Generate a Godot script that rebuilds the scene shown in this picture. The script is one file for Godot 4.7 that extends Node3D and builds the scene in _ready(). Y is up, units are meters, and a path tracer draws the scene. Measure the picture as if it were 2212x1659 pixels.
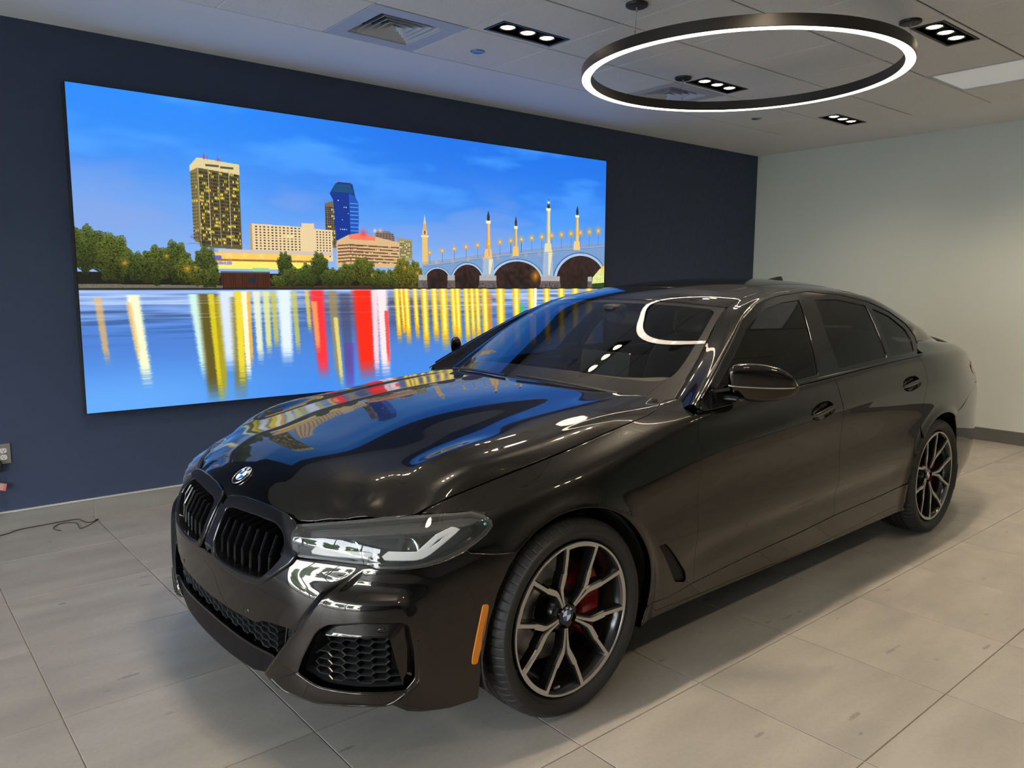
extends Node3D
# A showroom: a dark sedan on grey floor tiles before a navy wall with a large backlit city picture.
# World: y up, metres; navy wall at z = 0, white wall at x = 5.787, floor at y = 0, ceiling at y = 2.876.

const CEIL := 2.876
const XW := 5.787          # white wall
const XL := -7.0           # glazed wall
const ZF := 12.5           # wall behind the camera

var M := {}
var rng := RandomNumberGenerator.new()


# ---------------------------------------------------------------- mesh building
class MB:
	var v := PackedVector3Array()
	var n := PackedVector3Array()
	var uv := PackedVector2Array()

	func tri(a: Vector3, b: Vector3, c: Vector3, na: Vector3, nb: Vector3, nc: Vector3) -> void:
		var g := (c - a).cross(b - a)
		if g.length_squared() < 1e-18:
			return
		v.push_back(a)
		n.push_back(na)
		if g.dot(na + nb + nc) < 0.0:
			v.push_back(c); v.push_back(b)
			n.push_back(nc); n.push_back(nb)
		else:
			v.push_back(b); v.push_back(c)
			n.push_back(nb); n.push_back(nc)

	func quad(a: Vector3, b: Vector3, c: Vector3, d: Vector3, na: Vector3, nb: Vector3, nc: Vector3, nd: Vector3) -> void:
		tri(a, b, c, na, nb, nc)
		tri(a, c, d, na, nc, nd)

	func flat(a: Vector3, b: Vector3, c: Vector3, d: Vector3, out: Vector3) -> void:
		var g := (c - a).cross(d - b).normalized()
		if g.dot(out) < 0.0:
			g = -g
		quad(a, b, c, d, g, g, g, g)

	func flat3(a: Vector3, b: Vector3, c: Vector3, out: Vector3) -> void:
		var g := (b - a).cross(c - a).normalized()
		if g.dot(out) < 0.0:
			g = -g
		tri(a, b, c, g, g, g)

	# box with chamfered edges; t places it
	func box(size: Vector3, t := Transform3D(), ch := 0.0) -> void:
		var h := size * 0.5
		var c := minf(ch, minf(h.x, minf(h.y, h.z)) * 0.9)
		var ax := [Vector3.RIGHT, Vector3.UP, Vector3.BACK]
		for i in 3:
			var j := (i + 1) % 3
			var k := (i + 2) % 3
			for s in [-1.0, 1.0]:
				var o: Vector3 = ax[i] * h[i] * s
				var a: Vector3 = ax[j] * (h[j] - c)
				var b: Vector3 = ax[k] * (h[k] - c)
				var out: Vector3 = t.basis * (ax[i] * s)
				flat(t * (o - a - b), t * (o + a - b), t * (o + a + b), t * (o - a + b), out)
		if c <= 0.0:
			return
		for i in 3:
			var j := (i + 1) % 3
			var k := (i + 2) % 3
			for s in [-1.0, 1.0]:
				for r in [-1.0, 1.0]:
					var e: Vector3 = ax[k] * (h[k] - c)
					var p: Vector3 = ax[i] * h[i] * s + ax[j] * (h[j] - c) * r
					var q: Vector3 = ax[i] * (h[i] - c) * s + ax[j] * h[j] * r
					flat(t * (p - e), t * (p + e), t * (q + e), t * (q - e), t.basis * (ax[i] * s + ax[j] * r))
		for sx in [-1.0, 1.0]:
			for sy in [-1.0, 1.0]:
				for sz in [-1.0, 1.0]:
					flat3(t * Vector3(h.x * sx, (h.y - c) * sy, (h.z - c) * sz), t * Vector3((h.x - c) * sx, h.y * sy, (h.z - c) * sz), t * Vector3((h.x - c) * sx, (h.y - c) * sy, h.z * sz), t.basis * Vector3(sx, sy, sz))

	# surface of revolution about +y of t: profile of (radius, height); smooth where sharp is false
	func lathe(prof: PackedVector2Array, seg: int, t := Transform3D(), smooth := true, a0 := 0.0, a1 := TAU) -> void:
		var m := prof.size()
		var pn := PackedVector2Array()
		for i in m:
			var d := prof[mini(i + 1, m - 1)] - prof[maxi(i - 1, 0)]
			pn.push_back(Vector2(d.y, -d.x).normalized())
		for k in seg:
			var u := lerpf(a0, a1, float(k) / seg)
			var w := lerpf(a0, a1, float(k + 1) / seg)
			var cu := Vector3(cos(u), 0, sin(u))
			var cw := Vector3(cos(w), 0, sin(w))
			for i in m - 1:
				var p := prof[i]
				var q := prof[i + 1]
				var np := pn[i]
				var nq := pn[i + 1]
				if not smooth:
					var d := q - p
					np = Vector2(d.y, -d.x).normalized()
					nq = np
				quad(t * (cu * p.x + Vector3.UP * p.y), t * (cw * p.x + Vector3.UP * p.y), t * (cw * q.x + Vector3.UP * q.y), t * (cu * q.x + Vector3.UP * q.y),
					(t.basis * (cu * np.x + Vector3.UP * np.y)).normalized(), (t.basis * (cw * np.x + Vector3.UP * np.y)).normalized(), (t.basis * (cw * nq.x + Vector3.UP * nq.y)).normalized(), (t.basis * (cu * nq.x + Vector3.UP * nq.y)).normalized())

	func tube(path: PackedVector3Array, r: float, seg := 8, closed := false, caps := true, r2 := -1.0) -> void:
		var m := path.size()
		var up := Vector3.UP
		var rings := []
		for i in m:
			var a := path[(i - 1 + m) % m] if closed or i > 0 else path[i]
			var b := path[(i + 1) % m] if closed or i < m - 1 else path[i]
			var d := (b - a).normalized()
			if absf(d.dot(up)) > 0.95:
				up = Vector3.RIGHT if absf(d.x) < 0.9 else Vector3.BACK
			var s := d.cross(up).normalized()
			var w := s.cross(d).normalized()
			up = w
			var rr := r if r2 < 0.0 else lerpf(r, r2, float(i) / (m - 1))
			var ring := []
			for k in seg:
				var an := TAU * k / seg
				var o := s * cos(an) + w * sin(an)
				ring.push_back([path[i] + o * rr, o])
			rings.push_back(ring)
		for i in (m if closed else m - 1):
			var p: Array = rings[i]
			var q: Array = rings[(i + 1) % m]
			for k in seg:
				var l := (k + 1) % seg
				quad(p[k][0], p[l][0], q[l][0], q[k][0], p[k][1], p[l][1], q[l][1], q[k][1])
		if caps and not closed:
			for e in [0, m - 1]:
				var ring: Array = rings[e]
				var d := (path[e] - path[1 if e == 0 else m - 2]).normalized()
				for k in seg:
					tri(path[e], ring[k][0], ring[(k + 1) % seg][0], d, d, d)

	# polygon (x, y) extruded from z0 to z1 along t's z, chamfer on the z1 rim
	func prism(poly: PackedVector2Array, z0: float, z1: float, t := Transform3D(), ch := 0.0) -> void:
		var pts := poly
		if Geometry2D.is_polygon_clockwise(pts):
			pts = poly.duplicate()
			pts.reverse()
		var top := pts
		if ch > 0.0:
			var off := Geometry2D.offset_polygon(pts, -ch, Geometry2D.JOIN_MITER)
			if off.size() == 1 and off[0].size() == pts.size():
				# match start
				var best := 0
				for i in off[0].size():
					if off[0][i].distance_squared_to(pts[0]) < off[0][best].distance_squared_to(pts[0]):
						best = i
				top = PackedVector2Array()
				var o0: PackedVector2Array = off[0]
				if Geometry2D.is_polygon_clockwise(o0):
					o0.reverse()
					best = o0.size() - 1 - best
				for i in o0.size():
					top.push_back(o0[(best + i) % o0.size()])
			else:
				ch = 0.0
		var nz := (t.basis * Vector3(0, 0, signf(z1 - z0))).normalized()
		var zc := z1 - ch * signf(z1 - z0)
		var idx := Geometry2D.triangulate_polygon(top)
		for i in range(0, idx.size(), 3):
			tri(t * Vector3(top[idx[i]].x, top[idx[i]].y, z1), t * Vector3(top[idx[i + 1]].x, top[idx[i + 1]].y, z1), t * Vector3(top[idx[i + 2]].x, top[idx[i + 2]].y, z1), nz, nz, nz)
		idx = Geometry2D.triangulate_polygon(pts)
		for i in range(0, idx.size(), 3):
			tri(t * Vector3(pts[idx[i]].x, pts[idx[i]].y, z0), t * Vector3(pts[idx[i + 1]].x, pts[idx[i + 1]].y, z0), t * Vector3(pts[idx[i + 2]].x, pts[idx[i + 2]].y, z0), -nz, -nz, -nz)
		for i in pts.size():
			var a := pts[i]
			var b := pts[(i + 1) % pts.size()]
			var e := b - a
			var o := t.basis * Vector3(e.y, -e.x, 0)
			flat(t * Vector3(a.x, a.y, z0), t * Vector3(b.x, b.y, z0), t * Vector3(b.x, b.y, zc), t * Vector3(a.x, a.y, zc), o)
			if ch > 0.0:
				var c := top[i]
				var d := top[(i + 1) % pts.size()]
				flat(t * Vector3(a.x, a.y, zc), t * Vector3(b.x, b.y, zc), t * Vector3(d.x, d.y, z1), t * Vector3(c.x, c.y, z1), o.normalized() + nz)

	# ball stretched to radii r, shape exponent e (2 round, more is boxier)
	func blob(c: Vector3, r: Vector3, nu := 24, nv := 14, e := 2.0, t := Transform3D()) -> void:
		var grid := []
		for j in nv + 1:
			var row := []
			var ph := PI * (float(j) / nv - 0.5)
			for i in nu + 1:
				var th := TAU * i / nu
				var d := Vector3(cos(ph) * cos(th), sin(ph), cos(ph) * sin(th))
				var s := pow(pow(absf(d.x), e) + pow(absf(d.y), e) + pow(absf(d.z), e), -1.0 / e)
				var q := d * s
				var g := Vector3(signf(q.x) * pow(absf(q.x), e - 1.0) / r.x, signf(q.y) * pow(absf(q.y), e - 1.0) / r.y, signf(q.z) * pow(absf(q.z), e - 1.0) / r.z)
				row.push_back([t * (c + q * r), (t.basis * g).normalized()])
			grid.push_back(row)
		for j in nv:
			for i in nu:
				var a: Array = grid[j][i]
				var b: Array = grid[j][i + 1]
				var cc: Array = grid[j + 1][i + 1]
				var d: Array = grid[j + 1][i]
				quad(a[0], b[0], cc[0], d[0], a[1], b[1], cc[1], d[1])

	func add(o: MB, t := Transform3D()) -> void:
		for i in o.v.size():
			v.push_back(t * o.v[i])
			n.push_back((t.basis * o.n[i]).normalized())

	func mesh() -> ArrayMesh:
		var a := []
		a.resize(Mesh.ARRAY_MAX)
		a[Mesh.ARRAY_VERTEX] = v
		a[Mesh.ARRAY_NORMAL] = n
		if uv.size() == v.size() and uv.size() > 0:
			a[Mesh.ARRAY_TEX_UV] = uv
		var m := ArrayMesh.new()
		m.add_surface_from_arrays(Mesh.PRIMITIVE_TRIANGLES, a)
		return m


# a surface patch read from a table of points, with smooth (cubic) lookup
class Surf:
	var tab := PackedVector3Array()
	var nu := 0
	var nt := 0
	var a0 := 0.0
	var da := 1.0
	var b0 := 0.0
	var db := 1.0
	var sg := 1.0

	static func w4(f: float) -> Array:
		var f2 := f * f
		var f3 := f2 * f
		return [-0.5 * f + f2 - 0.5 * f3, 1.0 - 2.5 * f2 + 1.5 * f3, 0.5 * f + 2.0 * f2 - 1.5 * f3, -0.5 * f2 + 0.5 * f3]

	func p(a: float, b: float) -> Vector3:
		var x := clampf((a - a0) / da, 0.0, nu - 1.0001)
		var y := clampf((b - b0) / db, 0.0, nt - 1.0001)
		var i := int(x)
		var j := int(y)
		var wx := w4(x - i)
		var wy := w4(y - j)
		var r := Vector3.ZERO
		for k in 4:
			var ii := i - 1 + k
			var row := clampi(ii, 0, nu - 1) * nt
			var s := Vector3.ZERO
			if j > 0 and j < nt - 2:
				var q := row + j - 1
				s = tab[q] * wy[0] + tab[q + 1] * wy[1] + tab[q + 2] * wy[2] + tab[q + 3] * wy[3]
			else:
				for l in 4:
					var jj := j - 1 + l
					var pt := tab[row + clampi(jj, 0, nt - 1)]
					if jj < 0:
						pt = tab[row] * 2.0 - tab[row + 1]
					elif jj >= nt:
						pt = tab[row + nt - 1] * 2.0 - tab[row + nt - 2]
					s += pt * wy[l]
			r += s * wx[k]
		return r

	func nrm(a: float, b: float, e := 0.006) -> Vector3:
		var pa := p(a + e, b) - p(a - e, b)
		var pb := p(a, b + e) - p(a, b - e)
		return pa.cross(pb).normalized() * sg


# natural cubic spline through (x, y...) rows: xs sorted
class NS:
	var x := PackedFloat64Array()
	var y := []
	var m := []

	func _init(xs: Array, ys: Array) -> void:
		x = PackedFloat64Array(xs)
		y = ys
		var k := xs.size()
		var c := PackedFloat64Array()
		var d := []
		c.resize(k)
		d.resize(k)
		var zero: Variant = ys[0] * 0.0
		c[0] = 0.0
		d[0] = zero
		for i in range(1, k - 1):
			var h0: float = x[i] - x[i - 1]
			var h1: float = x[i + 1] - x[i]
			var r: Variant = ((y[i + 1] - y[i]) / h1 - (y[i] - y[i - 1]) / h0) * 6.0
			var den: float = 2.0 * (h0 + h1) - h0 * c[i - 1]
			c[i] = h1 / den
			d[i] = (r - d[i - 1] * h0) / den
		m.resize(k)
		m[k - 1] = zero
		for i in range(k - 2, 0, -1):
			m[i] = d[i] - m[i + 1] * c[i]
		m[0] = zero

	func at(t: float) -> Variant:
		var k := x.size()
		t = clampf(t, x[0], x[k - 1])
		var i := clampi(x.bsearch(t) - 1, 0, k - 2)
		var h: float = x[i + 1] - x[i]
		var d := t - x[i]
		var e := x[i + 1] - t
		return m[i] * (e * e * e / (6.0 * h)) + m[i + 1] * (d * d * d / (6.0 * h)) + (y[i] / h - m[i] * (h / 6.0)) * e + (y[i + 1] / h - m[i + 1] * (h / 6.0)) * d


func pv(a: Array) -> PackedVector2Array:
	var o := PackedVector2Array()
	for i in range(0, a.size(), 2):
		o.push_back(Vector2(a[i], a[i + 1]))
	return o


func resample(poly: PackedVector2Array, step: float) -> PackedVector2Array:
	var o := PackedVector2Array()
	var k := poly.size()
	for i in k:
		var a := poly[i]
		var b := poly[(i + 1) % k]
		var c := maxi(1, int(ceil(a.distance_to(b) / step)))
		for j in c:
			o.push_back(a.lerp(b, float(j) / c))
	return o


# round the corners of a polygon by cutting them with short arcs
func rounded(poly: PackedVector2Array, r: float, seg := 4) -> PackedVector2Array:
	var o := PackedVector2Array()
	var k := poly.size()
	for i in k:
		var p := poly[i]
		var a := poly[(i - 1 + k) % k]
		var b := poly[(i + 1) % k]
		var ra := minf(r, p.distance_to(a) * 0.45)
		var rb := minf(r, p.distance_to(b) * 0.45)
		var s := p + (a - p).normalized() * ra
		var e := p + (b - p).normalized() * rb
		for j in seg + 1:
			var t := float(j) / seg
			o.push_back(s * (1 - t) * (1 - t) + p * 2 * t * (1 - t) + e * t * t)
	return o


# cut a region out of a surface: a grid inside, clipped cells along the edge, a rolled edge and a flange
func panel(S: Surf, outline: PackedVector2Array, step: float, bev := 0.0025, depth := 0.014, off := 0.0, holes := [], gap := 0.0) -> MB:
	var mb := MB.new()
	var poly := outline.duplicate()
	if Geometry2D.is_polygon_clockwise(poly):
		poly.reverse()
	if gap > 0.0:
		var of := Geometry2D.offset_polygon(poly, -gap, Geometry2D.JOIN_MITER)
		if of.size() > 0:
			poly = of[0]
			for q in of:
				if absf(area2(q)) > absf(area2(poly)):
					poly = q
			if Geometry2D.is_polygon_clockwise(poly):
				poly.reverse()
	poly = resample(poly, step * 1.2)
	var hs := []
	for h in holes:
		var hp: PackedVector2Array = h.duplicate()
		if Geometry2D.is_polygon_clockwise(hp):
			hp.reverse()
		hs.push_back(resample(hp, step * 1.2))
	var lo := poly[0]
	var hi := poly[0]
	for q in poly:
		lo = lo.min(q)
		hi = hi.max(q)
	var n0 := Vector2i((lo / step).floor()) - Vector2i.ONE
	var n1 := Vector2i((hi / step).ceil()) + Vector2i.ONE
	var w := n1.x - n0.x + 1
	var hgt := n1.y - n0.y + 1
	var state := PackedByteArray()   # 0 unknown, 1 edge
	state.resize(w * hgt)
	for ring in [poly] + hs:
		var k: int = ring.size()
		for i in k:
			var a: Vector2 = ring[i]
			var b: Vector2 = ring[(i + 1) % k]
			var c := maxi(1, int(ceil(a.distance_to(b) / (step * 0.08))))
			for j in c + 1:
				var q := (a.lerp(b, float(j) / c) / step).floor()
				state[(int(q.y) - n0.y) * w + int(q.x) - n0.x] = 1
	var cache := {}
	var get_v := func(q: Vector2) -> Array:
		var key := Vector2i((q * 1e5).round())
		if cache.has(key):
			return cache[key]
		var nn := S.nrm(q.x, q.y)
		var r := [S.p(q.x, q.y) + nn * off, nn]
		cache[key] = r
		return r
	for j in hgt:
		for i in w:
			var c := Vector2(n0.x + i, n0.y + j) * step
			var q := [c, c + Vector2(step, 0), c + Vector2(step, step), c + Vector2(0, step)]
			if state[j * w + i] == 0:
				var mid := c + Vector2(step, step) * 0.5
				if not Geometry2D.is_point_in_polygon(mid, poly):
					continue
				var inh := false
				for h in hs:
					if Geometry2D.is_point_in_polygon(mid, h):
						inh = true
				if inh:
					continue
				var e := []
				for z in q:
					e.push_back(get_v.call(z))
				mb.quad(e[0][0], e[1][0], e[2][0], e[3][0], e[0][1], e[1][1], e[2][1], e[3][1])
			else:
				var parts := Geometry2D.intersect_polygons(PackedVector2Array(q), poly)
				for h in hs:
					var next := []
					for pt in parts:
						next.append_array(Geometry2D.clip_polygons(pt, h))
					parts.assign(next)
				for pt in parts:
					if Geometry2D.is_polygon_clockwise(pt):
						continue
					var idx := Geometry2D.triangulate_polygon(pt)
					for t in range(0, idx.size(), 3):
						var A: Array = get_v.call(pt[idx[t]])
						var B: Array = get_v.call(pt[idx[t + 1]])
						var C: Array = get_v.call(pt[idx[t + 2]])
						mb.tri(A[0], B[0], C[0], A[1], B[1], C[1])
	if depth > 0.0:
		var first := true
		for ring in [poly] + hs:
			edge_strip(mb, S, ring, bev, depth, off, first)
			first = false
	return mb


func area2(p: PackedVector2Array) -> float:
	var s := 0.0
	for i in p.size():
		s += p[i].cross(p[(i + 1) % p.size()])
	return s * 0.5


func edge_strip(mb: MB, S: Surf, ring: PackedVector2Array, bev: float, depth: float, off: float, outer: bool) -> void:
	var k := ring.size()
	var P := []
	var N := []
	for q in ring:
		var nn := S.nrm(q.x, q.y)
		N.push_back(nn)
		P.push_back(S.p(q.x, q.y) + nn * off)
	var R := []
	for i in k:
		var t: Vector3 = (P[(i + 1) % k] - P[(i - 1 + k) % k]).normalized()
		var o: Vector3 = t.cross(N[i]).normalized()
		# which side of the ring is outside
		var q: Vector2 = ring[i]
		var e: Vector2 = (ring[(i + 1) % k] - ring[(i - 1 + k) % k]).normalized()
		var od := Vector2(e.y, -e.x)   # outside of a counter-clockwise ring
		if not outer:
			od = -od
		var probe := S.p(q.x + od.x * 0.004, q.y + od.y * 0.004) - S.p(q.x, q.y)
		if o.dot(probe) < 0.0:
			o = -o
		R.push_back([P[i], P[i] + o * bev * 0.7 - N[i] * bev * 0.3, P[i] + o * bev - N[i] * bev, P[i] + o * bev - N[i] * depth, N[i], (N[i] + o * 0.9).normalized(), (N[i] * 0.25 + o).normalized(), o])
	for i in k:
		var a: Array = R[i]
		var b: Array = R[(i + 1) % k]
		mb.quad(a[0], b[0], b[1], a[1], a[4], b[4], b[5], a[5])
		mb.quad(a[1], b[1], b[2], a[2], a[5], b[5], b[6], a[6])
		mb.quad(a[2], b[2], b[3], a[3], a[7], b[7], b[7], a[7])


func mirrored(mb: MB) -> MB:
	var o := MB.new()
	o.v = mb.v.duplicate()
	o.n = mb.n.duplicate()
	o.uv = mb.uv.duplicate()
	var f := Vector3(1, 1, -1)
	for i in range(0, mb.v.size(), 3):
		o.v[i] = mb.v[i] * f
		o.n[i] = mb.n[i] * f
		o.v[i + 1] = mb.v[i + 2] * f
		o.n[i + 1] = mb.n[i + 2] * f
		o.v[i + 2] = mb.v[i + 1] * f
		o.n[i + 2] = mb.n[i + 1] * f
	return o


# ---------------------------------------------------------------- nodes
var used := {}


func numbered(called: String) -> String:
	var c: int = used.get(called, 0)
	used[called] = c + 1
	return called if c == 0 else "%s_%03d" % [called, c]


func obj(called: String, mesh: Variant, mat: Material, parent: Node = null) -> MeshInstance3D:
	var o := MeshInstance3D.new()
	o.mesh = mesh.mesh() if mesh is MB else mesh
	o.material_override = mat
	if parent == null:
		o.name = numbered(called)
		add_child(o, true)
	else:
		o.name = called
		parent.add_child(o, true)
	return o


func node(called: String, parent: Node, at := Vector3.ZERO) -> Node3D:
	var o := Node3D.new()
	o.position = at
	if parent == null:
		o.name = numbered(called)
		add_child(o, true)
	else:
		o.name = called
		parent.add_child(o, true)
	return o


func tag(o: Node, label: String, category: String, group := "") -> Node:
	o.set_meta("label", label)
	o.set_meta("category", category)
	if group:
		o.set_meta("group", group)
	return o


func structure(o: Node) -> Node:
	o.set_meta("kind", "structure")
	return o


func T(p: Vector3, b := Basis()) -> Transform3D:
	return Transform3D(b, p)


func mat(col: Color, rough := 0.5, metal := 0.0, coat := 0.0, coat_rough := 0.03) -> StandardMaterial3D:
	var m := StandardMaterial3D.new()
	m.albedo_color = col
	m.roughness = rough
	m.metallic = metal
	if coat > 0.0:
		m.clearcoat_enabled = true
		m.clearcoat = coat
		m.clearcoat_roughness = coat_rough
	return m


func lin(r: float, g: float, b: float) -> Color:
	return Color(r, g, b).linear_to_srgb()


func noise_tex(size: int, freq: float, ramp: Array, seed_: int, octaves := 4, stretch := false) -> NoiseTexture2D:
	var t := NoiseTexture2D.new()
	t.width = size
	t.height = size
	t.seamless = true
	t.normalize = true
	var nz := FastNoiseLite.new()
	nz.noise_type = FastNoiseLite.TYPE_SIMPLEX_SMOOTH
	nz.seed = seed_
	nz.frequency = freq
	nz.fractal_octaves = octaves
	t.noise = nz
	var g := Gradient.new()
	g.offsets = PackedFloat32Array()
	var offs := PackedFloat32Array()
	var cols := PackedColorArray()
	for i in ramp.size():
		offs.push_back(ramp[i][0])
		cols.push_back(ramp[i][1])
	g.offsets = offs
	g.colors = cols
	t.color_ramp = g
	return t


# ---------------------------------------------------------------- the scene
func _ready() -> void:
	rng.seed = 7
	# camera
	var cam := Camera3D.new()
	cam.name = "camera"
	cam.keep_aspect = Camera3D.KEEP_HEIGHT
	cam.fov = rad_to_deg(2.0 * atan(829.5 / 1674.37))
	cam.near = 0.05
	cam.far = 300.0
	cam.transform = Transform3D(Basis(Vector3.UP, -0.690944) * Basis(Vector3.RIGHT, -0.130145) * Basis(Vector3.BACK, 0.004609), Vector3(-2.1518, 1.44068, 5.22403))
	add_child(cam)
	cam.current = true
	# overcast daylight outside the glazed wall
	var env := Environment.new()
	env.background_mode = Environment.BG_SKY
	var sky := Sky.new()
	var sm := ProceduralSkyMaterial.new()
	sm.sky_top_color = Color(0.70, 0.74, 0.79)
	sm.sky_horizon_color = Color(0.90, 0.90, 0.90)
	sm.sky_curve = 0.2
	sm.ground_bottom_color = Color(0.25, 0.25, 0.25)
	sm.ground_horizon_color = Color(0.5, 0.5, 0.5)
	sm.sky_energy_multiplier = 1.0
	sky.sky_material = sm
	env.sky = sky
	env.background_energy_multiplier = SKY_E
	env.tonemap_mode = Environment.TONE_MAPPER_LINEAR
	env.tonemap_exposure = EXPOSURE
	env.sdfgi_enabled = true
	env.ssao_enabled = true
	env.ssil_enabled = true
	var we := WorldEnvironment.new()
	we.name = "world_environment"
	we.environment = env
	add_child(we)
	materials()
	build_room()
	build_ceiling_things()
	build_lightbox()
	build_small_things()
	build_outside()
	build_car()


const SKY_E := 25.0
const EXPOSURE := 1.42
const SPOT_E := 0.66
const RING_GLOW := 7.0
const LIGHTBOX_GLOW := 0.78


func materials() -> void:
	M.navy = mat(lin(0.034, 0.052, 0.100), 0.55)
	M.navy.roughness_texture = noise_tex(256, 0.05, [[0.0, Color(0.5, 0.5, 0.5)], [1.0, Color(0.7, 0.7, 0.7)]], 3)
	M.navy.roughness = 1.0
	M.navy.uv1_triplanar = true
	M.navy.uv1_world_triplanar = true
	M.white_wall = mat(lin(0.66, 0.69, 0.62), 0.6)
	M.grey_wall = mat(lin(0.42, 0.41, 0.38), 0.6)
	M.drywall = mat(lin(0.80, 0.80, 0.78), 0.7)
	M.ceiling_tile = mat(lin(0.82, 0.82, 0.78), 0.85)
	M.ceiling_tile.albedo_texture = noise_tex(512, 0.11, [[0.0, Color(0.93, 0.93, 0.93)], [0.5, Color(1, 1, 1)], [1.0, Color(0.95, 0.95, 0.94)]], 11, 5)
	M.ceiling_tile.uv1_triplanar = true
	M.ceiling_tile.uv1_world_triplanar = true
	M.ceiling_tile.uv1_scale = Vector3(0.7, 0.7, 0.7)
	M.grid = mat(lin(0.07, 0.07, 0.07), 0.6)
	M.tiles = []
	for i in 6:
		var k := 1.0 + (i - 2.5) * 0.012
		var m := mat(lin(0.33 * k, 0.308 * k, 0.280 * k), 0.42)
		m.albedo_texture = floor_texture(i)
		m.roughness_texture = noise_tex(256, 0.03, [[0.0, Color(0.33, 0.33, 0.33)], [1.0, Color(0.52, 0.52, 0.52)]], 40 + i)
		m.roughness = 1.0
		m.uv1_triplanar = true
		m.uv1_world_triplanar = true
		m.uv1_scale = Vector3(0.55, 0.55, 0.55)
		m.uv1_offset = Vector3(0.17 * i, 0.0, 0.31 * i)
		M.tiles.push_back(m)
	M.grout = mat(lin(0.42, 0.38, 0.33), 0.9)
	M.base_tile = mat(lin(0.27, 0.26, 0.24), 0.5)
	M.base_tile.albedo_texture = floor_texture(3)
	M.base_tile.uv1_triplanar = true
	M.base_tile.uv1_world_triplanar = true
	M.base_dark = mat(lin(0.12, 0.115, 0.10), 0.5)
	M.alu = mat(lin(0.75, 0.75, 0.73), 0.35, 0.6)
	M.black_satin = mat(lin(0.012, 0.012, 0.013), 0.45)
	M.black_gloss = mat(lin(0.006, 0.006, 0.007), 0.08)
	M.black_matte = mat(lin(0.010, 0.010, 0.010), 0.8)
	M.bronze = mat(lin(0.035, 0.030, 0.027), 0.4, 0.3)
	M.white_metal = mat(lin(0.55, 0.56, 0.57), 0.4)
	M.chrome = mat(lin(0.75, 0.75, 0.76), 0.1, 1.0)
	M.steel = mat(lin(0.42, 0.41, 0.39), 0.38, 0.8)
	M.white_plastic = mat(lin(0.62, 0.60, 0.56), 0.4)
	M.lens_panel = glow(Color(0.95, 0.97, 0.94), 0.13)
	M.sprinkler = mat(lin(0.35, 0.38, 0.45), 0.2, 0.7)
	M.ring_glow = glow(Color(1.0, 0.93, 0.83), RING_GLOW)
	M.bulb = glow(Color(1.0, 0.90, 0.74), 14.0)


func glow(c: Color, e: float) -> StandardMaterial3D:
	var m := mat(Color(0.9, 0.9, 0.9), 0.4)
	m.emission_enabled = true
	m.emission = c
	m.emission_energy_multiplier = e
	return m


# warm grey porcelain: faint drifting streaks, darker scuffs and a few specks
func floor_texture(i: int) -> ImageTexture:
	var s := 512
	var im := Image.create(s, s, false, Image.FORMAT_RGB8)
	var a := FastNoiseLite.new()
	a.seed = 100 + i
	a.frequency = 0.006
	a.fractal_octaves = 4
	var b := FastNoiseLite.new()
	b.seed = 200 + i
	b.frequency = 0.16
	b.fractal_octaves = 2
	for y in s:
		var fy := absf(y * 2.0 / s - 1.0)
		for x in s:
			# blend with the shifted copy so that the edges meet
			var wx := smoothstep(0.86, 1.0, absf(x * 2.0 / s - 1.0))
			var wy := smoothstep(0.86, 1.0, fy)
			var g := a.get_noise_2d(x * 0.55, y * 2.2) * (1.0 - maxf(wx, wy))
			var k := 0.955 + g * 0.10 + b.get_noise_2d(x, y) * 0.025
			im.set_pixel(x, y, Color(k, k * 0.998, k * 0.992))
	var r := RandomNumberGenerator.new()
	r.seed = 900 + i
	for d in 26:
		var c := Vector2(r.randf_range(30, s - 30), r.randf_range(30, s - 30))
		var rx := r.randf_range(2, 11)
		var ry := r.randf_range(1.0, 2.6)
		var dk := r.randf_range(0.80, 0.93)
		if d > 20:
			dk = 1.12
			rx = 1.4
			ry = 1.2
		for y in range(int(c.y - ry), int(c.y + ry) + 1):
			for x in range(int(c.x - rx), int(c.x + rx) + 1):
				if Vector2((x - c.x) / rx, (y - c.y) / ry).length() + b.get_noise_2d(x * 2.0, y * 2.0) * 0.5 < 1.0:
					var q := im.get_pixel(x, y)
					im.set_pixel(x, y, Color(minf(q.r * dk, 1.0), minf(q.g * dk, 1.0), minf(q.b * dk, 1.0)))
	return ImageTexture.create_from_image(im)


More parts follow.
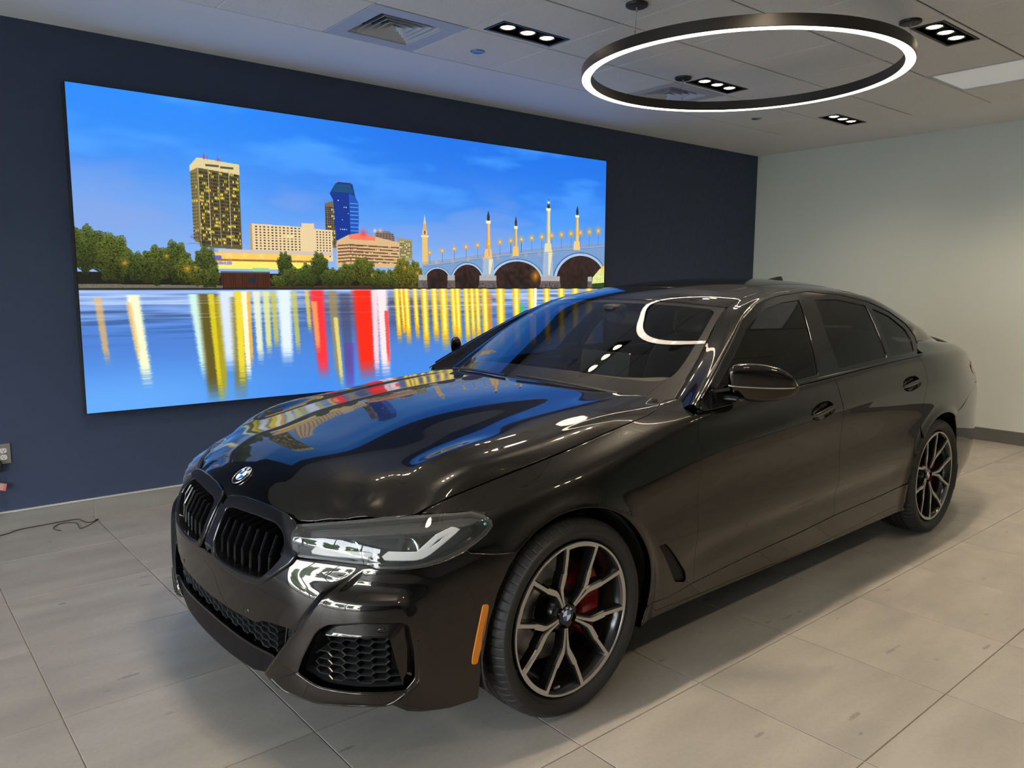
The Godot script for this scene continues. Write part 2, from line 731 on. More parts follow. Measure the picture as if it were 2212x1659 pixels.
func build_room() -> void:
	# shell with thickness
	var mb := MB.new()
	mb.box(Vector3(XW - XL + 0.6, 0.2, ZF + 0.6), T(Vector3((XW + XL) / 2, -0.1045, ZF / 2)))
	var fl: Node = structure(obj("floor", mb, M.grout))
	mb = MB.new()
	mb.box(Vector3(XW - XL + 0.6, CEIL + 0.6, 0.2), T(Vector3((XW + XL) / 2, CEIL / 2, -0.1)))
	structure(obj("wall_back", mb, M.navy))
	mb = MB.new()
	mb.box(Vector3(0.2, CEIL + 0.6, ZF + 0.6), T(Vector3(XW + 0.1, CEIL / 2, ZF / 2)))
	structure(obj("wall_right", mb, M.white_wall))
	mb = MB.new()
	mb.box(Vector3(XW - XL + 0.6, CEIL + 0.6, 0.2), T(Vector3((XW + XL) / 2, CEIL / 2, ZF + 0.1)))
	structure(obj("wall_front", mb, M.grey_wall))
	# floor tiles, each its own piece
	var fx := -1.7853
	var fz := 0.6001
	var s := 0.6073
	var rot := Basis(Vector3.UP, 0.01147)
	mb = MB.new()
	mb.box(Vector3(s - 0.0035, 0.012, s - 0.0035), Transform3D(), 0.0012)
	var tile := mb.mesh()
	for i in range(-9, 14):
		for j in range(-2, 20):
			var p := Vector3(fx, -0.006, fz) + rot * Vector3((i + 0.5) * s, 0, (j + 0.5) * s)
			if p.x > XW + 0.25 or p.x < XL - 0.2 or p.z < -0.32 or p.z > ZF + 0.2:
				continue
			var o := obj("tile", tile, M.tiles[(i * 7 + j * 3 + (i * j) % 5 + 60) % 6], fl)
			o.transform = Transform3D(rot, p)
	# tiled skirting with a metal edge along the navy wall, dark skirting along the white wall
	mb = MB.new()
	mb.box(Vector3(XW - XL, 0.1, 0.010), T(Vector3((XW + XL) / 2, 0.05, 0.005)))
	var bb: Node = structure(obj("baseboard_back", mb, M.grout))
	mb = MB.new()
	mb.box(Vector3(s - 0.003, 0.102, 0.012), Transform3D(), 0.001)
	var bt := mb.mesh()
	for i in range(-9, 13):
		var x := fx + (i + 0.5) * s
		if x > XW - 0.1 or x < XL:
			continue
		obj("tile", bt, M.base_tile, bb).position = Vector3(x, 0.051, 0.006)
	mb = MB.new()
	mb.box(Vector3(XW - XL, 0.011, 0.016), T(Vector3((XW + XL) / 2, 0.1085, 0.008)), 0.002)
	obj("edge_trim", mb, M.alu, bb)
	mb = MB.new()
	mb.box(Vector3(0.014, 0.118, ZF - 0.02), T(Vector3(XW - 0.007, 0.059, ZF / 2 + 0.01)), 0.002)
	structure(obj("baseboard_right", mb, M.base_dark))
	mb = MB.new()
	mb.box(Vector3(XW - XL, 0.12, 0.014), T(Vector3((XW + XL) / 2, 0.06, ZF - 0.007)), 0.002)
	structure(obj("baseboard_front", mb, M.base_dark))
	# ceiling: slab, plain border, tiles in a fine grid
	mb = MB.new()
	mb.box(Vector3(XW - XL + 0.6, 0.2, ZF + 0.6), T(Vector3((XW + XL) / 2, CEIL + 0.212, ZF / 2)))
	var ce: Node = structure(obj("ceiling", mb, M.drywall))
	mb = MB.new()
	mb.box(Vector3(XW - XL, 0.11, 0.876), T(Vector3((XW + XL) / 2, CEIL + 0.055, 0.438)))
	mb.box(Vector3(XW - 4.88, 0.11, ZF - 0.876), T(Vector3((XW + 4.88) / 2, CEIL + 0.055, (ZF + 0.876) / 2)))
	obj("border", mb, M.drywall, ce)
	mb = MB.new()
	mb.box(Vector3(4.88 - XL, 0.01, ZF - 0.876), T(Vector3((4.88 + XL) / 2, CEIL + 0.105, (ZF + 0.876) / 2)))
	obj("plenum_board", mb, M.grid, ce)
	mb = MB.new()
	mb.box(Vector3(0.605, 0.02, 0.5985), T(Vector3(0, 0.010, 0)), 0.003)
	var ct := mb.mesh()
	var open := {Vector2i(0, 0): 1, Vector2i(4, 0): 1, Vector2i(6, 3): 1, Vector2i(6, 4): 1}
	for c in [-2, 1, 4, 7]:
		open[Vector2i(c, 1)] = 2
		open[Vector2i(c, 3)] = 3
		open[Vector2i(c, 7)] = 2
	for i in range(-11, 8):
		for j in range(0, 20):
			var key := Vector2i(i, j)
			var p := Vector3(0.61 * (i + 0.5), CEIL, 0.8763 + 0.61 * (j + 0.5))
			if open.get(key, 0) == 1 or p.x < XL or p.z > ZF + 0.25:
				continue
			var kind: int = open.get(key, 0)
			if kind == 0:
				obj("tile", ct, M.ceiling_tile, ce).position = p
			else:
				# a tile cut round a recessed fitting
				var fzc := 1.62 if kind == 2 else 3.19
				if j == 7:
					fzc = 5.28
				var fxc := 0.61 * i + 0.325
				var cut := MB.new()
				var x0 := -0.3025; var x1 := 0.3025
				var z0 := -0.29925; var z1 := 0.29925
				var hx0 := fxc - 0.255 - p.x; var hx1 := fxc + 0.255 - p.x
				var hz0 := fzc - 0.095 - p.z; var hz1 := fzc + 0.095 - p.z
				for r in [[x0, x1, z0, hz0], [x0, x1, hz1, z1], [x0, hx0, hz0, hz1], [hx1, x1, hz0, hz1]]:
					if r[1] - r[0] > 0.002 and r[3] - r[2] > 0.002:
						cut.box(Vector3(r[1] - r[0], 0.02, r[3] - r[2]), T(Vector3((r[0] + r[1]) / 2, 0.010, (r[2] + r[3]) / 2)))
				obj("tile", cut, M.ceiling_tile, ce).position = p
	# grid runners: darker along the room, fine across
	mb = MB.new()
	for j in range(0, 20):
		mb.box(Vector3(4.88 - XL, 0.03, 0.010), T(Vector3((4.88 + XL) / 2, CEIL + 0.0195, 0.8763 + 0.61 * j)))
	obj("runner", mb, M.grid, ce)
	mb = MB.new()
	for i in range(-11, 9):
		mb.box(Vector3(0.005, 0.03, ZF - 0.876), T(Vector3(0.61 * i, CEIL + 0.018, (ZF + 0.876) / 2)))
	obj("cross_runner", mb, M.white_metal, ce)
	# glazed wall on the left: frame, mullions and panes
	var gl := node("wall_left", null)
	structure(gl)
	mb = MB.new()
	mb.box(Vector3(0.2, 0.12, ZF + 0.4), T(Vector3(XL - 0.1, 0.06, ZF / 2)))
	mb.box(Vector3(0.2, 0.5, ZF + 0.4), T(Vector3(XL - 0.1, CEIL + 0.1, ZF / 2)))
	obj("frame", mb, M.black_satin, gl)
	var glass := mat(Color(0.9, 0.95, 0.93, 0.06), 0.02)
	glass.transparency = BaseMaterial3D.TRANSPARENCY_ALPHA
	M.window_glass = glass
	mb = MB.new()
	mb.box(Vector3(0.2, CEIL, ZF - 6.43), T(Vector3(XL - 0.1, CEIL / 2, (ZF + 6.43) / 2)))
	obj("solid_part", mb, M.grey_wall, gl)
	for i in 5:
		var z := 0.0 + i * 1.6
		mb = MB.new()
		mb.box(Vector3(0.14, CEIL, 0.06), T(Vector3(XL - 0.07, CEIL / 2, z)), 0.004)
		obj("mullion", mb, M.black_satin, gl)
		if i < 4:
			mb = MB.new()
			mb.box(Vector3(0.012, CEIL - 0.2, 1.54), T(Vector3(XL - 0.08, CEIL / 2, z + 0.8)))
			obj("pane", mb, glass, gl)


func build_outside() -> void:
	var mb := MB.new()
	mb.box(Vector3(60, 0.1, 70), T(Vector3(XL - 30.4, -0.16, 5)))
	structure(obj("ground_outside", mb, mat(lin(0.20, 0.20, 0.20), 0.9)))
	mb = MB.new()
	mb.box(Vector3(5, 0.08, 70), T(Vector3(XL - 15, -0.09, 5)))
	structure(obj("lawn_outside", mb, mat(lin(0.09, 0.16, 0.04), 0.9)))
	var leaf := mat(lin(0.07, 0.14, 0.035), 0.8)
	var bark := mat(lin(0.10, 0.08, 0.06), 0.9)
	var what := ["first tree outside from the far end of the glazed wall", "second tree outside from the far end of the glazed wall", "third tree outside from the far end of the glazed wall", "fourth tree outside from the far end of the glazed wall", "fifth tree outside from the far end of the glazed wall", "sixth tree outside from the far end of the glazed wall", "seventh tree outside from the far end of the glazed wall", "eighth tree outside from the far end of the glazed wall"]
	for i in 8:
		var z := -9.0 + i * 3.9
		var root := node("tree", null, Vector3(XL - 14.0 - (i % 2) * 2.2, -0.06, z))
		tag(root, "green leafy " + what[i], "tree", "trees outside the glazed wall")
		mb = MB.new()
		mb.tube(PackedVector3Array([Vector3(0, 0, 0), Vector3(0.1, 1.2, 0), Vector3(0, 2.6, 0.1)]), 0.16, 8, false, true, 0.1)
		obj("trunk", mb, bark, root)
		mb = MB.new()
		for k in 20:
			var c := Vector3(rng.randf_range(-1.0, 1.0), rng.randf_range(1.6, 4.6), rng.randf_range(-0.95, 0.95))
			mb.blob(c, Vector3.ONE * rng.randf_range(0.55, 0.85), 12, 8)
		for k in mb.v.size():
			mb.v[k] += mb.n[k] * 0.12 * sin(mb.v[k].x * 17.0) * sin(mb.v[k].y * 19.0) * sin(mb.v[k].z * 15.0)
		obj("crown", mb, leaf, root)


# ---------------------------------------------------------------- ceiling fittings
func build_ceiling_things() -> void:
	var spots := [["beside the square vent near the city picture", -2, 1], ["between the square vent and the ring lamp", 1, 1], ["seen inside the ring lamp", 4, 1], ["nearest the corner of the white wall", 7, 1],
		["above the camera side of the bonnet", -2, 3], ["in front of the ring lamp", 1, 3], ["beside the right end of the ring lamp", 4, 3], ["beside the white ceiling panel", 7, 3],
		["over the camera, first from the glazed wall", -2, 7], ["over the camera, second from the glazed wall", 1, 7], ["over the camera, third from the glazed wall", 4, 7], ["over the camera, next to the white wall", 7, 7]]
	for sp in spots:
		var i: int = sp[1]
		var zc := 1.62 if sp[2] == 1 else (3.19 if sp[2] == 3 else 5.28)
		var root := node("recessed_downlight", null, Vector3(0.61 * i + 0.325, CEIL, zc))
		tag(root, "black three-lamp recessed downlight " + sp[0], "ceiling light", "three-lamp downlights in the ceiling")
		downlight(root, SPOT_E * (0.5 if sp[2] == 1 else (1.25 if sp[2] == 3 else 0.7)))
	# square air diffusers
	for c in [[0, "square white air vent in the ceiling above the city picture's left half"], [4, "square white air vent seen through the ring lamp"]]:
		var root := node("air_vent", null, Vector3(0.61 * (c[0] + 0.5), CEIL, 0.8763 + 0.305))
		tag(root, c[1], "vent", "square ceiling vents")
		air_vent(root)
	# lens panel light, off
	var pan := node("ceiling_panel", null, Vector3(0.61 * 6.5, CEIL, 0.8763 + 0.61 * 4))
	tag(pan, "white rectangular lens panel in the ceiling at the right edge", "ceiling panel")
	var mb := MB.new()
	mb.box(Vector3(0.56, 0.006, 1.17), T(Vector3(0, 0.008, 0)))
	obj("lens_light", mb, M.lens_panel, pan)
	var al := AreaLight3D.new()
	al.name = "panel_light"
	al.rotation = Vector3(-PI / 2, 0, 0)
	al.area_size = Vector2(0.54, 1.15)
	al.light_energy = 0.008
	al.light_color = Color(0.97, 1.0, 0.96)
	al.shadow_enabled = true
	pan.add_child(al)
	mb = MB.new()
	for s in [-1, 1]:
		mb.box(Vector3(0.022, 0.016, 1.214), T(Vector3(0.292 * s, 0.006, 0)), 0.002)
		mb.box(Vector3(0.56, 0.016, 0.022), T(Vector3(0, 0.006, 0.596 * s)), 0.002)
	obj("frame", mb, M.white_metal, pan)
	mb = MB.new()
	mb.box(Vector3(0.60, 0.08, 1.21), T(Vector3(0, 0.056, 0)))
	obj("housing", mb, M.white_metal, pan)
	# flat round caps of concealed sprinklers
	for c in [[0.917, 1.160, "round flat sprinkler cap beside the vent, blue with reflected light"], [3.978, 1.157, "round flat dark sprinkler cap near the far corner"]]:
		var root := node("sprinkler_cap", null, Vector3(c[0], CEIL, c[1]))
		tag(root, c[2], "sprinkler", "sprinkler caps")
		mb = MB.new()
		mb.lathe(PackedVector2Array([Vector2(0.0001, -0.006), Vector2(0.036, -0.006), Vector2(0.041, -0.003), Vector2(0.041, 0.001)]), 32)
		obj("cap", mb, M.sprinkler, root)
		mb = MB.new()
		mb.lathe(PackedVector2Array([Vector2(0.041, -0.0005), Vector2(0.046, -0.001), Vector2(0.046, 0.001)]), 32)
		obj("rim", mb, M.black_satin, root)
	build_ring()


func downlight(root: Node3D, energy: float) -> void:
	var w := 0.252
	var d := 0.092
	var mb := MB.new()   # flange
	for s in [-1, 1]:
		mb.box(Vector3(w * 2, 0.004, 0.014), T(Vector3(0, -0.001, s * (d - 0.007))))
		mb.box(Vector3(0.014, 0.004, d * 2 - 0.028), T(Vector3(s * (w - 0.007), -0.001, 0)))
	obj("trim", mb, M.black_satin, root)
	mb = MB.new()   # open box
	for s in [-1, 1]:
		mb.box(Vector3(w * 2 - 0.024, 0.095, 0.004), T(Vector3(0, 0.0485, s * (d - 0.013))))
		mb.box(Vector3(0.004, 0.095, d * 2 - 0.03), T(Vector3(s * (w - 0.013), 0.0485, 0)))
	mb.box(Vector3(w * 2 - 0.024, 0.004, d * 2 - 0.024), T(Vector3(0, 0.098, 0)))
	obj("box", mb, M.black_gloss, root)
	for k in 3:
		var c := Vector3(-0.15 + 0.15 * k, 0, 0)
		var lamp := node("lamp", root, c)
		var h := MB.new()
		h.lathe(PackedVector2Array([Vector2(0.048, 0.095), Vector2(0.051, 0.05), Vector2(0.051, 0.006), Vector2(0.045, 0.004), Vector2(0.044, 0.012)]), 24)
		obj("collar", h, M.black_satin, lamp)
		h = MB.new()
		h.lathe(PackedVector2Array([Vector2(0.0001, 0.001), Vector2(0.018, 0.002), Vector2(0.034, 0.006), Vector2(0.043, 0.013)]), 24)
		obj("bulb", h, M.bulb, lamp)
		var l := SpotLight3D.new()
		l.name = "lamp_light"
		l.position = Vector3(0, -0.004, 0)
		l.rotation = Vector3(-PI / 2, 0, 0)
		l.spot_angle = 66.0
		l.spot_angle_attenuation = 1.0
		l.light_energy = energy
		l.light_color = Color(1.0, 0.92, 0.80)
		l.light_size = 0.03
		l.spot_range = 14.0
		l.spot_attenuation = 2.0
		l.shadow_enabled = true
		lamp.add_child(l)


func air_vent(root: Node3D) -> void:
	var mb := MB.new()
	for s in [-1, 1]:
		mb.box(Vector3(0.602, 0.014, 0.10), T(Vector3(0, 0.006, s * 0.251)), 0.002)
		mb.box(Vector3(0.10, 0.014, 0.402), T(Vector3(s * 0.251, 0.006, 0)), 0.002)
	obj("face_plate", mb, M.white_metal, root)
	mb = MB.new()
	mb.box(Vector3(0.42, 0.01, 0.42), T(Vector3(0, 0.085, 0)))
	for s in [-1, 1]:
		mb.box(Vector3(0.42, 0.08, 0.01), T(Vector3(0, 0.05, s * 0.208)))
		mb.box(Vector3(0.01, 0.08, 0.42), T(Vector3(s * 0.208, 0.05, 0)))
	obj("duct", mb, M.black_matte, root)
	for k in 5:
		var r0 := 0.196 - k * 0.040
		var r1 := r0 - 0.034
		if k == 4:
			r1 = 0.002
		var y0 := 0.006
		var y1 := 0.046 if k < 4 else 0.030
		mb = MB.new()
		for q in 4:
			var b := Basis(Vector3.UP, q * PI / 2)
			for th in [0.0, 0.003]:
				mb.flat(b * Vector3(-r0, y0 + th, r0), b * Vector3(r0, y0 + th, r0), b * Vector3(r1, y1 + th, r1), b * Vector3(-r1, y1 + th, r1), (b * Vector3(0, -1, 0.8)) * (1.0 if th == 0.0 else -1.0))
			mb.flat(b * Vector3(-r0, y0, r0), b * Vector3(r0, y0, r0), b * Vector3(r0, y0 + 0.003, r0), b * Vector3(-r0, y0 + 0.003, r0), b * Vector3(0, 0, 1))
		obj("louvre", mb, M.white_metal, root)


func build_ring() -> void:
	var c := Vector3(1.938, 0, 2.383)
	var R := 0.934
	var y := 2.653
	var root := node("ring_lamp", null, Vector3(c.x, y, c.z))
	tag(root, "large thin glowing ring lamp hung flat below the ceiling", "pendant lamp")
	var w := 0.056
	var h := 0.060
	var mb := MB.new()
	var prof := PackedVector2Array([Vector2(R - 0.003, 0.0), Vector2(R, 0.003), Vector2(R, h - 0.002), Vector2(R - 0.002, h), Vector2(R - w + 0.002, h), Vector2(R - w, h - 0.002), Vector2(R - w, 0.003), Vector2(R - w + 0.003, 0.0)])
	mb.lathe(prof, 180, Transform3D(), false)
	obj("shell", mb, M.bronze, root)
	mb = MB.new()
	mb.lathe(PackedVector2Array([Vector2(R - w + 0.003, 0.001), Vector2(R - w + 0.006, -0.001), Vector2(R - 0.006, -0.001), Vector2(R - 0.003, 0.001)]), 180)
	obj("diffuser_light", mb, M.ring_glow, root)
	for k in 24:
		var a := TAU * k / 24.0
		var l := OmniLight3D.new()
		l.name = "ring_light"
		l.position = Vector3(cos(a) * (R - w * 0.5), -0.012, sin(a) * (R - w * 0.5))
		l.light_energy = 0.0015
		l.light_color = Color(1.0, 0.93, 0.83)
		l.light_size = 0.018
		l.omni_range = 14.0
		l.omni_attenuation = 2.0
		l.shadow_enabled = true
		root.add_child(l, true)
	for p: Vector2 in [Vector2(1.0414, 2.3645), Vector2(2.385, 3.159), Vector2(2.389, 1.606)]:
		var d := (p - Vector2(c.x, c.z)).normalized()
		var q := Vector2(c.x, c.z) + d * (R - w * 0.5)
		mb = MB.new()
		mb.lathe(PackedVector2Array([Vector2(0.0001, -0.017), Vector2(0.05, -0.017), Vector2(0.058, -0.012), Vector2(0.058, 0.0)]), 32)
		obj("canopy", mb, M.black_satin, root).position = Vector3(p.x - c.x, CEIL - y, p.y - c.z)
		mb = MB.new()
		mb.tube(PackedVector3Array([Vector3(q.x - c.x, h, q.y - c.z), Vector3(p.x - c.x, CEIL - y - 0.016, p.y - c.z)]), 0.0012, 6)
		mb.tube(PackedVector3Array([Vector3(q.x - c.x, h, q.y - c.z), Vector3(q.x - c.x, h + 0.03, q.y - c.z)]), 0.004, 8)
		mb.tube(PackedVector3Array([Vector3(p.x - c.x, CEIL - y - 0.04, p.y - c.z), Vector3(p.x - c.x, CEIL - y - 0.016, p.y - c.z)]), 0.005, 8)
		obj("cable", mb, M.steel, root)


func build_small_things() -> void:
	# wall outlet at the left edge
	var root := node("wall_outlet", null, Vector3(-1.6225, 0.4515, 0.0))
	tag(root, "steel double wall outlet with white sockets on the navy wall", "outlet")
	var mb := MB.new()
	mb.box(Vector3(0.072, 0.116, 0.007), T(Vector3(0, 0, 0.0035)), 0.0025)
	obj("plate", mb, M.steel, root)
	for s in [-1, 1]:
		mb = MB.new()
		var pl := PackedVector2Array()
		for k in 28:
			var a := TAU * k / 28.0
			pl.push_back(Vector2(cos(a) * 0.0172, clampf(sin(a) * 0.0172, -0.0142, 0.0142)))
		mb.prism(pl, 0.004, 0.0095, Transform3D(), 0.001)
		var sock := obj("socket", mb, M.white_plastic, root)
		sock.position = Vector3(0, 0.0195 * s, 0)
		mb = MB.new()
		mb.box(Vector3(0.0022, 0.0085, 0.001), T(Vector3(-0.0065, 0.0035, 0.0097)))
		mb.box(Vector3(0.0022, 0.007, 0.001), T(Vector3(0.0065, 0.0035, 0.0097)))
		mb.lathe(PackedVector2Array([Vector2(0.0001, 0.0005), Vector2(0.0027, 0.0005), Vector2(0.0027, -0.0005)]), 12, T(Vector3(0, -0.007, 0.0097), Basis(Vector3.RIGHT, PI / 2)))
		obj("slot", mb, M.black_matte, sock)
	mb = MB.new()
	mb.lathe(PackedVector2Array([Vector2(0.0001, 0.0015), Vector2(0.0026, 0.001), Vector2(0.003, 0)]), 12, T(Vector3(0, 0, 0.007), Basis(Vector3.RIGHT, PI / 2)))
	obj("screw", mb, M.steel, root)
	# black plug with its lead, just in frame
	mb = MB.new()
	mb.box(Vector3(0.032, 0.062, 0.030), T(Vector3(0, 0, 0.015)), 0.004)
	mb.tube(PackedVector3Array([Vector3(0, -0.03, 0.014), Vector3(0.0, -0.08, 0.018), Vector3(-0.012, -0.17, 0.02), Vector3(-0.02, -0.30, 0.03)]), 0.0035, 8)
	var pw := obj("power_adapter", mb, M.black_satin)
	pw.position = Vector3(-1.652, 0.385, 0.0005)
	tag(pw, "black power adapter hanging below the wall outlet at the left edge", "adapter")
	# red paper tag hanging by its lead
	var tg := node("paper_tag", null, Vector3(-1.672, 0.275, 0.035))
	tag(tg, "small red and white paper tag on a lead below the outlet", "tag")
	tg.rotation = Vector3(-0.25, 0.2, -0.32)
	mb = MB.new()
	mb.box(Vector3(0.10, 0.042, 0.0012))
	obj("card", mb, mat(lin(0.75, 0.16, 0.14), 0.6), tg)
	mb = MB.new()
	for k in 3:
		mb.box(Vector3(0.05, 0.007, 0.0006), T(Vector3(0.012, 0.012 - k * 0.012, 0.0009)))
	obj("print_panel", mb, mat(lin(0.5, 0.52, 0.5), 0.6), tg)
	# thin black cord on the floor by the wall
	var pts := [[-1.90, 0.10], [-1.68, 0.098], [-1.60, 0.052], [-1.548, 0.036], [-1.45, 0.030], [-1.367, 0.024], [-1.31, 0.022], [-1.275, 0.030], [-1.262, 0.075], [-1.246, 0.135], [-1.215, 0.14], [-1.178, 0.098], [-1.20, 0.15], [-1.262, 0.225], [-1.30, 0.236], [-1.298, 0.17], [-1.30, 0.105], [-1.339, 0.068], [-1.385, 0.072], [-1.42, 0.125], [-1.418, 0.175], [-1.398, 0.214]]
	var cv := Curve3D.new()
	for i in pts.size():
		var a: Array = pts[maxi(i - 1, 0)]
		var b: Array = pts[mini(i + 1, pts.size() - 1)]
		var tn := Vector3(b[0] - a[0], 0, b[1] - a[1]) / 6.0
		cv.add_point(Vector3(pts[i][0], 0.003 + (0.004 if i in [12, 13] else 0.0), pts[i][1]), -tn, tn)
	mb = MB.new()
	mb.tube(cv.tessellate(4, 3), 0.0024, 6)
	var cord := obj("cord", mb, M.black_satin)
	tag(cord, "thin black cord looped on the floor below the navy wall", "cord")


# ---------------------------------------------------------------- the backlit picture
const LW := 1664
const LH := 721
var art: Image


func ap(x: int, y: int, c: Color, k := 1.0) -> void:
	if x < 0 or y < 0 or x >= LW or y >= LH or k <= 0.0:
		return
	if k >= 1.0:
		art.set_pixel(x, y, c)
	else:
		art.set_pixel(x, y, art.get_pixel(x, y).lerp(c, k))


func arect(s0: float, t0: float, s1: float, t1: float, c: Color, k := 1.0) -> void:
	var r := Rect2i(int(s0 * LW), int(t0 * LH), maxi(1, int(s1 * LW) - int(s0 * LW)), maxi(1, int(t1 * LH) - int(t0 * LH)))
	if k >= 1.0:
		art.fill_rect(r, c)
		return
	for y in range(r.position.y, r.end.y):
		for x in range(r.position.x, r.end.x):
			ap(x, y, c, k)


func apoly(a: Array, c: Color, jitter := 0.0, k := 1.0) -> void:
	var p := PackedVector2Array()
	for i in range(0, a.size(), 2):
		p.push_back(Vector2(a[i] * LW, a[i + 1] * LH))
	var lo := p[0]
	var hi := p[0]
	for q in p:
		lo = lo.min(q)
		hi = hi.max(q)
	for y in range(maxi(0, int(lo.y)), mini(LH, int(hi.y) + 1)):
		for x in range(maxi(0, int(lo.x)), mini(LW, int(hi.x) + 1)):
			if Geometry2D.is_point_in_polygon(Vector2(x + 0.5, y + 0.5), p):
				var d := 1.0 + rng.randf_range(-jitter, jitter)
				ap(x, y, Color(c.r * d, c.g * d, c.b * d), k)


func aglow(s: float, t: float, r: float, c: Color, k: float, rays := 0) -> void:
	var cx := s * LW
	var cy := t * LH
	for y in range(int(cy - r), int(cy + r) + 1):
		for x in range(int(cx - r), int(cx + r) + 1):
			var d := Vector2(x + 0.5 - cx, y + 0.5 - cy)
			var q := d.length() / r
			if q >= 1.0:
				continue
			var f := pow(1.0 - q, 2.6) * k
			if rays > 0:
				var w := absf(sin(d.angle() * rays * 0.5))
				f *= 0.45 + 0.9 * pow(1.0 - w, 3.0)
			if x >= 0 and y >= 0 and x < LW and y < LH:
				var o := art.get_pixel(x, y)
				art.set_pixel(x, y, o.lerp(c.lerp(Color(1, 1, 0.92), clampf(f - 0.9, 0, 0.8)), minf(f, 1.0)))


# a lamp's wavering streak on the water
func streak(s: float, w: float, c: Color, t0: float, t1: float, lean: float, k: float, rough := 1.0) -> void:
	var nz := FastNoiseLite.new()
	nz.seed = int(s * 9999)
	nz.frequency = 0.35
	for y in range(int(t0 * LH), mini(LH, int(t1 * LH))):
		var f := (float(y) / LH - t0) / (t1 - t0)
		var mid := (s + lean * f) * LW + nz.get_noise_1d(y) * 2.4 * rough * (0.3 + f)
		var half := w * LW * (1.0 - 0.25 * f) * (1.0 + 0.25 * nz.get_noise_1d(y * 1.7 + 50.0) * rough)
		var fade := smoothstep(1.0, 0.72, f + 0.16 * nz.get_noise_1d(y * 2.0 + 9.0) * rough)
		for x in range(int(mid - half * 1.5), int(mid + half * 1.5) + 1):
			var q := absf(x + 0.5 - mid) / half
			var a := smoothstep(1.35, 0.55, q + rng.randf_range(-0.22, 0.22) * rough) * k * fade
			if a > 0.01:
				ap(x, y, c, minf(a, 1.0))


func windows(s0: float, t0: float, s1: float, t1: float, cols: int, rows: int, dark: Color, lit: Color, share: float, fw := 0.6, fh := 0.5, slope := 0.0) -> void:
	var dw := (s1 - s0) / cols
	var dh := (t1 - t0) / rows
	for r in rows:
		var run := 0
		for c in cols:
			if run <= 0 and rng.randf() < share * 0.5:
				run = rng.randi_range(1, 3)
			var a := s0 + (c + 0.5 - fw * 0.5) * dw
			var b := t0 + (r + 0.5 - fh * 0.5) * dh + slope * (c + 0.5) / cols
			var col := dark
			if run > 0:
				var j := rng.randf_range(0.75, 1.1)
				col = Color(lit.r * j, lit.g * j, lit.b * j * 0.9)
				run -= 1
			arect(a, b, a + fw * dw, b + fh * dh, col)


func atree(s: float, t: float, rx: float, ry: float, lit: float) -> void:
	var k := int(rx * ry * LW * LH * 0.75)
	for yy in range(int((t - ry) * LH), int(minf(t + ry, 0.607) * LH)):   # dark body of the crown
		for xx in range(int((s - rx) * LW), int((s + rx) * LW)):
			var d := Vector2((float(xx) / LW - s) / rx, (float(yy) / LH - t) / ry)
			var an := d.angle()
			if d.length() < 0.86 * (0.84 + 0.16 * sin(an * 5.0 + s * 90.0) * sin(an * 3.0 + 1.0)) + rng.randf_range(-0.08, 0.08):
				var g := rng.randf_range(0.7, 1.2)
				ap(xx, yy, Color(0.09 * g, 0.12 * g, 0.05 * g))
	for i in k:
		var a := rng.randf_range(0, TAU)
		var q := sqrt(rng.randf())
		var edge := 0.82 + 0.18 * sin(a * 5.0 + s * 90.0) * sin(a * 3.0 + 1.0)
		var x := s + cos(a) * q * rx * edge
		var y := t + sin(a) * q * ry * edge
		if y > 0.607:
			continue
		var up := clampf(0.5 - (y - t) / ry * 0.5 + rng.randf_range(-0.35, 0.35), 0, 1)
		var c := Color(0.07, 0.10, 0.045).lerp(Color(0.42, 0.50, 0.20), up * 0.85)
		c = c.lerp(Color(0.72, 0.60, 0.12), lit * rng.randf() * 0.9)
		var px := int(x * LW)
		var py := int(y * LH)
		for d in [[0, 0], [1, 0], [0, 1], [1, 1], [-1, 0]]:
			ap(px + d[0], py + d[1], c, 0.85)


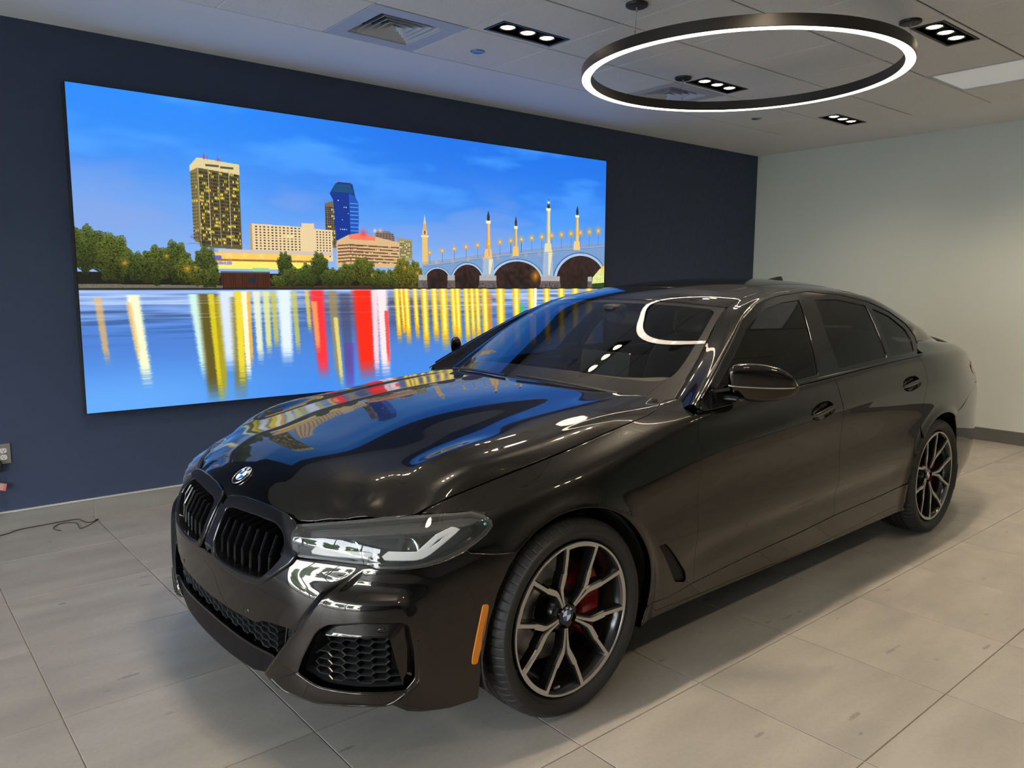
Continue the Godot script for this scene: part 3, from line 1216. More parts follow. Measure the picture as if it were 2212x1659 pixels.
func paint_city() -> ImageTexture:
	art = Image.create(LW, LH, false, Image.FORMAT_RGB8)
	var n1 := FastNoiseLite.new()
	n1.seed = 5
	n1.frequency = 0.0035
	n1.fractal_octaves = 4
	var n2 := FastNoiseLite.new()
	n2.seed = 9
	n2.frequency = 0.02
	n2.fractal_octaves = 3
	var hz := 0.612
	for y in LH:
		var t := float(y) / LH
		for x in LW:
			var s := float(x) / LW
			var c: Color
			if t < hz:
				var f := t / hz
				c = Color(0.17, 0.53, 0.95).lerp(Color(0.27, 0.56, 0.93), smoothstep(0.0, 0.45, f)).lerp(Color(0.56, 0.70, 0.91), smoothstep(0.35, 0.95, f))
				c = c.lerp(Color(0.10, 0.42, 0.88), 0.75 * smoothstep(0.1, 0.6, s) * (1.0 - smoothstep(0.0, 0.75, f)))
				var cl := n1.get_noise_2d(x * 0.55, y * 2.0)
				c = c.lerp(Color(0.33, 0.64, 0.98), clampf(cl * 1.8, 0, 0.8) * (1.0 - f))
				c = c.lerp(Color(0.50, 0.62, 0.88), clampf(-cl * 1.4, 0, 0.5) * smoothstep(0.15, 0.6, f))
				c = c.lerp(Color(0.53, 0.65, 0.88), 0.55 * smoothstep(0.35, 0.0, s) * smoothstep(0.30, 0.55, f) * (1.0 - smoothstep(0.75, 1.0, f)))
				c = c.lerp(Color(0.95, 0.78, 0.45), 0.40 * smoothstep(0.45, 0.75, s) * smoothstep(0.72, 1.0, f))
			else:
				var f := (t - hz) / (1.0 - hz)
				c = Color(0.56, 0.68, 0.90).lerp(Color(0.30, 0.50, 0.82), smoothstep(0.0, 0.35, f)).lerp(Color(0.27, 0.55, 0.91), smoothstep(0.4, 1.0, f))
				c = c.lerp(Color(0.42, 0.68, 0.96), 0.75 * smoothstep(0.35, 0.05, s) * smoothstep(0.45, 0.95, f))
				var st := n2.get_noise_2d(x * 0.12, y * 4.0)
				c = c.lerp(Color(0.80, 0.87, 0.97), clampf(st * 1.4, 0, 0.8) * smoothstep(0.42, 0.05, f))
				c = c.lerp(Color(0.12, 0.20, 0.34), clampf(-st * 1.2, 0, 0.55) * smoothstep(0.55, 0.12, f) * smoothstep(0.0, 0.1, f))
				c = c.lerp(Color(0.30, 0.28, 0.36), 0.55 * smoothstep(0.25, 0.42, s) * smoothstep(0.66, 0.50, s) * smoothstep(0.62, 0.2, f) * smoothstep(0.0, 0.12, f))
			art.set_pixel(x, y, c)
	# far shore behind everything
	arect(0.0, 0.56, 1.0, 0.612, Color(0.10, 0.10, 0.08))
	# glass and concrete tower on the left
	apoly([0.1505, 0.212, 0.161, 0.182, 0.161, 0.46, 0.153, 0.455], Color(0.52, 0.47, 0.30), 0.05)
	apoly([0.161, 0.182, 0.2215, 0.192, 0.221, 0.477, 0.160, 0.472], Color(0.38, 0.34, 0.22), 0.05)
	apoly([0.1505, 0.209, 0.161, 0.181, 0.2215, 0.191, 0.2215, 0.226, 0.161, 0.214, 0.1505, 0.228], Color(0.86, 0.80, 0.60), 0.03)
	arect(0.173, 0.200, 0.192, 0.207, Color(0.35, 0.32, 0.25))
	arect(0.194, 0.203, 0.213, 0.210, Color(0.35, 0.32, 0.25))
	for b in 4:
		windows(0.1625 + b * 0.0147, 0.222, 0.1625 + (b + 1) * 0.0147 - 0.0012, 0.462, 6, 21, Color(0.15, 0.14, 0.12), Color(1.0, 0.88, 0.30), 0.42, 0.62, 0.62, 0.003)
		arect(0.1625 + b * 0.0147 - 0.0012, 0.214, 0.1625 + b * 0.0147 - 0.0002, 0.47, Color(0.72, 0.66, 0.48))
	windows(0.1515, 0.232, 0.160, 0.45, 3, 20, Color(0.36, 0.32, 0.20), Color(0.9, 0.78, 0.3), 0.12, 0.7, 0.6, -0.004)
	arect(0.171, 0.165, 0.1716, 0.186, Color(0.3, 0.3, 0.35))
	arect(0.176, 0.172, 0.1766, 0.188, Color(0.5, 0.3, 0.35))
	arect(0.190, 0.170, 0.1906, 0.19, Color(0.6, 0.3, 0.35))
	aglow(0.171, 0.178, 7, Color(1, 0.1, 0.2), 1.3)
	aglow(0.192, 0.182, 7, Color(1, 0.1, 0.2), 1.3)
	# blue glass tower with a faceted crown
	apoly([0.357, 0.300, 0.376, 0.284, 0.376, 0.46, 0.357, 0.46], Color(0.46, 0.40, 0.32), 0.04)
	windows(0.3575, 0.31, 0.375, 0.45, 5, 18, Color(0.12, 0.13, 0.20), Color(1.0, 0.9, 0.5), 0.3, 0.55, 0.7)
	apoly([0.366, 0.262, 0.376, 0.226, 0.381, 0.218, 0.402, 0.217, 0.407, 0.222, 0.4115, 0.266, 0.417, 0.29, 0.4165, 0.46, 0.376, 0.46, 0.372, 0.285], Color(0.04, 0.20, 0.56), 0.05)
	apoly([0.400, 0.256, 0.4115, 0.266, 0.417, 0.29, 0.4165, 0.46, 0.402, 0.46], Color(0.09, 0.33, 0.72), 0.05)
	apoly([0.368, 0.258, 0.377, 0.226, 0.403, 0.219, 0.411, 0.262, 0.400, 0.254], Color(0.05, 0.26, 0.44), 0.05)
	for r in 11:
		arect(0.402, 0.292 + r * 0.0145, 0.4165, 0.2945 + r * 0.0145, Color(0.55, 0.75, 0.95), 0.7)
	for r in 5:
		arect(0.372 + r * 0.0012, 0.252 - r * 0.006, 0.408 - r * 0.0008, 0.253 - r * 0.006, Color(0.25, 0.5, 0.7), 0.6)
	windows(0.379, 0.28, 0.400, 0.42, 6, 12, Color(0.04, 0.19, 0.53), Color(0.85, 0.92, 1.0), 0.14, 0.5, 0.3)
	for g in [0.379, 0.390, 0.402]:
		aglow(g, 0.216, 5, Color(1.0, 0.3, 0.3), 1.2)
	# cream slab hotel
	apoly([0.234, 0.386, 0.317, 0.390, 0.317, 0.376, 0.338, 0.375, 0.338, 0.394, 0.369, 0.396, 0.369, 0.51, 0.234, 0.51], Color(0.90, 0.80, 0.62), 0.03)
	arect(0.234, 0.386, 0.2375, 0.51, Color(0.70, 0.60, 0.42))
	windows(0.241, 0.392, 0.316, 0.487, 12, 10, Color(0.22, 0.18, 0.16), Color(1.0, 0.92, 0.5), 0.06, 0.45, 0.42)
	windows(0.340, 0.400, 0.367, 0.498, 5, 10, Color(0.25, 0.20, 0.18), Color(1.0, 0.92, 0.5), 0.05, 0.45, 0.42)
	# long red-lit block and its stepped neighbours
	apoly([0.447, 0.391, 0.474, 0.388, 0.485, 0.408, 0.485, 0.44, 0.447, 0.44], Color(0.52, 0.46, 0.42), 0.04)
	windows(0.449, 0.397, 0.484, 0.43, 6, 4, Color(0.28, 0.24, 0.22), Color(1, 0.95, 0.7), 0.3, 0.7, 0.5)
	apoly([0.490, 0.412, 0.519, 0.418, 0.520, 0.50, 0.490, 0.50], Color(0.62, 0.58, 0.42), 0.04)
	windows(0.495, 0.424, 0.519, 0.49, 8, 9, Color(0.25, 0.24, 0.18), Color(1, 0.95, 0.5), 0.3, 0.5, 0.5)
	apoly([0.376, 0.434, 0.397, 0.410, 0.418, 0.401, 0.447, 0.412, 0.494, 0.431, 0.494, 0.53, 0.375, 0.53], Color(0.84, 0.70, 0.52), 0.03)
	apoly([0.397, 0.411, 0.418, 0.401, 0.447, 0.412, 0.447, 0.428, 0.400, 0.426], Color(0.98, 0.42, 0.34), 0.03, 0.75)
	for r in 6:
		apoly([0.378, 0.449 + r * 0.012, 0.400, 0.444 + r * 0.012, 0.493, 0.450 + r * 0.012, 0.493, 0.4545 + r * 0.012, 0.400, 0.4495 + r * 0.012, 0.378, 0.4545 + r * 0.012], Color(0.45, 0.30, 0.22), 0.1)
	windows(0.400, 0.445, 0.493, 0.519, 30, 6, Color(0.36, 0.25, 0.2), Color(1.0, 0.9, 0.6), 0.35, 0.5, 0.35)
	aglow(0.447, 0.39, 12, Color(1.0, 0.85, 0.6), 1.2)
	aglow(0.457, 0.388, 12, Color(1.0, 0.7, 0.6), 1.2)
	aglow(0.425, 0.402, 26, Color(1.0, 0.15, 0.15), 0.8)
	# lit pavilion and highway deck
	arect(0.186, 0.478, 0.37, 0.492, Color(0.80, 0.74, 0.70))
	arect(0.178, 0.490, 0.36, 0.512, Color(0.98, 0.78, 0.36))
	arect(0.178, 0.511, 0.36, 0.519, Color(0.62, 0.42, 0.22))
	arect(0.178, 0.518, 0.33, 0.545, Color(0.99, 0.90, 0.42))
	arect(0.236, 0.54, 0.262, 0.556, Color(0.55, 0.78, 0.66))
	arect(0.176, 0.500, 0.19, 0.512, Color(0.25, 0.30, 0.85), 0.8)
	arect(0.178, 0.52, 0.205, 0.53, Color(0.30, 0.35, 0.9), 0.6)
	for k in 60:
		arect(rng.randf_range(0.178, 0.345), rng.randf_range(0.493, 0.54), 0, 0, Color(1, 0.97, 0.8))
		var gs := rng.randf_range(0.18, 0.34)
		var gt := rng.randf_range(0.494, 0.535)
		ap(int(gs * LW), int(gt * LH), Color(1, 1, 0.9))
		ap(int(gs * LW) + 1, int(gt * LH), Color(1, 1, 0.9))
	for g in [0.20, 0.225, 0.25, 0.285, 0.31]:
		aglow(g, 0.497, 13, Color(1, 0.9, 0.6), 0.7)
	# rust-brown sheet pile wall
	arect(0.188, 0.556, 0.263, 0.609, Color(0.30, 0.16, 0.11))
	for k in 26:
		arect(0.188 + k * 0.0029, 0.558, 0.1889 + k * 0.0029, 0.609, Color(0.17, 0.09, 0.07))
	arect(0.188, 0.553, 0.263, 0.558, Color(0.30, 0.34, 0.40))
	arect(0.229, 0.575, 0.241, 0.592, Color(0.10, 0.16, 0.24))
	# campanile
	apoly([0.5405, 0.402, 0.5515, 0.402, 0.552, 0.515, 0.540, 0.515], Color(0.90, 0.74, 0.45), 0.04)
	apoly([0.5375, 0.398, 0.5545, 0.398, 0.5535, 0.405, 0.5385, 0.405], Color(0.95, 0.85, 0.62), 0.03)
	apoly([0.5415, 0.375, 0.5505, 0.375, 0.5515, 0.398, 0.5405, 0.398], Color(0.88, 0.72, 0.46), 0.04)
	apoly([0.543, 0.352, 0.549, 0.352, 0.5505, 0.375, 0.5415, 0.375], Color(0.78, 0.66, 0.48), 0.04)
	apoly([0.546, 0.314, 0.549, 0.352, 0.543, 0.352], Color(0.85, 0.76, 0.6), 0.03)
	arect(0.5445, 0.38, 0.5475, 0.395, Color(0.45, 0.32, 0.2))
	# shoreline
	apoly([0.0, 0.596, 0.19, 0.600, 0.19, 0.612, 0.0, 0.612], Color(0.42, 0.40, 0.34), 0.2)
	apoly([0.262, 0.602, 0.545, 0.598, 0.545, 0.612, 0.262, 0.612], Color(0.26, 0.19, 0.13), 0.25)
	# trees
	for q in [[0.012, 0.49, 0.032, 0.095, 0.12], [0.045, 0.515, 0.030, 0.085, 0.25], [0.072, 0.54, 0.024, 0.06, 0.1], [0.098, 0.535, 0.026, 0.075, 0.2], [0.128, 0.525, 0.024, 0.08, 0.15], [0.142, 0.55, 0.02, 0.05, 0.5], [0.165, 0.535, 0.020, 0.085, 0.1], [0.176, 0.57, 0.014, 0.045, 0.2], [0.155, 0.57, 0.016, 0.04, 0.35],
			[0.287, 0.525, 0.014, 0.06, 0.1], [0.300, 0.57, 0.024, 0.045, 0.15], [0.275, 0.585, 0.014, 0.026, 0.3], [0.325, 0.565, 0.022, 0.05, 0.12], [0.346, 0.53, 0.018, 0.065, 0.08], [0.366, 0.57, 0.022, 0.045, 0.15], [0.392, 0.56, 0.020, 0.05, 0.25], [0.424, 0.545, 0.026, 0.07, 0.4], [0.452, 0.575, 0.022, 0.045, 0.25], [0.478, 0.575, 0.018, 0.045, 0.4], [0.500, 0.545, 0.018, 0.075, 0.7], [0.522, 0.555, 0.018, 0.065, 0.8], [0.534, 0.57, 0.010, 0.05, 0.6]]:
		atree(q[0], q[1], q[2], q[3], q[4])
	for q in [[0.058, 0.53, 16], [0.113, 0.505, 12], [0.14, 0.545, 18], [0.152, 0.54, 12], [0.44, 0.56, 10], [0.505, 0.53, 14], [0.53, 0.55, 14]]:
		aglow(q[0], q[1], q[2], Color(1.0, 0.7, 0.2), 0.8)
	for k in 18:   # bare branches of a dead tree
		var x := 0.166
		var y := 0.47
		var a := rng.randf_range(-PI * 0.9, -PI * 0.1)
		for i in 26:
			x += cos(a) * 0.0009
			y += sin(a) * 0.0021
			a += rng.randf_range(-0.18, 0.18)
			ap(int(x * LW), int(y * LH), Color(0.22, 0.18, 0.18), 0.8)
	# stone bridge: face, arches with a paler ring, piers
	apoly([0.541, 0.516, 0.687, 0.473, 0.845, 0.434, 1.0, 0.403, 1.0, 0.612, 0.541, 0.612], Color(0.46, 0.60, 0.78), 0.05)
	var deck := func(s: float) -> float:
		return lerpf(0.516, 0.473, (s - 0.541) / 0.146) if s < 0.687 else (lerpf(0.473, 0.434, (s - 0.687) / 0.158) if s < 0.845 else lerpf(0.434, 0.403, (s - 0.845) / 0.155))
	for arc in [[0.572, 0.0275, 0.530, 0.588], [0.639, 0.035, 0.511, 0.586], [0.759, 0.061, 0.492, 0.580], [0.931, 0.070, 0.457, 0.575]]:
		for y in range(int((arc[2] - 0.02) * LH), int(0.612 * LH)):
			for x in range(int((arc[0] - arc[1] - 0.008) * LW), mini(LW, int((arc[0] + arc[1] + 0.008) * LW))):
				var dx: float = (float(x) / LW - arc[0]) / arc[1]
				var dy: float = maxf(0.0, (arc[3] - float(y) / LH) / (arc[3] - arc[2]))
				var r := sqrt(dx * dx + dy * dy)
				if r < 1.0:
					var d := 0.75 + 0.5 * n2.get_noise_2d(x * 2.0, y * 2.0) + 0.25 * smoothstep(0.2, 1.0, r)
					ap(x, y, Color(0.20 * d, 0.13 * d, 0.12 * d))
				elif r < 1.10 and dy > 0.0:
					ap(x, y, Color(0.64, 0.76, 0.90))
				elif r < 1.14 and dy > 0.0:
					ap(x, y, Color(0.28, 0.38, 0.52))
	# what shows through the last arch
	apoly([0.965, 0.56, 0.985, 0.52, 1.0, 0.50, 1.0, 0.612, 0.962, 0.612], Color(0.85, 0.88, 0.55), 0.25)
	apoly([0.962, 0.59, 1.0, 0.585, 1.0, 0.612, 0.962, 0.612], Color(0.16, 0.26, 0.08), 0.3)
	for pr in [[0.541, 0.009], [0.602, 0.008], [0.686, 0.020], [0.845, 0.026], [0.957, 0.006]]:
		apoly([pr[0] - pr[1], 0.578, pr[0] + pr[1], 0.578, pr[0] + pr[1] * 1.15, 0.613, pr[0] - pr[1] * 1.15, 0.613], Color(0.40, 0.36, 0.36), 0.2)
		apoly([pr[0] - pr[1], 0.556, pr[0] + pr[1], 0.556, pr[0] + pr[1], 0.579, pr[0] - pr[1], 0.579], Color(0.66, 0.66, 0.66), 0.08)
	for y in range(int(0.586 * LH), int(0.613 * LH)):
		for x in range(int(0.541 * LW), int(0.96 * LW)):
			if n2.get_noise_2d(x * 3.0, y * 6.0) > 0.12:
				ap(x, y, Color(0.14, 0.11, 0.12), 0.45)
	for x in range(int(0.541 * LW), LW):
		var dk: float = deck.call(float(x) / LW)
		var y0 := int(dk * LH)
		for y in range(y0 - 6, y0 + 1):
			if y == y0 - 6 or y == y0 or x % 4 == 0:
				ap(x, y, Color(0.62, 0.50, 0.42))
		ap(x, y0 + 2, Color(0.80, 0.84, 0.90), 0.7)
		ap(x, y0 + 6, Color(0.30, 0.42, 0.58), 0.7)
	# bridge pylons
	for py in [[0.687, 0.300, 0.0062, Color(0.90, 0.74, 0.46)], [0.754, 0.315, 0.005, Color(0.93, 0.74, 0.40)], [0.838, 0.225, 0.0068, Color(0.88, 0.84, 0.66)], [0.9175, 0.245, 0.0062, Color(0.93, 0.78, 0.48)]]:
		var s: float = py[0]
		var w: float = py[2]
		var c: Color = py[3]
		var d: float = deck.call(s)
		apoly([s - w * 0.62, py[1] + 0.03, s + w * 0.62, py[1] + 0.03, s + w * 0.85, d, s - w * 0.85, d], c, 0.04)
		apoly([s - w * 0.62, py[1] + 0.03, s - w * 0.2, py[1] + 0.03, s - w * 0.25, d, s - w * 0.85, d], Color(c.r * 0.75, c.g * 0.72, c.b * 0.7), 0.04, 0.8)
		apoly([s - w * 1.25, d - 0.03, s + w * 1.25, d - 0.03, s + w * 1.6, d + 0.012, s - w * 1.6, d + 0.012], c, 0.05)
		apoly([s - w * 0.95, py[1] + 0.022, s + w * 0.95, py[1] + 0.022, s + w * 0.8, py[1] + 0.034, s - w * 0.8, py[1] + 0.034], Color(0.97, 0.92, 0.72), 0.03)
		apoly([s, py[1] - 0.022, s + w * 0.55, py[1] + 0.004, s + w * 0.45, py[1] + 0.022, s - w * 0.45, py[1] + 0.022, s - w * 0.55, py[1] + 0.004], Color(0.20, 0.17, 0.20), 0.1)
		if s > 0.74 and s < 0.76 or s > 0.9:
			continue
		apoly([s - 0.012, d + 0.01, s + 0.012, d + 0.01, s + 0.014, 0.556, s - 0.014, 0.556], Color(0.62, 0.70, 0.80), 0.05)
		apoly([s + 0.001, d + 0.012, s + 0.011, d + 0.012, s + 0.005, 0.55, s + 0.001, 0.55], Color(0.92, 0.86, 0.72), 0.05)
	aglow(0.838, 0.222, 14, Color(0.9, 1.0, 0.95), 1.4)
	for y in range(int(0.27 * LH), int(0.39 * LH)):
		ap(int(0.8385 * LW) + (y % 2), y, Color(0.45, 0.95, 0.75), 0.55)
	# street lamps
	for k in 17:
		var s := 0.556 + k * 0.0265
		var d: float = deck.call(s)
		var up := 0.045 + 0.028 * (s - 0.55) / 0.45
		arect(s, d - up, s + 0.0007, d, Color(0.3, 0.25, 0.3))
		aglow(s, d - up, 15 + 30 * (s - 0.55), Color(1.0, 0.66, 0.10), 2.2, 10)
		aglow(s, d - up, 4, Color(1.0, 0.95, 0.7), 2.0)
	for k in 9:
		aglow(0.57 + k * 0.035, 0.505 - k * 0.007, 16, Color(1.0, 0.75, 0.3), 0.5)
	aglow(0.805, 0.556, 40, Color(1.0, 0.62, 0.10), 1.5, 18)
	aglow(0.995, 0.51, 26, Color(1.0, 0.6, 0.15), 1.2, 14)
	# water: streaks of every lamp
	arect(0.0, 0.610, 1.0, 0.616, Color(0.07, 0.09, 0.09), 0.8)
	streak(0.022, 0.005, Color(0.95, 0.72, 0.38), 0.64, 0.86, 0.008, 0.7)
	streak(0.066, 0.0085, Color(0.96, 0.98, 0.80), 0.632, 0.94, 0.014, 1.0)
	streak(0.060, 0.004, Color(0.98, 0.72, 0.40), 0.655, 0.85, 0.01, 0.6)
	streak(0.148, 0.008, Color(0.82, 0.95, 0.88), 0.63, 0.93, 0.013, 0.95)
	streak(0.167, 0.014, Color(0.38, 0.32, 0.10), 0.63, 1.02, 0.006, 0.95, 0.4)
	streak(0.172, 0.005, Color(0.86, 0.80, 0.12), 0.63, 1.02, 0.010, 0.95)
	streak(0.183, 0.006, Color(0.70, 0.62, 0.10), 0.64, 1.02, 0.004, 0.9)
	streak(0.195, 0.012, Color(0.84, 0.89, 0.99), 0.620, 0.91, 0.004, 1.0, 0.5)
	streak(0.212, 0.012, Color(0.50, 0.44, 0.12), 0.64, 1.02, -0.001, 0.75, 0.6)
	streak(0.2125, 0.0065, Color(0.93, 0.84, 0.20), 0.622, 0.97, 0.002, 1.0)
	streak(0.2215, 0.005, Color(0.99, 0.98, 0.82), 0.622, 0.95, 0.003, 1.0)
	streak(0.228, 0.003, Color(0.98, 0.72, 0.2), 0.625, 0.9, 0.002, 0.9)
	streak(0.240, 0.006, Color(0.90, 0.93, 0.82), 0.622, 0.89, 0.004, 0.95)
	streak(0.255, 0.0055, Color(0.90, 0.90, 0.55), 0.622, 0.86, 0.003, 0.9)
	streak(0.267, 0.005, Color(0.80, 0.76, 0.32), 0.625, 0.84, 0.003, 0.85)
	streak(0.284, 0.012, Color(0.88, 0.93, 0.99), 0.618, 0.90, 0.003, 1.0, 0.8)
	streak(0.300, 0.005, Color(0.80, 0.78, 0.35), 0.622, 0.86, 0.006, 0.8)
	streak(0.322, 0.004, Color(0.90, 0.80, 0.30), 0.62, 0.78, 0.004, 0.8)
	streak(0.339, 0.012, Color(1.0, 0.20, 0.24), 0.617, 0.965, 0.010, 1.0, 0.7)
	streak(0.334, 0.005, Color(1.0, 0.62, 0.36), 0.66, 0.86, 0.006, 0.9)
	streak(0.366, 0.008, Color(0.62, 0.54, 0.34), 0.62, 0.99, 0.010, 0.8)
	streak(0.371, 0.004, Color(0.92, 0.84, 0.45), 0.72, 1.0, 0.010, 0.9)
	streak(0.388, 0.010, Color(0.28, 0.26, 0.36), 0.63, 1.0, 0.006, 0.55, 0.5)
	streak(0.395, 0.010, Color(0.42, 0.22, 0.62), 0.82, 1.02, 0.0, 0.5, 0.6)
	streak(0.421, 0.019, Color(0.98, 0.16, 0.08), 0.615, 0.985, 0.008, 1.0, 0.6)
	streak(0.443, 0.006, Color(1.0, 0.82, 0.86), 0.62, 0.975, 0.004, 1.0)
	streak(0.457, 0.011, Color(1.0, 0.90, 0.90), 0.617, 0.985, 0.008, 1.0)
	streak(0.466, 0.004, Color(1.0, 0.25, 0.25), 0.70, 0.93, 0.004, 0.9)
	for k in [[0.487, 0.006, 0.84], [0.4965, 0.004, 0.82], [0.506, 0.0065, 0.85], [0.524, 0.0055, 0.83], [0.543, 0.008, 0.88], [0.564, 0.0075, 0.85], [0.584, 0.010, 0.88], [0.605, 0.007, 0.85], [0.615, 0.007, 0.87], [0.635, 0.007, 0.87], [0.648, 0.006, 0.86], [0.660, 0.0065, 0.86], [0.678, 0.009, 0.88], [0.716, 0.011, 0.90], [0.755, 0.010, 0.90], [0.795, 0.010, 0.90], [0.835, 0.009, 0.90], [0.875, 0.010, 0.92], [0.915, 0.010, 0.92], [0.955, 0.010, 0.92]]:
		streak(k[0], k[1], Color(0.98, 0.74, 0.10), 0.614, k[2], 0.006, 1.0)
		streak(k[0], k[1] * 0.45, Color(1.0, 0.95, 0.45), 0.614, k[2] - 0.05, 0.005, 1.0)
	streak(0.805, 0.004, Color(1.0, 0.98, 0.9), 0.612, 0.88, 0.0, 1.0)
	streak(0.770, 0.005, Color(0.20, 0.75, 0.45), 0.68, 0.9, 0.003, 0.8)
	streak(0.690, 0.006, Color(0.85, 0.55, 0.25), 0.63, 0.84, 0.004, 0.8, 0.4)
	for k in 26:   # thin ripples near the far shore
		var t := 0.618 + pow(rng.randf(), 1.6) * 0.09
		var s := rng.randf_range(-0.1, 0.9)
		arect(maxf(0, s), t, minf(1.0, s + rng.randf_range(0.1, 0.4)), t + 0.002, Color(0.86, 0.90, 0.97), rng.randf_range(0.15, 0.45))
	return ImageTexture.create_from_image(art)


func build_lightbox() -> void:
	var l := -1.202
	var r := 3.231
	var b := 0.6447
	var t := 2.5658
	var root := node("lightbox_picture", null, Vector3((l + r) / 2, (b + t) / 2, 0))
	tag(root, "wide backlit picture of a city, bridge and river at dusk on the navy wall", "lightbox")
	var mb := MB.new()
	var w := r - l
	var h := t - b
	for s in [-1, 1]:
		mb.box(Vector3(w, 0.006, 0.08), T(Vector3(0, s * (h / 2 - 0.003), 0.04)))
		mb.box(Vector3(0.006, h - 0.012, 0.08), T(Vector3(s * (w / 2 - 0.003), 0, 0.04)))
	mb.box(Vector3(w - 0.012, h - 0.012, 0.01), T(Vector3(0, 0, 0.006)))
	obj("frame", mb, M.black_satin, root)
	mb = MB.new()
	var x := w / 2 - 0.006
	var y := h / 2 - 0.006
	var z := 0.0795
	var q := [Vector3(-x, y, z), Vector3(x, y, z), Vector3(x, -y, z), Vector3(-x, -y, z)]
	var u := [Vector2(0, 0), Vector2(1, 0), Vector2(1, 1), Vector2(0, 1)]
	for i in [0, 1, 2, 0, 2, 3]:
		mb.v.push_back(q[i])
		mb.n.push_back(Vector3.BACK)
		mb.uv.push_back(u[i])
	var m := mat(Color(0.02, 0.02, 0.02), 0.5)
	m.emission_enabled = true
	m.emission = Color.WHITE
	m.emission_operator = BaseMaterial3D.EMISSION_OP_MULTIPLY
	m.emission_texture = paint_city()
	m.emission_energy_multiplier = LIGHTBOX_GLOW
	m.texture_repeat = false
	obj("screen", mb, m, root)
	var a := AreaLight3D.new()
	a.name = "screen_light"
	a.position = Vector3(0, 0, 0.085)
	a.rotation = Vector3(0, PI, 0)
	a.area_size = Vector2(w, h)
	a.light_energy = 0.08
	a.light_color = Color(0.45, 0.65, 1.0)
	a.shadow_enabled = true
	root.add_child(a)


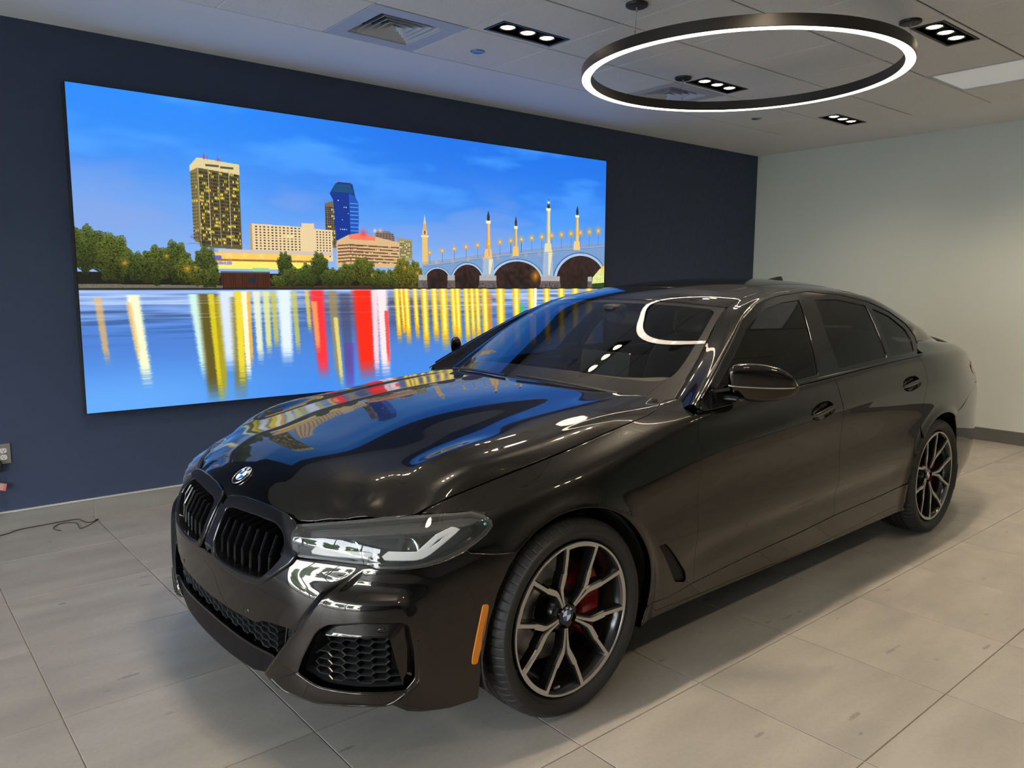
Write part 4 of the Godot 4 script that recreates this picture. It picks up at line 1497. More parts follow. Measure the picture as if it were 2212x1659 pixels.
# ---------------------------------------------------------------- the car: surfaces
# Car axes: x forward from the rear axle, y up, z to the car's right (so its left flank has z < 0).
# Lower body: lines running the length of the car, each a list of (forward, half width, height), from the centre over the shoulder to the sill.
const ROWS := [
	[-1.08, 0, 1.085, -0.9, 0, 1.097, -0.7, 0, 1.11, 0, 0, 1.14, 1, 0, 1.11, 2, 0, 1.05, 2.43, 0, 1.016, 2.68, 0, 0.999, 3.08, 0, 0.952, 3.43, 0, 0.88, 3.6, 0, 0.834, 3.709, 0, 0.767, 3.755, 0, 0.72, 3.785, 0, 0.66],
	[-1.08, 0.22, 1.082, -0.9, 0.22, 1.094, -0.7, 0.22, 1.107, 0, 0.22, 1.137, 1, 0.22, 1.107, 2, 0.22, 1.047, 2.43, 0.22, 1.014, 2.68, 0.22, 0.997, 3.08, 0.22, 0.95, 3.43, 0.22, 0.8775, 3.6, 0.215, 0.826, 3.7, 0.21, 0.762, 3.748, 0.205, 0.714, 3.775, 0.2, 0.66],
	[-1.08, 0.36, 1.074, -0.9, 0.37, 1.088, -0.7, 0.37, 1.103, 0, 0.37, 1.13, 1, 0.37, 1.1, 2, 0.38, 1.039, 2.43, 0.38, 1.006, 2.68, 0.38, 0.987, 3.08, 0.37, 0.939, 3.43, 0.36, 0.868, 3.6, 0.35, 0.811, 3.69, 0.345, 0.745, 3.73, 0.34, 0.7, 3.755, 0.335, 0.65, 3.785, 0.33, 0.58],
	[-1.08, 0.44, 1.064, -0.9, 0.46, 1.081, -0.7, 0.475, 1.097, 0, 0.48, 1.124, 1, 0.48, 1.092, 2, 0.49, 1.032, 2.43, 0.49, 0.999, 2.68, 0.485, 0.979, 3.08, 0.475, 0.9295, 3.43, 0.46, 0.8585, 3.6, 0.45, 0.791, 3.66, 0.445, 0.747, 3.7, 0.44, 0.705, 3.725, 0.435, 0.66, 3.78, 0.42, 0.58],
	[-1.08, 0.5, 1.047, -0.9, 0.545, 1.068, -0.7, 0.58, 1.088, 0, 0.61, 1.115, 1, 0.61, 1.083, 2, 0.61, 1.024, 2.43, 0.61, 0.994, 2.68, 0.605, 0.975, 3.08, 0.6, 0.9265, 3.43, 0.58, 0.8495, 3.55, 0.57, 0.79, 3.62, 0.56, 0.743, 3.66, 0.555, 0.7, 3.68, 0.55, 0.66, 3.74, 0.52, 0.6, 3.78, 0.5, 0.56],
	[-1.08, 0.515, 1.0335, -0.9, 0.575, 1.058, -0.7, 0.615, 1.081, 0, 0.66, 1.1065, 1, 0.66, 1.073, 2, 0.66, 1.016, 2.43, 0.66, 0.9865, 2.68, 0.6575, 0.9685, 3.08, 0.65, 0.9235, 3.43, 0.625, 0.842, 3.53, 0.617, 0.785, 3.6, 0.607, 0.743, 3.64, 0.5952, 0.6787, 3.67, 0.5852, 0.6447, 3.74, 0.5476, 0.5914, 3.78, 0.525, 0.56],
	[-1.08, 0.53, 1.02, -0.9, 0.605, 1.048, -0.7, 0.65, 1.074, 0, 0.71, 1.098, 1, 0.71, 1.063, 2, 0.71, 1.008, 2.43, 0.71, 0.9775, 2.68, 0.71, 0.9595, 3.08, 0.7, 0.9085, 3.43, 0.67, 0.827, 3.5, 0.66, 0.782, 3.56, 0.65, 0.742, 3.6, 0.645, 0.7, 3.62, 0.64, 0.66, 3.7, 0.6, 0.6, 3.78, 0.55, 0.56],
	[-1.08, 0.5463, 0.9972, -0.9, 0.6408, 1.0331, -0.7, 0.6955, 1.0616, -0.3, 0.749, 1.0797, 0, 0.762, 1.0831, 1, 0.7685, 1.0448, 2, 0.762, 0.9995, 2.3, 0.762, 0.983, 2.43, 0.7644, 0.9685, 2.68, 0.7664, 0.943, 3.08, 0.7591, 0.885, 3.43, 0.725, 0.8, 3.5, 0.7, 0.762, 3.56, 0.688, 0.722, 3.6, 0.6905, 0.674, 3.7, 0.639, 0.6, 3.78, 0.5825, 0.56],
	[-1.08, 0.555, 0.985, -0.9, 0.66, 1.025, -0.7, 0.72, 1.055, -0.3, 0.778, 1.07, 0, 0.79, 1.075, 1, 0.8, 1.035, 2, 0.79, 0.995, 2.3, 0.79, 0.973, 2.48, 0.795, 0.953, 2.735, 0.797, 0.911, 3, 0.795, 0.865, 3.165, 0.785, 0.836, 3.33, 0.77, 0.803, 3.474, 0.745, 0.76, 3.53, 0.73, 0.73, 3.57, 0.72, 0.695, 3.6, 0.715, 0.66, 3.7, 0.66, 0.6, 3.78, 0.6, 0.56],
	[-1.08, 0.6, 0.94, -0.9, 0.715, 0.985, -0.7, 0.785, 1.02, -0.3, 0.845, 1.042, 0.264, 0.873, 1.045, 1.272, 0.888, 1.007, 2, 0.889, 0.972, 2.33, 0.885, 0.94, 2.6, 0.88, 0.885, 2.9, 0.87, 0.825, 3.2, 0.846, 0.765, 3.35, 0.818, 0.73, 3.5, 0.775, 0.69, 3.65, 0.7, 0.635, 3.78, 0.6, 0.585],
	[-1.08, 0.64, 0.87, -0.9, 0.75, 0.92, -0.7, 0.815, 0.95, -0.3, 0.885, 0.972, 0.264, 0.903, 0.98, 1.272, 0.908, 0.945, 2, 0.908, 0.905, 2.33, 0.906, 0.88, 2.6, 0.903, 0.83, 2.9, 0.897, 0.78, 3.2, 0.868, 0.72, 3.35, 0.84, 0.69, 3.5, 0.795, 0.65, 3.65, 0.72, 0.6, 3.78, 0.62, 0.56],
	[-1.08, 0.68, 0.8, -0.9, 0.785, 0.84, -0.7, 0.845, 0.87, -0.3, 0.912, 0.897, 0.45, 0.926, 0.905, 1.42, 0.93, 0.862, 2, 0.93, 0.83, 2.33, 0.927, 0.8, 2.6, 0.922, 0.76, 2.9, 0.915, 0.715, 3.2, 0.89, 0.655, 3.35, 0.86, 0.64, 3.5, 0.815, 0.61, 3.65, 0.74, 0.57, 3.78, 0.64, 0.54],
	[-1.08, 0.7, 0.66, -0.9, 0.8, 0.7, -0.7, 0.865, 0.71, -0.3, 0.92, 0.72, 0.45, 0.924, 0.72, 1.42, 0.922, 0.7, 2, 0.922, 0.68, 2.33, 0.922, 0.66, 2.6, 0.922, 0.63, 2.9, 0.918, 0.6, 3.2, 0.895, 0.56, 3.35, 0.868, 0.55, 3.5, 0.825, 0.54, 3.65, 0.75, 0.52, 3.78, 0.65, 0.5],
	[-1.08, 0.7, 0.5, -0.9, 0.8, 0.51, -0.7, 0.868, 0.52, -0.3, 0.92, 0.52, 0.45, 0.924, 0.53, 1.42, 0.922, 0.52, 2, 0.922, 0.51, 2.33, 0.923, 0.5, 2.6, 0.924, 0.49, 2.9, 0.92, 0.47, 3.2, 0.896, 0.45, 3.35, 0.87, 0.45, 3.5, 0.83, 0.45, 3.65, 0.755, 0.45, 3.78, 0.655, 0.45],
	[-1.08, 0.67, 0.33, -0.9, 0.77, 0.33, -0.7, 0.85, 0.33, -0.3, 0.9, 0.335, 0.45, 0.9, 0.345, 1.42, 0.892, 0.34, 2, 0.892, 0.325, 2.33, 0.896, 0.31, 2.6, 0.905, 0.31, 2.9, 0.91, 0.31, 3.2, 0.89, 0.3, 3.35, 0.862, 0.3, 3.5, 0.82, 0.3, 3.65, 0.745, 0.3, 3.78, 0.645, 0.3],
	[-1.08, 0.6, 0.21, -0.9, 0.7, 0.2, -0.7, 0.8, 0.195, -0.3, 0.87, 0.19, 0.45, 0.878, 0.19, 1.42, 0.876, 0.195, 2, 0.876, 0.2, 2.33, 0.882, 0.205, 2.6, 0.89, 0.205, 2.9, 0.895, 0.19, 3.2, 0.875, 0.17, 3.35, 0.845, 0.17, 3.5, 0.8, 0.17, 3.65, 0.72, 0.17, 3.78, 0.62, 0.17],
]
const ROW_K := [0.0, 0.22, 0.37, 0.47, 0.60, 0.655, 0.71, 0.775, 0.81, 0.90, 0.98, 1.06, 1.21, 1.40, 1.60, 1.74]
# Nose: outlines at several heights, forward position for each half width
const NOSE_H := [0.10, 0.16, 0.30, 0.45, 0.55, 0.64, 0.72, 0.80, 0.88]
const NOSE_V := [0.0, 0.3, 0.45, 0.577, 0.7, 0.8, 0.87]
const NOSE_U := [[3.80, 3.785, 3.758, 3.72, 3.65, 3.54, 3.36], [3.825, 3.81, 3.784, 3.748, 3.682, 3.575, 3.40], [3.842, 3.827, 3.801, 3.765, 3.702, 3.60, 3.44], [3.84, 3.825, 3.80, 3.765, 3.705, 3.605, 3.45], [3.835, 3.818, 3.792, 3.755, 3.69, 3.59, 3.44],
	[3.80, 3.785, 3.755, 3.71, 3.64, 3.545, 3.40], [3.755, 3.735, 3.70, 3.65, 3.575, 3.47, 3.31], [3.69, 3.665, 3.62, 3.56, 3.47, 3.34, 3.15], [3.60, 3.57, 3.52, 3.45, 3.34, 3.19, 2.98]]
const NOSE_S := [0.895, 0.905, 0.915, 0.92, 0.92, 0.912, 0.905, 0.90, 0.89]
const TAIL_H := [0.20, 0.33, 0.5, 0.7, 0.84, 0.93, 1.03]
const TAIL := [[0.868, 0.795, 0.695, 0.57, -1.03, -1.06, -1.065], [0.90, 0.85, 0.77, 0.66, -1.085, -1.115, -1.12], [0.92, 0.868, 0.80, 0.70, -1.10, -1.125, -1.13], [0.92, 0.865, 0.80, 0.70, -1.10, -1.122, -1.128], [0.914, 0.848, 0.785, 0.68, -1.085, -1.105, -1.11], [0.897, 0.822, 0.745, 0.64, -1.07, -1.09, -1.095], [0.86, 0.785, 0.67, 0.56, -1.052, -1.078, -1.083]]
const ARCH := 0.378
const HUB := 0.340
const WB := 2.975
var SL: Surf   # lower body (a forward, b round the section)
var SF: Surf   # nose (a angle * 1.1, b height)
var SB: Surf   # nose with the bumper's relief
var SN: Surf   # headlamp lens, fuller than the nose
var SR: Surf   # tail
var SG: Surf   # side glass (a forward, b height)
var ST: Surf   # windscreen, roof and rear window (a forward, b half width)
var SP: Surf   # pillars and roof rails (a along, b across)


func seg_dist(p: Vector2, poly: PackedVector2Array) -> float:
	var d := 9.0
	for i in poly.size():
		d = minf(d, p.distance_to(Geometry2D.get_closest_point_to_segment(p, poly[i], poly[(i + 1) % poly.size()])))
	return d


func build_surfaces() -> void:
	var rows := []
	for r in ROWS:
		var xs := []
		var ys := []
		for i in range(0, r.size(), 3):
			xs.push_back(float(r[i]))
			ys.push_back(Vector2(r[i + 1], r[i + 2]))
		rows.push_back(NS.new(xs, ys))
	SL = Surf.new()
	SL.a0 = -1.08
	SL.da = 0.01
	SL.nu = 487
	SL.b0 = -1.74
	SL.db = 0.01
	SL.nt = 349
	SL.tab.resize(SL.nu * SL.nt)
	for i in SL.nu:
		var u := SL.a0 + SL.da * i
		var pts := []
		for k in rows.size():
			pts.push_back(rows[k].at(u))
		var sp := NS.new(ROW_K, pts)
		for j in 175:
			var t := j * 0.01
			var q: Vector2 = sp.at(t)
			if t > 0.9:   # rolled lips round the wheel openings
				for w in [0.0, WB]:
					var r := Vector2(u - w, q.y - HUB).length()
					if r > 0.33 and r < 0.5:
						q.x += 0.013 * exp(-pow((r - ARCH) / 0.030, 2.0))
				# crease along the doors at handle height
				q.x += 0.0035 * exp(-pow((t - 1.062) / 0.022, 2.0)) * smoothstep(2.75, 2.2, u) * smoothstep(-0.5, -0.1, u)
				# hollow above the sill
				q.x -= 0.010 * exp(-pow((t - 1.50) / 0.05, 2.0)) * smoothstep(2.45, 2.2, u) * smoothstep(0.35, 0.6, u)
			SL.tab[i * SL.nt + 174 + j] = Vector3(u, q.y, -q.x)
			SL.tab[i * SL.nt + 174 - j] = Vector3(u, q.y, q.x)
	# nose
	var lev := []
	for j in NOSE_H.size():
		var th := []
		var rr := []
		var us: Array = NOSE_U[j] + [3.05 if j < 7 else 2.85, 2.6]
		var vs: Array = NOSE_V + [NOSE_S[j], NOSE_S[j] + 0.012]
		for i in us.size():
			var a := atan2(vs[i], us[i] - 2.6)
			var r := Vector2(us[i] - 2.6, vs[i]).length()
			th.push_back(a)
			rr.push_back(r)
			if i > 0:
				th.push_front(-a)
				rr.push_front(r)
		lev.push_back(NS.new(th, rr))
	SF = Surf.new()
	SF.a0 = -1.656
	SF.da = 0.008
	SF.nu = 415
	SF.b0 = 0.10
	SF.db = 0.006
	SF.nt = 131
	SF.tab.resize(SF.nu * SF.nt)
	SB = Surf.new()
	SB.a0 = SF.a0; SB.da = SF.da; SB.nu = SF.nu; SB.b0 = SF.b0; SB.db = SF.db; SB.nt = SF.nt
	SB.tab.resize(SF.nu * SF.nt)
	var blade := pv([0.655, 0.618, 0.56, 0.540, 0.489, 0.428, 0.429, 0.351, 0.345, 0.235, 0.40, 0.205, 0.535, 0.208, 0.64, 0.222, 0.735, 0.228, 0.765, 0.250, 0.803, 0.292, 0.806, 0.339, 0.80, 0.42, 0.788, 0.502, 0.776, 0.527, 0.755, 0.545, 0.60, 0.548])
	for i in SF.nu:
		var a := SF.a0 + SF.da * i
		var col := []
		for l in lev:
			col.push_back(float(l.at(a / 1.1)))
		var sp := NS.new(NOSE_H, col)
		for j in SF.nt:
			var h := SF.b0 + SF.db * j
			var r: float = sp.at(h)
			var c := a / 1.1
			SF.tab[i * SF.nt + j] = Vector3(2.6 + r * cos(c), h, -r * sin(c))
			var q := Vector2(absf(a), h)
			if q.x > 0.30 and q.x < 0.9 and h < 0.68:
				var d := seg_dist(q, blade)
				if not Geometry2D.is_point_in_polygon(q, blade):
					d = -d
				r += 0.018 * smoothstep(-0.010, 0.008, d) * smoothstep(0.632, 0.545, h)
			# ledge under the headlamps and the dished centre
			r -= 0.012 * exp(-pow((h - 0.575) / 0.03, 2.0)) * smoothstep(0.42, 0.6, q.x) * smoothstep(0.85, 0.72, q.x)
			SB.tab[i * SF.nt + j] = Vector3(2.6 + r * cos(c), h, -r * sin(c))
	# headlamp lens: bulges so that its lower two thirds stand steeper
	var up := NS.new([0.40, 0.575, 0.766, 0.93, 1.0], [0.703, 0.736, 0.760, 0.765, 0.74])
	var dn := NS.new([0.40, 0.55, 0.662, 0.769, 0.867, 0.918, 1.0], [0.622, 0.629, 0.627, 0.622, 0.640, 0.66, 0.71])
	SN = Surf.new()
	SN.a0 = SF.a0; SN.da = SF.da; SN.nu = SF.nu; SN.b0 = SF.b0; SN.db = SF.db; SN.nt = SF.nt
	SN.tab = SF.tab.duplicate()
	for i in SF.nu:
		var a := SF.a0 + SF.da * i
		if absf(a) < 0.38 or absf(a) > 1.02:
			continue
		var h0: float = dn.at(absf(a))
		var h1: float = up.at(absf(a))
		var c := a / 1.1
		var P0 := SF.p(a, h0)
		var P1 := SF.p(a, h1)
		var r0 := Vector2(P0.x - 2.6, P0.z).length()
		var r1 := Vector2(P1.x - 2.6, P1.z).length()
		var full := smoothstep(1.0, 0.90, absf(a)) * smoothstep(0.385, 0.44, absf(a))
		for j in SF.nt:
			var f := (SF.b0 + SF.db * j - h0) / (h1 - h0)
			if f > 0.0 and f < 1.0:
				var k := minf(f / 0.70, (1.0 - f) / 0.30)
				var old: Vector3 = SF.tab[i * SF.nt + j]
				var ro := Vector2(old.x - 2.6, old.z).length()
				var rn := lerpf(ro, lerpf(r0, r1, f) + 0.034 * k + 0.004 * sin(PI * minf(f / 0.7, 1.0)), full)
				SN.tab[i * SF.nt + j] = Vector3(2.6 + rn * cos(c), SF.b0 + SF.db * j, -rn * sin(c))
	# tail
	lev = []
	for j in TAIL_H.size():
		var q: Array = TAIL[j]
		var th := []
		var rr := []
		for p in [Vector2(q[6], 0.0), Vector2(q[5], 0.25), Vector2(q[4], 0.5), Vector2(-1.02, q[3]), Vector2(-0.9, q[2]), Vector2(-0.7, q[1]), Vector2(-0.3, q[0]), Vector2(0.2, q[0] + 0.004)]:
			var a := atan2(p.y, 0.2 - p.x)
			var r := Vector2(0.2 - p.x, p.y).length()
			th.push_back(a)
			rr.push_back(r)
			if p.y > 0.0:
				th.push_front(-a)
				rr.push_front(r)
		lev.push_back(NS.new(th, rr))
	SR = Surf.new()
	SR.sg = -1.0
	SR.a0 = -1.62
	SR.da = 0.02
	SR.nu = 163
	SR.b0 = 0.20
	SR.db = 0.01
	SR.nt = 84
	SR.tab.resize(SR.nu * SR.nt)
	for i in SR.nu:
		var a := SR.a0 + SR.da * i
		var col := []
		for l in lev:
			col.push_back(float(l.at(a)))
		var sp := NS.new(TAIL_H, col)
		for j in SR.nt:
			var h := SR.b0 + SR.db * j
			var r: float = sp.at(h)
			SR.tab[i * SR.nt + j] = Vector3(0.2 - r * cos(a), h, -r * sin(a))
	# side glass
	var vb := NS.new([-1.0, -0.6, -0.2, 0.26, 1.3, 2.0, 2.4], [0.74, 0.80, 0.835, 0.858, 0.872, 0.872, 0.866])
	SG = Surf.new()
	SG.sg = -1.0
	SG.a0 = -0.6
	SG.da = 0.05
	SG.nu = 62
	SG.b0 = 0.9
	SG.db = 0.02
	SG.nt = 28
	for i in SG.nu:
		for j in SG.nt:
			var u := SG.a0 + SG.da * i
			var h := SG.b0 + SG.db * j
			var d := h - 1.0
			SG.tab.push_back(Vector3(u, h, -(float(vb.at(u)) - 0.50 * d - 0.48 * d * d)))
	# windscreen, roof, rear window
	var c0 := NS.new([-0.85, -0.6, -0.3, 0.0, 0.3, 0.6, 0.9, 1.2, 1.5, 1.72, 1.9, 2.1, 2.3, 2.47, 2.55], [1.095, 1.20, 1.315, 1.398, 1.444, 1.466, 1.470, 1.458, 1.42, 1.362, 1.28, 1.185, 1.085, 0.997, 0.955])
	var ev := NS.new([-0.85, -0.7, -0.447, -0.208, 0.234, 0.6, 1.0, 1.4, 1.65, 2.0, 2.25, 2.55], [Vector2(0.585, 1.0), Vector2(0.575, 1.07), Vector2(0.55, 1.172), Vector2(0.53, 1.262), Vector2(0.52, 1.378), Vector2(0.532, 1.41), Vector2(0.538, 1.418), Vector2(0.548, 1.39), Vector2(0.57, 1.334), Vector2(0.68, 1.147), Vector2(0.735, 0.98), Vector2(0.80, 0.775)])
	ST = Surf.new()
	ST.a0 = -0.85
	ST.da = 0.04
	ST.nu = 86
	ST.b0 = -0.82
	ST.db = 0.04
	ST.nt = 42
	for i in ST.nu:
		for j in ST.nt:
			var u := ST.a0 + ST.da * i
			var v := ST.b0 + ST.db * j
			var e: Vector2 = ev.at(u)
			var c: float = c0.at(u)
			ST.tab.push_back(Vector3(u, c - (c - e.y) * pow(absf(v) / e.x, 2.3), -v))
	# pillars and rails: between the glass edge above and the window frame, then the quarter panel, below
	var E := [2.30, 2.25, 2.0, 1.80, 1.65, 1.4, 1.0, 0.6, 0.234, 0.05, -0.12, -0.28, -0.42, -0.52, -0.60, -0.66, -0.70, -0.73]
	var O := [[2.288, 0.976], [2.262, 0.992], [2.0, 1.138], [1.745, 1.272], [1.55, 1.338], [1.30, 1.376], [1.0, 1.394], [0.68, 1.376], [0.40, 1.336], [0.225, 1.278], [0.105, 1.208], [0.085, 1.145], [0.12, 1.085], [0.13, 0.0], [-0.05, 0.0], [-0.25, 0.0], [-0.45, 0.0], [-0.62, 0.0]]
	var hp := []
	var ht := []
	var hq := []
	var hs := []
	var xs := []
	for i in E.size():
		var e: Vector2 = ev.at(E[i])
		var P := ST.p(E[i], e.x)
		var tp := (ST.p(E[i], e.x) - ST.p(E[i], e.x - 0.02)).normalized()
		var Q: Vector3
		var tq: Vector3
		if O[i][1] > 0.0:
			Q = SG.p(O[i][0], O[i][1])
			tq = (SG.p(O[i][0], O[i][1] - 0.02) - Q).normalized()
		else:
			Q = SL.p(O[i][0], 0.872)
			tq = (SL.p(O[i][0], 0.90) - SL.p(O[i][0], 0.872)).normalized()
		var len_ := P.distance_to(Q) * 1.05
		hp.push_back(P)
		hq.push_back(Q)
		ht.push_back(tp * len_)
		hs.push_back(tq * len_)
		xs.push_back(float(i))
	var sp0 := NS.new(xs, hp)
	var sp1 := NS.new(xs, hq)
	var sp2 := NS.new(xs, ht)
	var sp3 := NS.new(xs, hs)
	SP = Surf.new()
	SP.a0 = 0.0
	SP.da = 0.2
	SP.nu = (E.size() - 1) * 5 + 1
	SP.b0 = 0.0
	SP.db = 0.1
	SP.nt = 11
	for i in SP.nu:
		var t := i * 0.2
		for j in 11:
			var w := j * 0.1
			var w2 := w * w
			var w3 := w2 * w
			SP.tab.push_back(sp0.at(t) * (2 * w3 - 3 * w2 + 1) + sp2.at(t) * (w3 - 2 * w2 + w) + sp1.at(t) * (-2 * w3 + 3 * w2) + sp3.at(t) * (w3 - w2))


# the section parameter of the lower body at (forward, height)
func tl(u: float, h: float) -> float:
	var lo := 0.78
	var hi := 1.74
	for k in 24:
		var m := (lo + hi) * 0.5
		if SL.p(u, m).y > h:
			lo = m
		else:
			hi = m
	return (lo + hi) * 0.5


# forward, height pairs on the flank -> surface coordinates
func flank(a: Array) -> PackedVector2Array:
	var o := PackedVector2Array()
	for i in range(0, a.size(), 2):
		o.push_back(Vector2(a[i], tl(a[i], a[i + 1])))
	return o


# part of a wheel opening's edge from angle d0 to d1 (degrees, 0 forward, 90 up)
func arch_line(wx: float, r: float, d0: float, d1: float, seg := 18) -> PackedVector2Array:
	var o := PackedVector2Array()
	for k in seg + 1:
		var d := deg_to_rad(lerpf(d0, d1, float(k) / seg))
		var u := wx + r * cos(d)
		o.push_back(Vector2(u, tl(u, HUB + r * sin(d))))
	return o


# the point of the lower body nearest to a place in space, in surface coordinates, from a first guess
func near_l(P: Vector3, a: float, b: float) -> Vector2:
	for k in 40:
		var e := 0.004
		var p := SL.p(a, b)
		var pa := (SL.p(a + e, b) - SL.p(a - e, b)) / (2.0 * e)
		var pb := (SL.p(a, b + e) - SL.p(a, b - e)) / (2.0 * e)
		var r := P - p
		var aa := pa.dot(pa)
		var bb := pb.dot(pb)
		var ab := pa.dot(pb)
		var det := aa * bb - ab * ab + 1e-9
		a = clampf(a + 0.6 * (bb * pa.dot(r) - ab * pb.dot(r)) / det, 2.2, 3.78)
		b = clampf(b + 0.6 * (aa * pb.dot(r) - ab * pa.dot(r)) / det, -0.9, 0.95)
	return Vector2(a, b)


# ---------------------------------------------------------------- the car: parts
var car: Node3D


func both(called: String, mb: MB, m: Material, parent: Node) -> Array:
	return [obj(called, mb, m, parent), obj(called, mirrored(mb), m, parent)]


func car_materials() -> void:
	# dark brown-grey metallic under clear lacquer
	var p := mat(lin(0.056, 0.050, 0.045), 0.025, 1.0, 0.25, 0.32)
	M.paint = p
	var g := mat(Color(0.015, 0.018, 0.017, 0.30), 0.02)
	g.transparency = BaseMaterial3D.TRANSPARENCY_ALPHA
	M.windscreen = g
	g = mat(Color(0.006, 0.006, 0.006, 0.93), 0.02)
	g.transparency = BaseMaterial3D.TRANSPARENCY_ALPHA
	g.metallic_specular = 0.38
	M.tint = g
	g = mat(Color(0.6, 0.62, 0.62, 0.08), 0.01)
	g.transparency = BaseMaterial3D.TRANSPARENCY_ALPHA
	M.lamp_lens = g
	M.rubber = mat(lin(0.012, 0.012, 0.012), 0.62)
	M.cut_alu = mat(lin(0.52, 0.50, 0.47), 0.30, 0.85)
	M.wheel_black = mat(lin(0.008, 0.008, 0.008), 0.18)
	M.disc = mat(lin(0.30, 0.29, 0.28), 0.35, 0.9)
	M.caliper = mat(lin(0.30, 0.010, 0.012), 0.3, 0.0, 0.6)
	M.amber = mat(lin(0.62, 0.20, 0.012), 0.25)
	M.red_lens = mat(lin(0.30, 0.015, 0.015), 0.12)
	M.drl = mat(lin(0.48, 0.50, 0.51), 0.12)
	M.blue = mat(lin(0.02, 0.13, 0.45), 0.15)
	M.white = mat(lin(0.80, 0.82, 0.84), 0.15)
	M.cabin = mat(lin(0.018, 0.018, 0.018), 0.7)
	M.dash_top = mat(lin(0.16, 0.155, 0.135), 0.75)
	M.leather = mat(lin(0.022, 0.021, 0.020), 0.5)
	M.chin = mat(lin(0.0045, 0.004, 0.005), 0.45)
	M.chin.metallic_specular = 0.22
	M.grille_mesh = mat(lin(0.030, 0.030, 0.031), 0.16)
	M.screen_glass = mat(lin(0.03, 0.035, 0.035), 0.12)


func build_car() -> void:
	build_surfaces()
	car_materials()
	car = node("sedan_car", null, Vector3(2.51406, 0, 2.49545))
	car.rotation.y = 0.0
	var a := 0.025138
	car.basis = Basis(Vector3(-cos(a), 0, sin(a)), Vector3.UP, Vector3(-sin(a), 0, -cos(a)))
	tag(car, "dark brown-grey four-door sedan parked before the city picture", "car")
	body_panels()
	nose_parts()
	headlamps()
	glasshouse()
	mirrors_and_handles()
	wheels()
	tail_parts()
	cabin()


func sym(half: PackedVector2Array) -> PackedVector2Array:
	# outline given for b >= 0 from the centre round to the centre again; add the mirror image
	var o := half.duplicate()
	for i in range(half.size() - 1, -1, -1):
		var q := half[i]
		if q.y > 1e-4:
			o.push_back(Vector2(q.x, -q.y))
	return o


func symx(half: PackedVector2Array) -> PackedVector2Array:
	var o := half.duplicate()
	for i in range(half.size() - 1, -1, -1):
		var q := half[i]
		if q.x > 1e-4:
			o.push_back(Vector2(-q.x, q.y))
	return o


const HEADLAMP := [0.413, 0.705, 0.502, 0.722, 0.575, 0.735, 0.691, 0.752, 0.766, 0.759, 0.83, 0.763, 0.925, 0.764, 0.962, 0.753, 0.986, 0.734, 0.990, 0.715, 0.968, 0.692, 0.918, 0.660, 0.867, 0.640, 0.818, 0.629, 0.769, 0.623, 0.690, 0.621, 0.662, 0.630, 0.551, 0.629, 0.448, 0.621]
const KIDNEY := [0.022, 0.690, 0.032, 0.708, 0.118, 0.722, 0.204, 0.725, 0.291, 0.723, 0.358, 0.717, 0.400, 0.705, 0.425, 0.688, 0.452, 0.628, 0.438, 0.602, 0.393, 0.566, 0.342, 0.526, 0.314, 0.516, 0.254, 0.508, 0.187, 0.509, 0.112, 0.516, 0.052, 0.532, 0.026, 0.575]
const KIDNEY_IN := [0.046, 0.678, 0.083, 0.690, 0.233, 0.697, 0.338, 0.694, 0.379, 0.678, 0.397, 0.659, 0.409, 0.636, 0.409, 0.611, 0.386, 0.578, 0.345, 0.537, 0.324, 0.529, 0.233, 0.522, 0.137, 0.522, 0.072, 0.530, 0.046, 0.570]
const INTAKE := [0.0, 0.374, 0.10, 0.376, 0.20, 0.380, 0.295, 0.384, 0.312, 0.388, 0.326, 0.398, 0.36, 0.405, 0.41, 0.409, 0.456, 0.412, 0.462, 0.404, 0.392, 0.300, 0.25, 0.300, 0.12, 0.304, 0.0, 0.306]
const SIDE_IN := [0.543, 0.427, 0.562, 0.451, 0.586, 0.468, 0.667, 0.484, 0.765, 0.484, 0.784, 0.472, 0.795, 0.389, 0.796, 0.308, 0.771, 0.272, 0.637, 0.268, 0.556, 0.267, 0.531, 0.273, 0.484, 0.291, 0.504, 0.346]


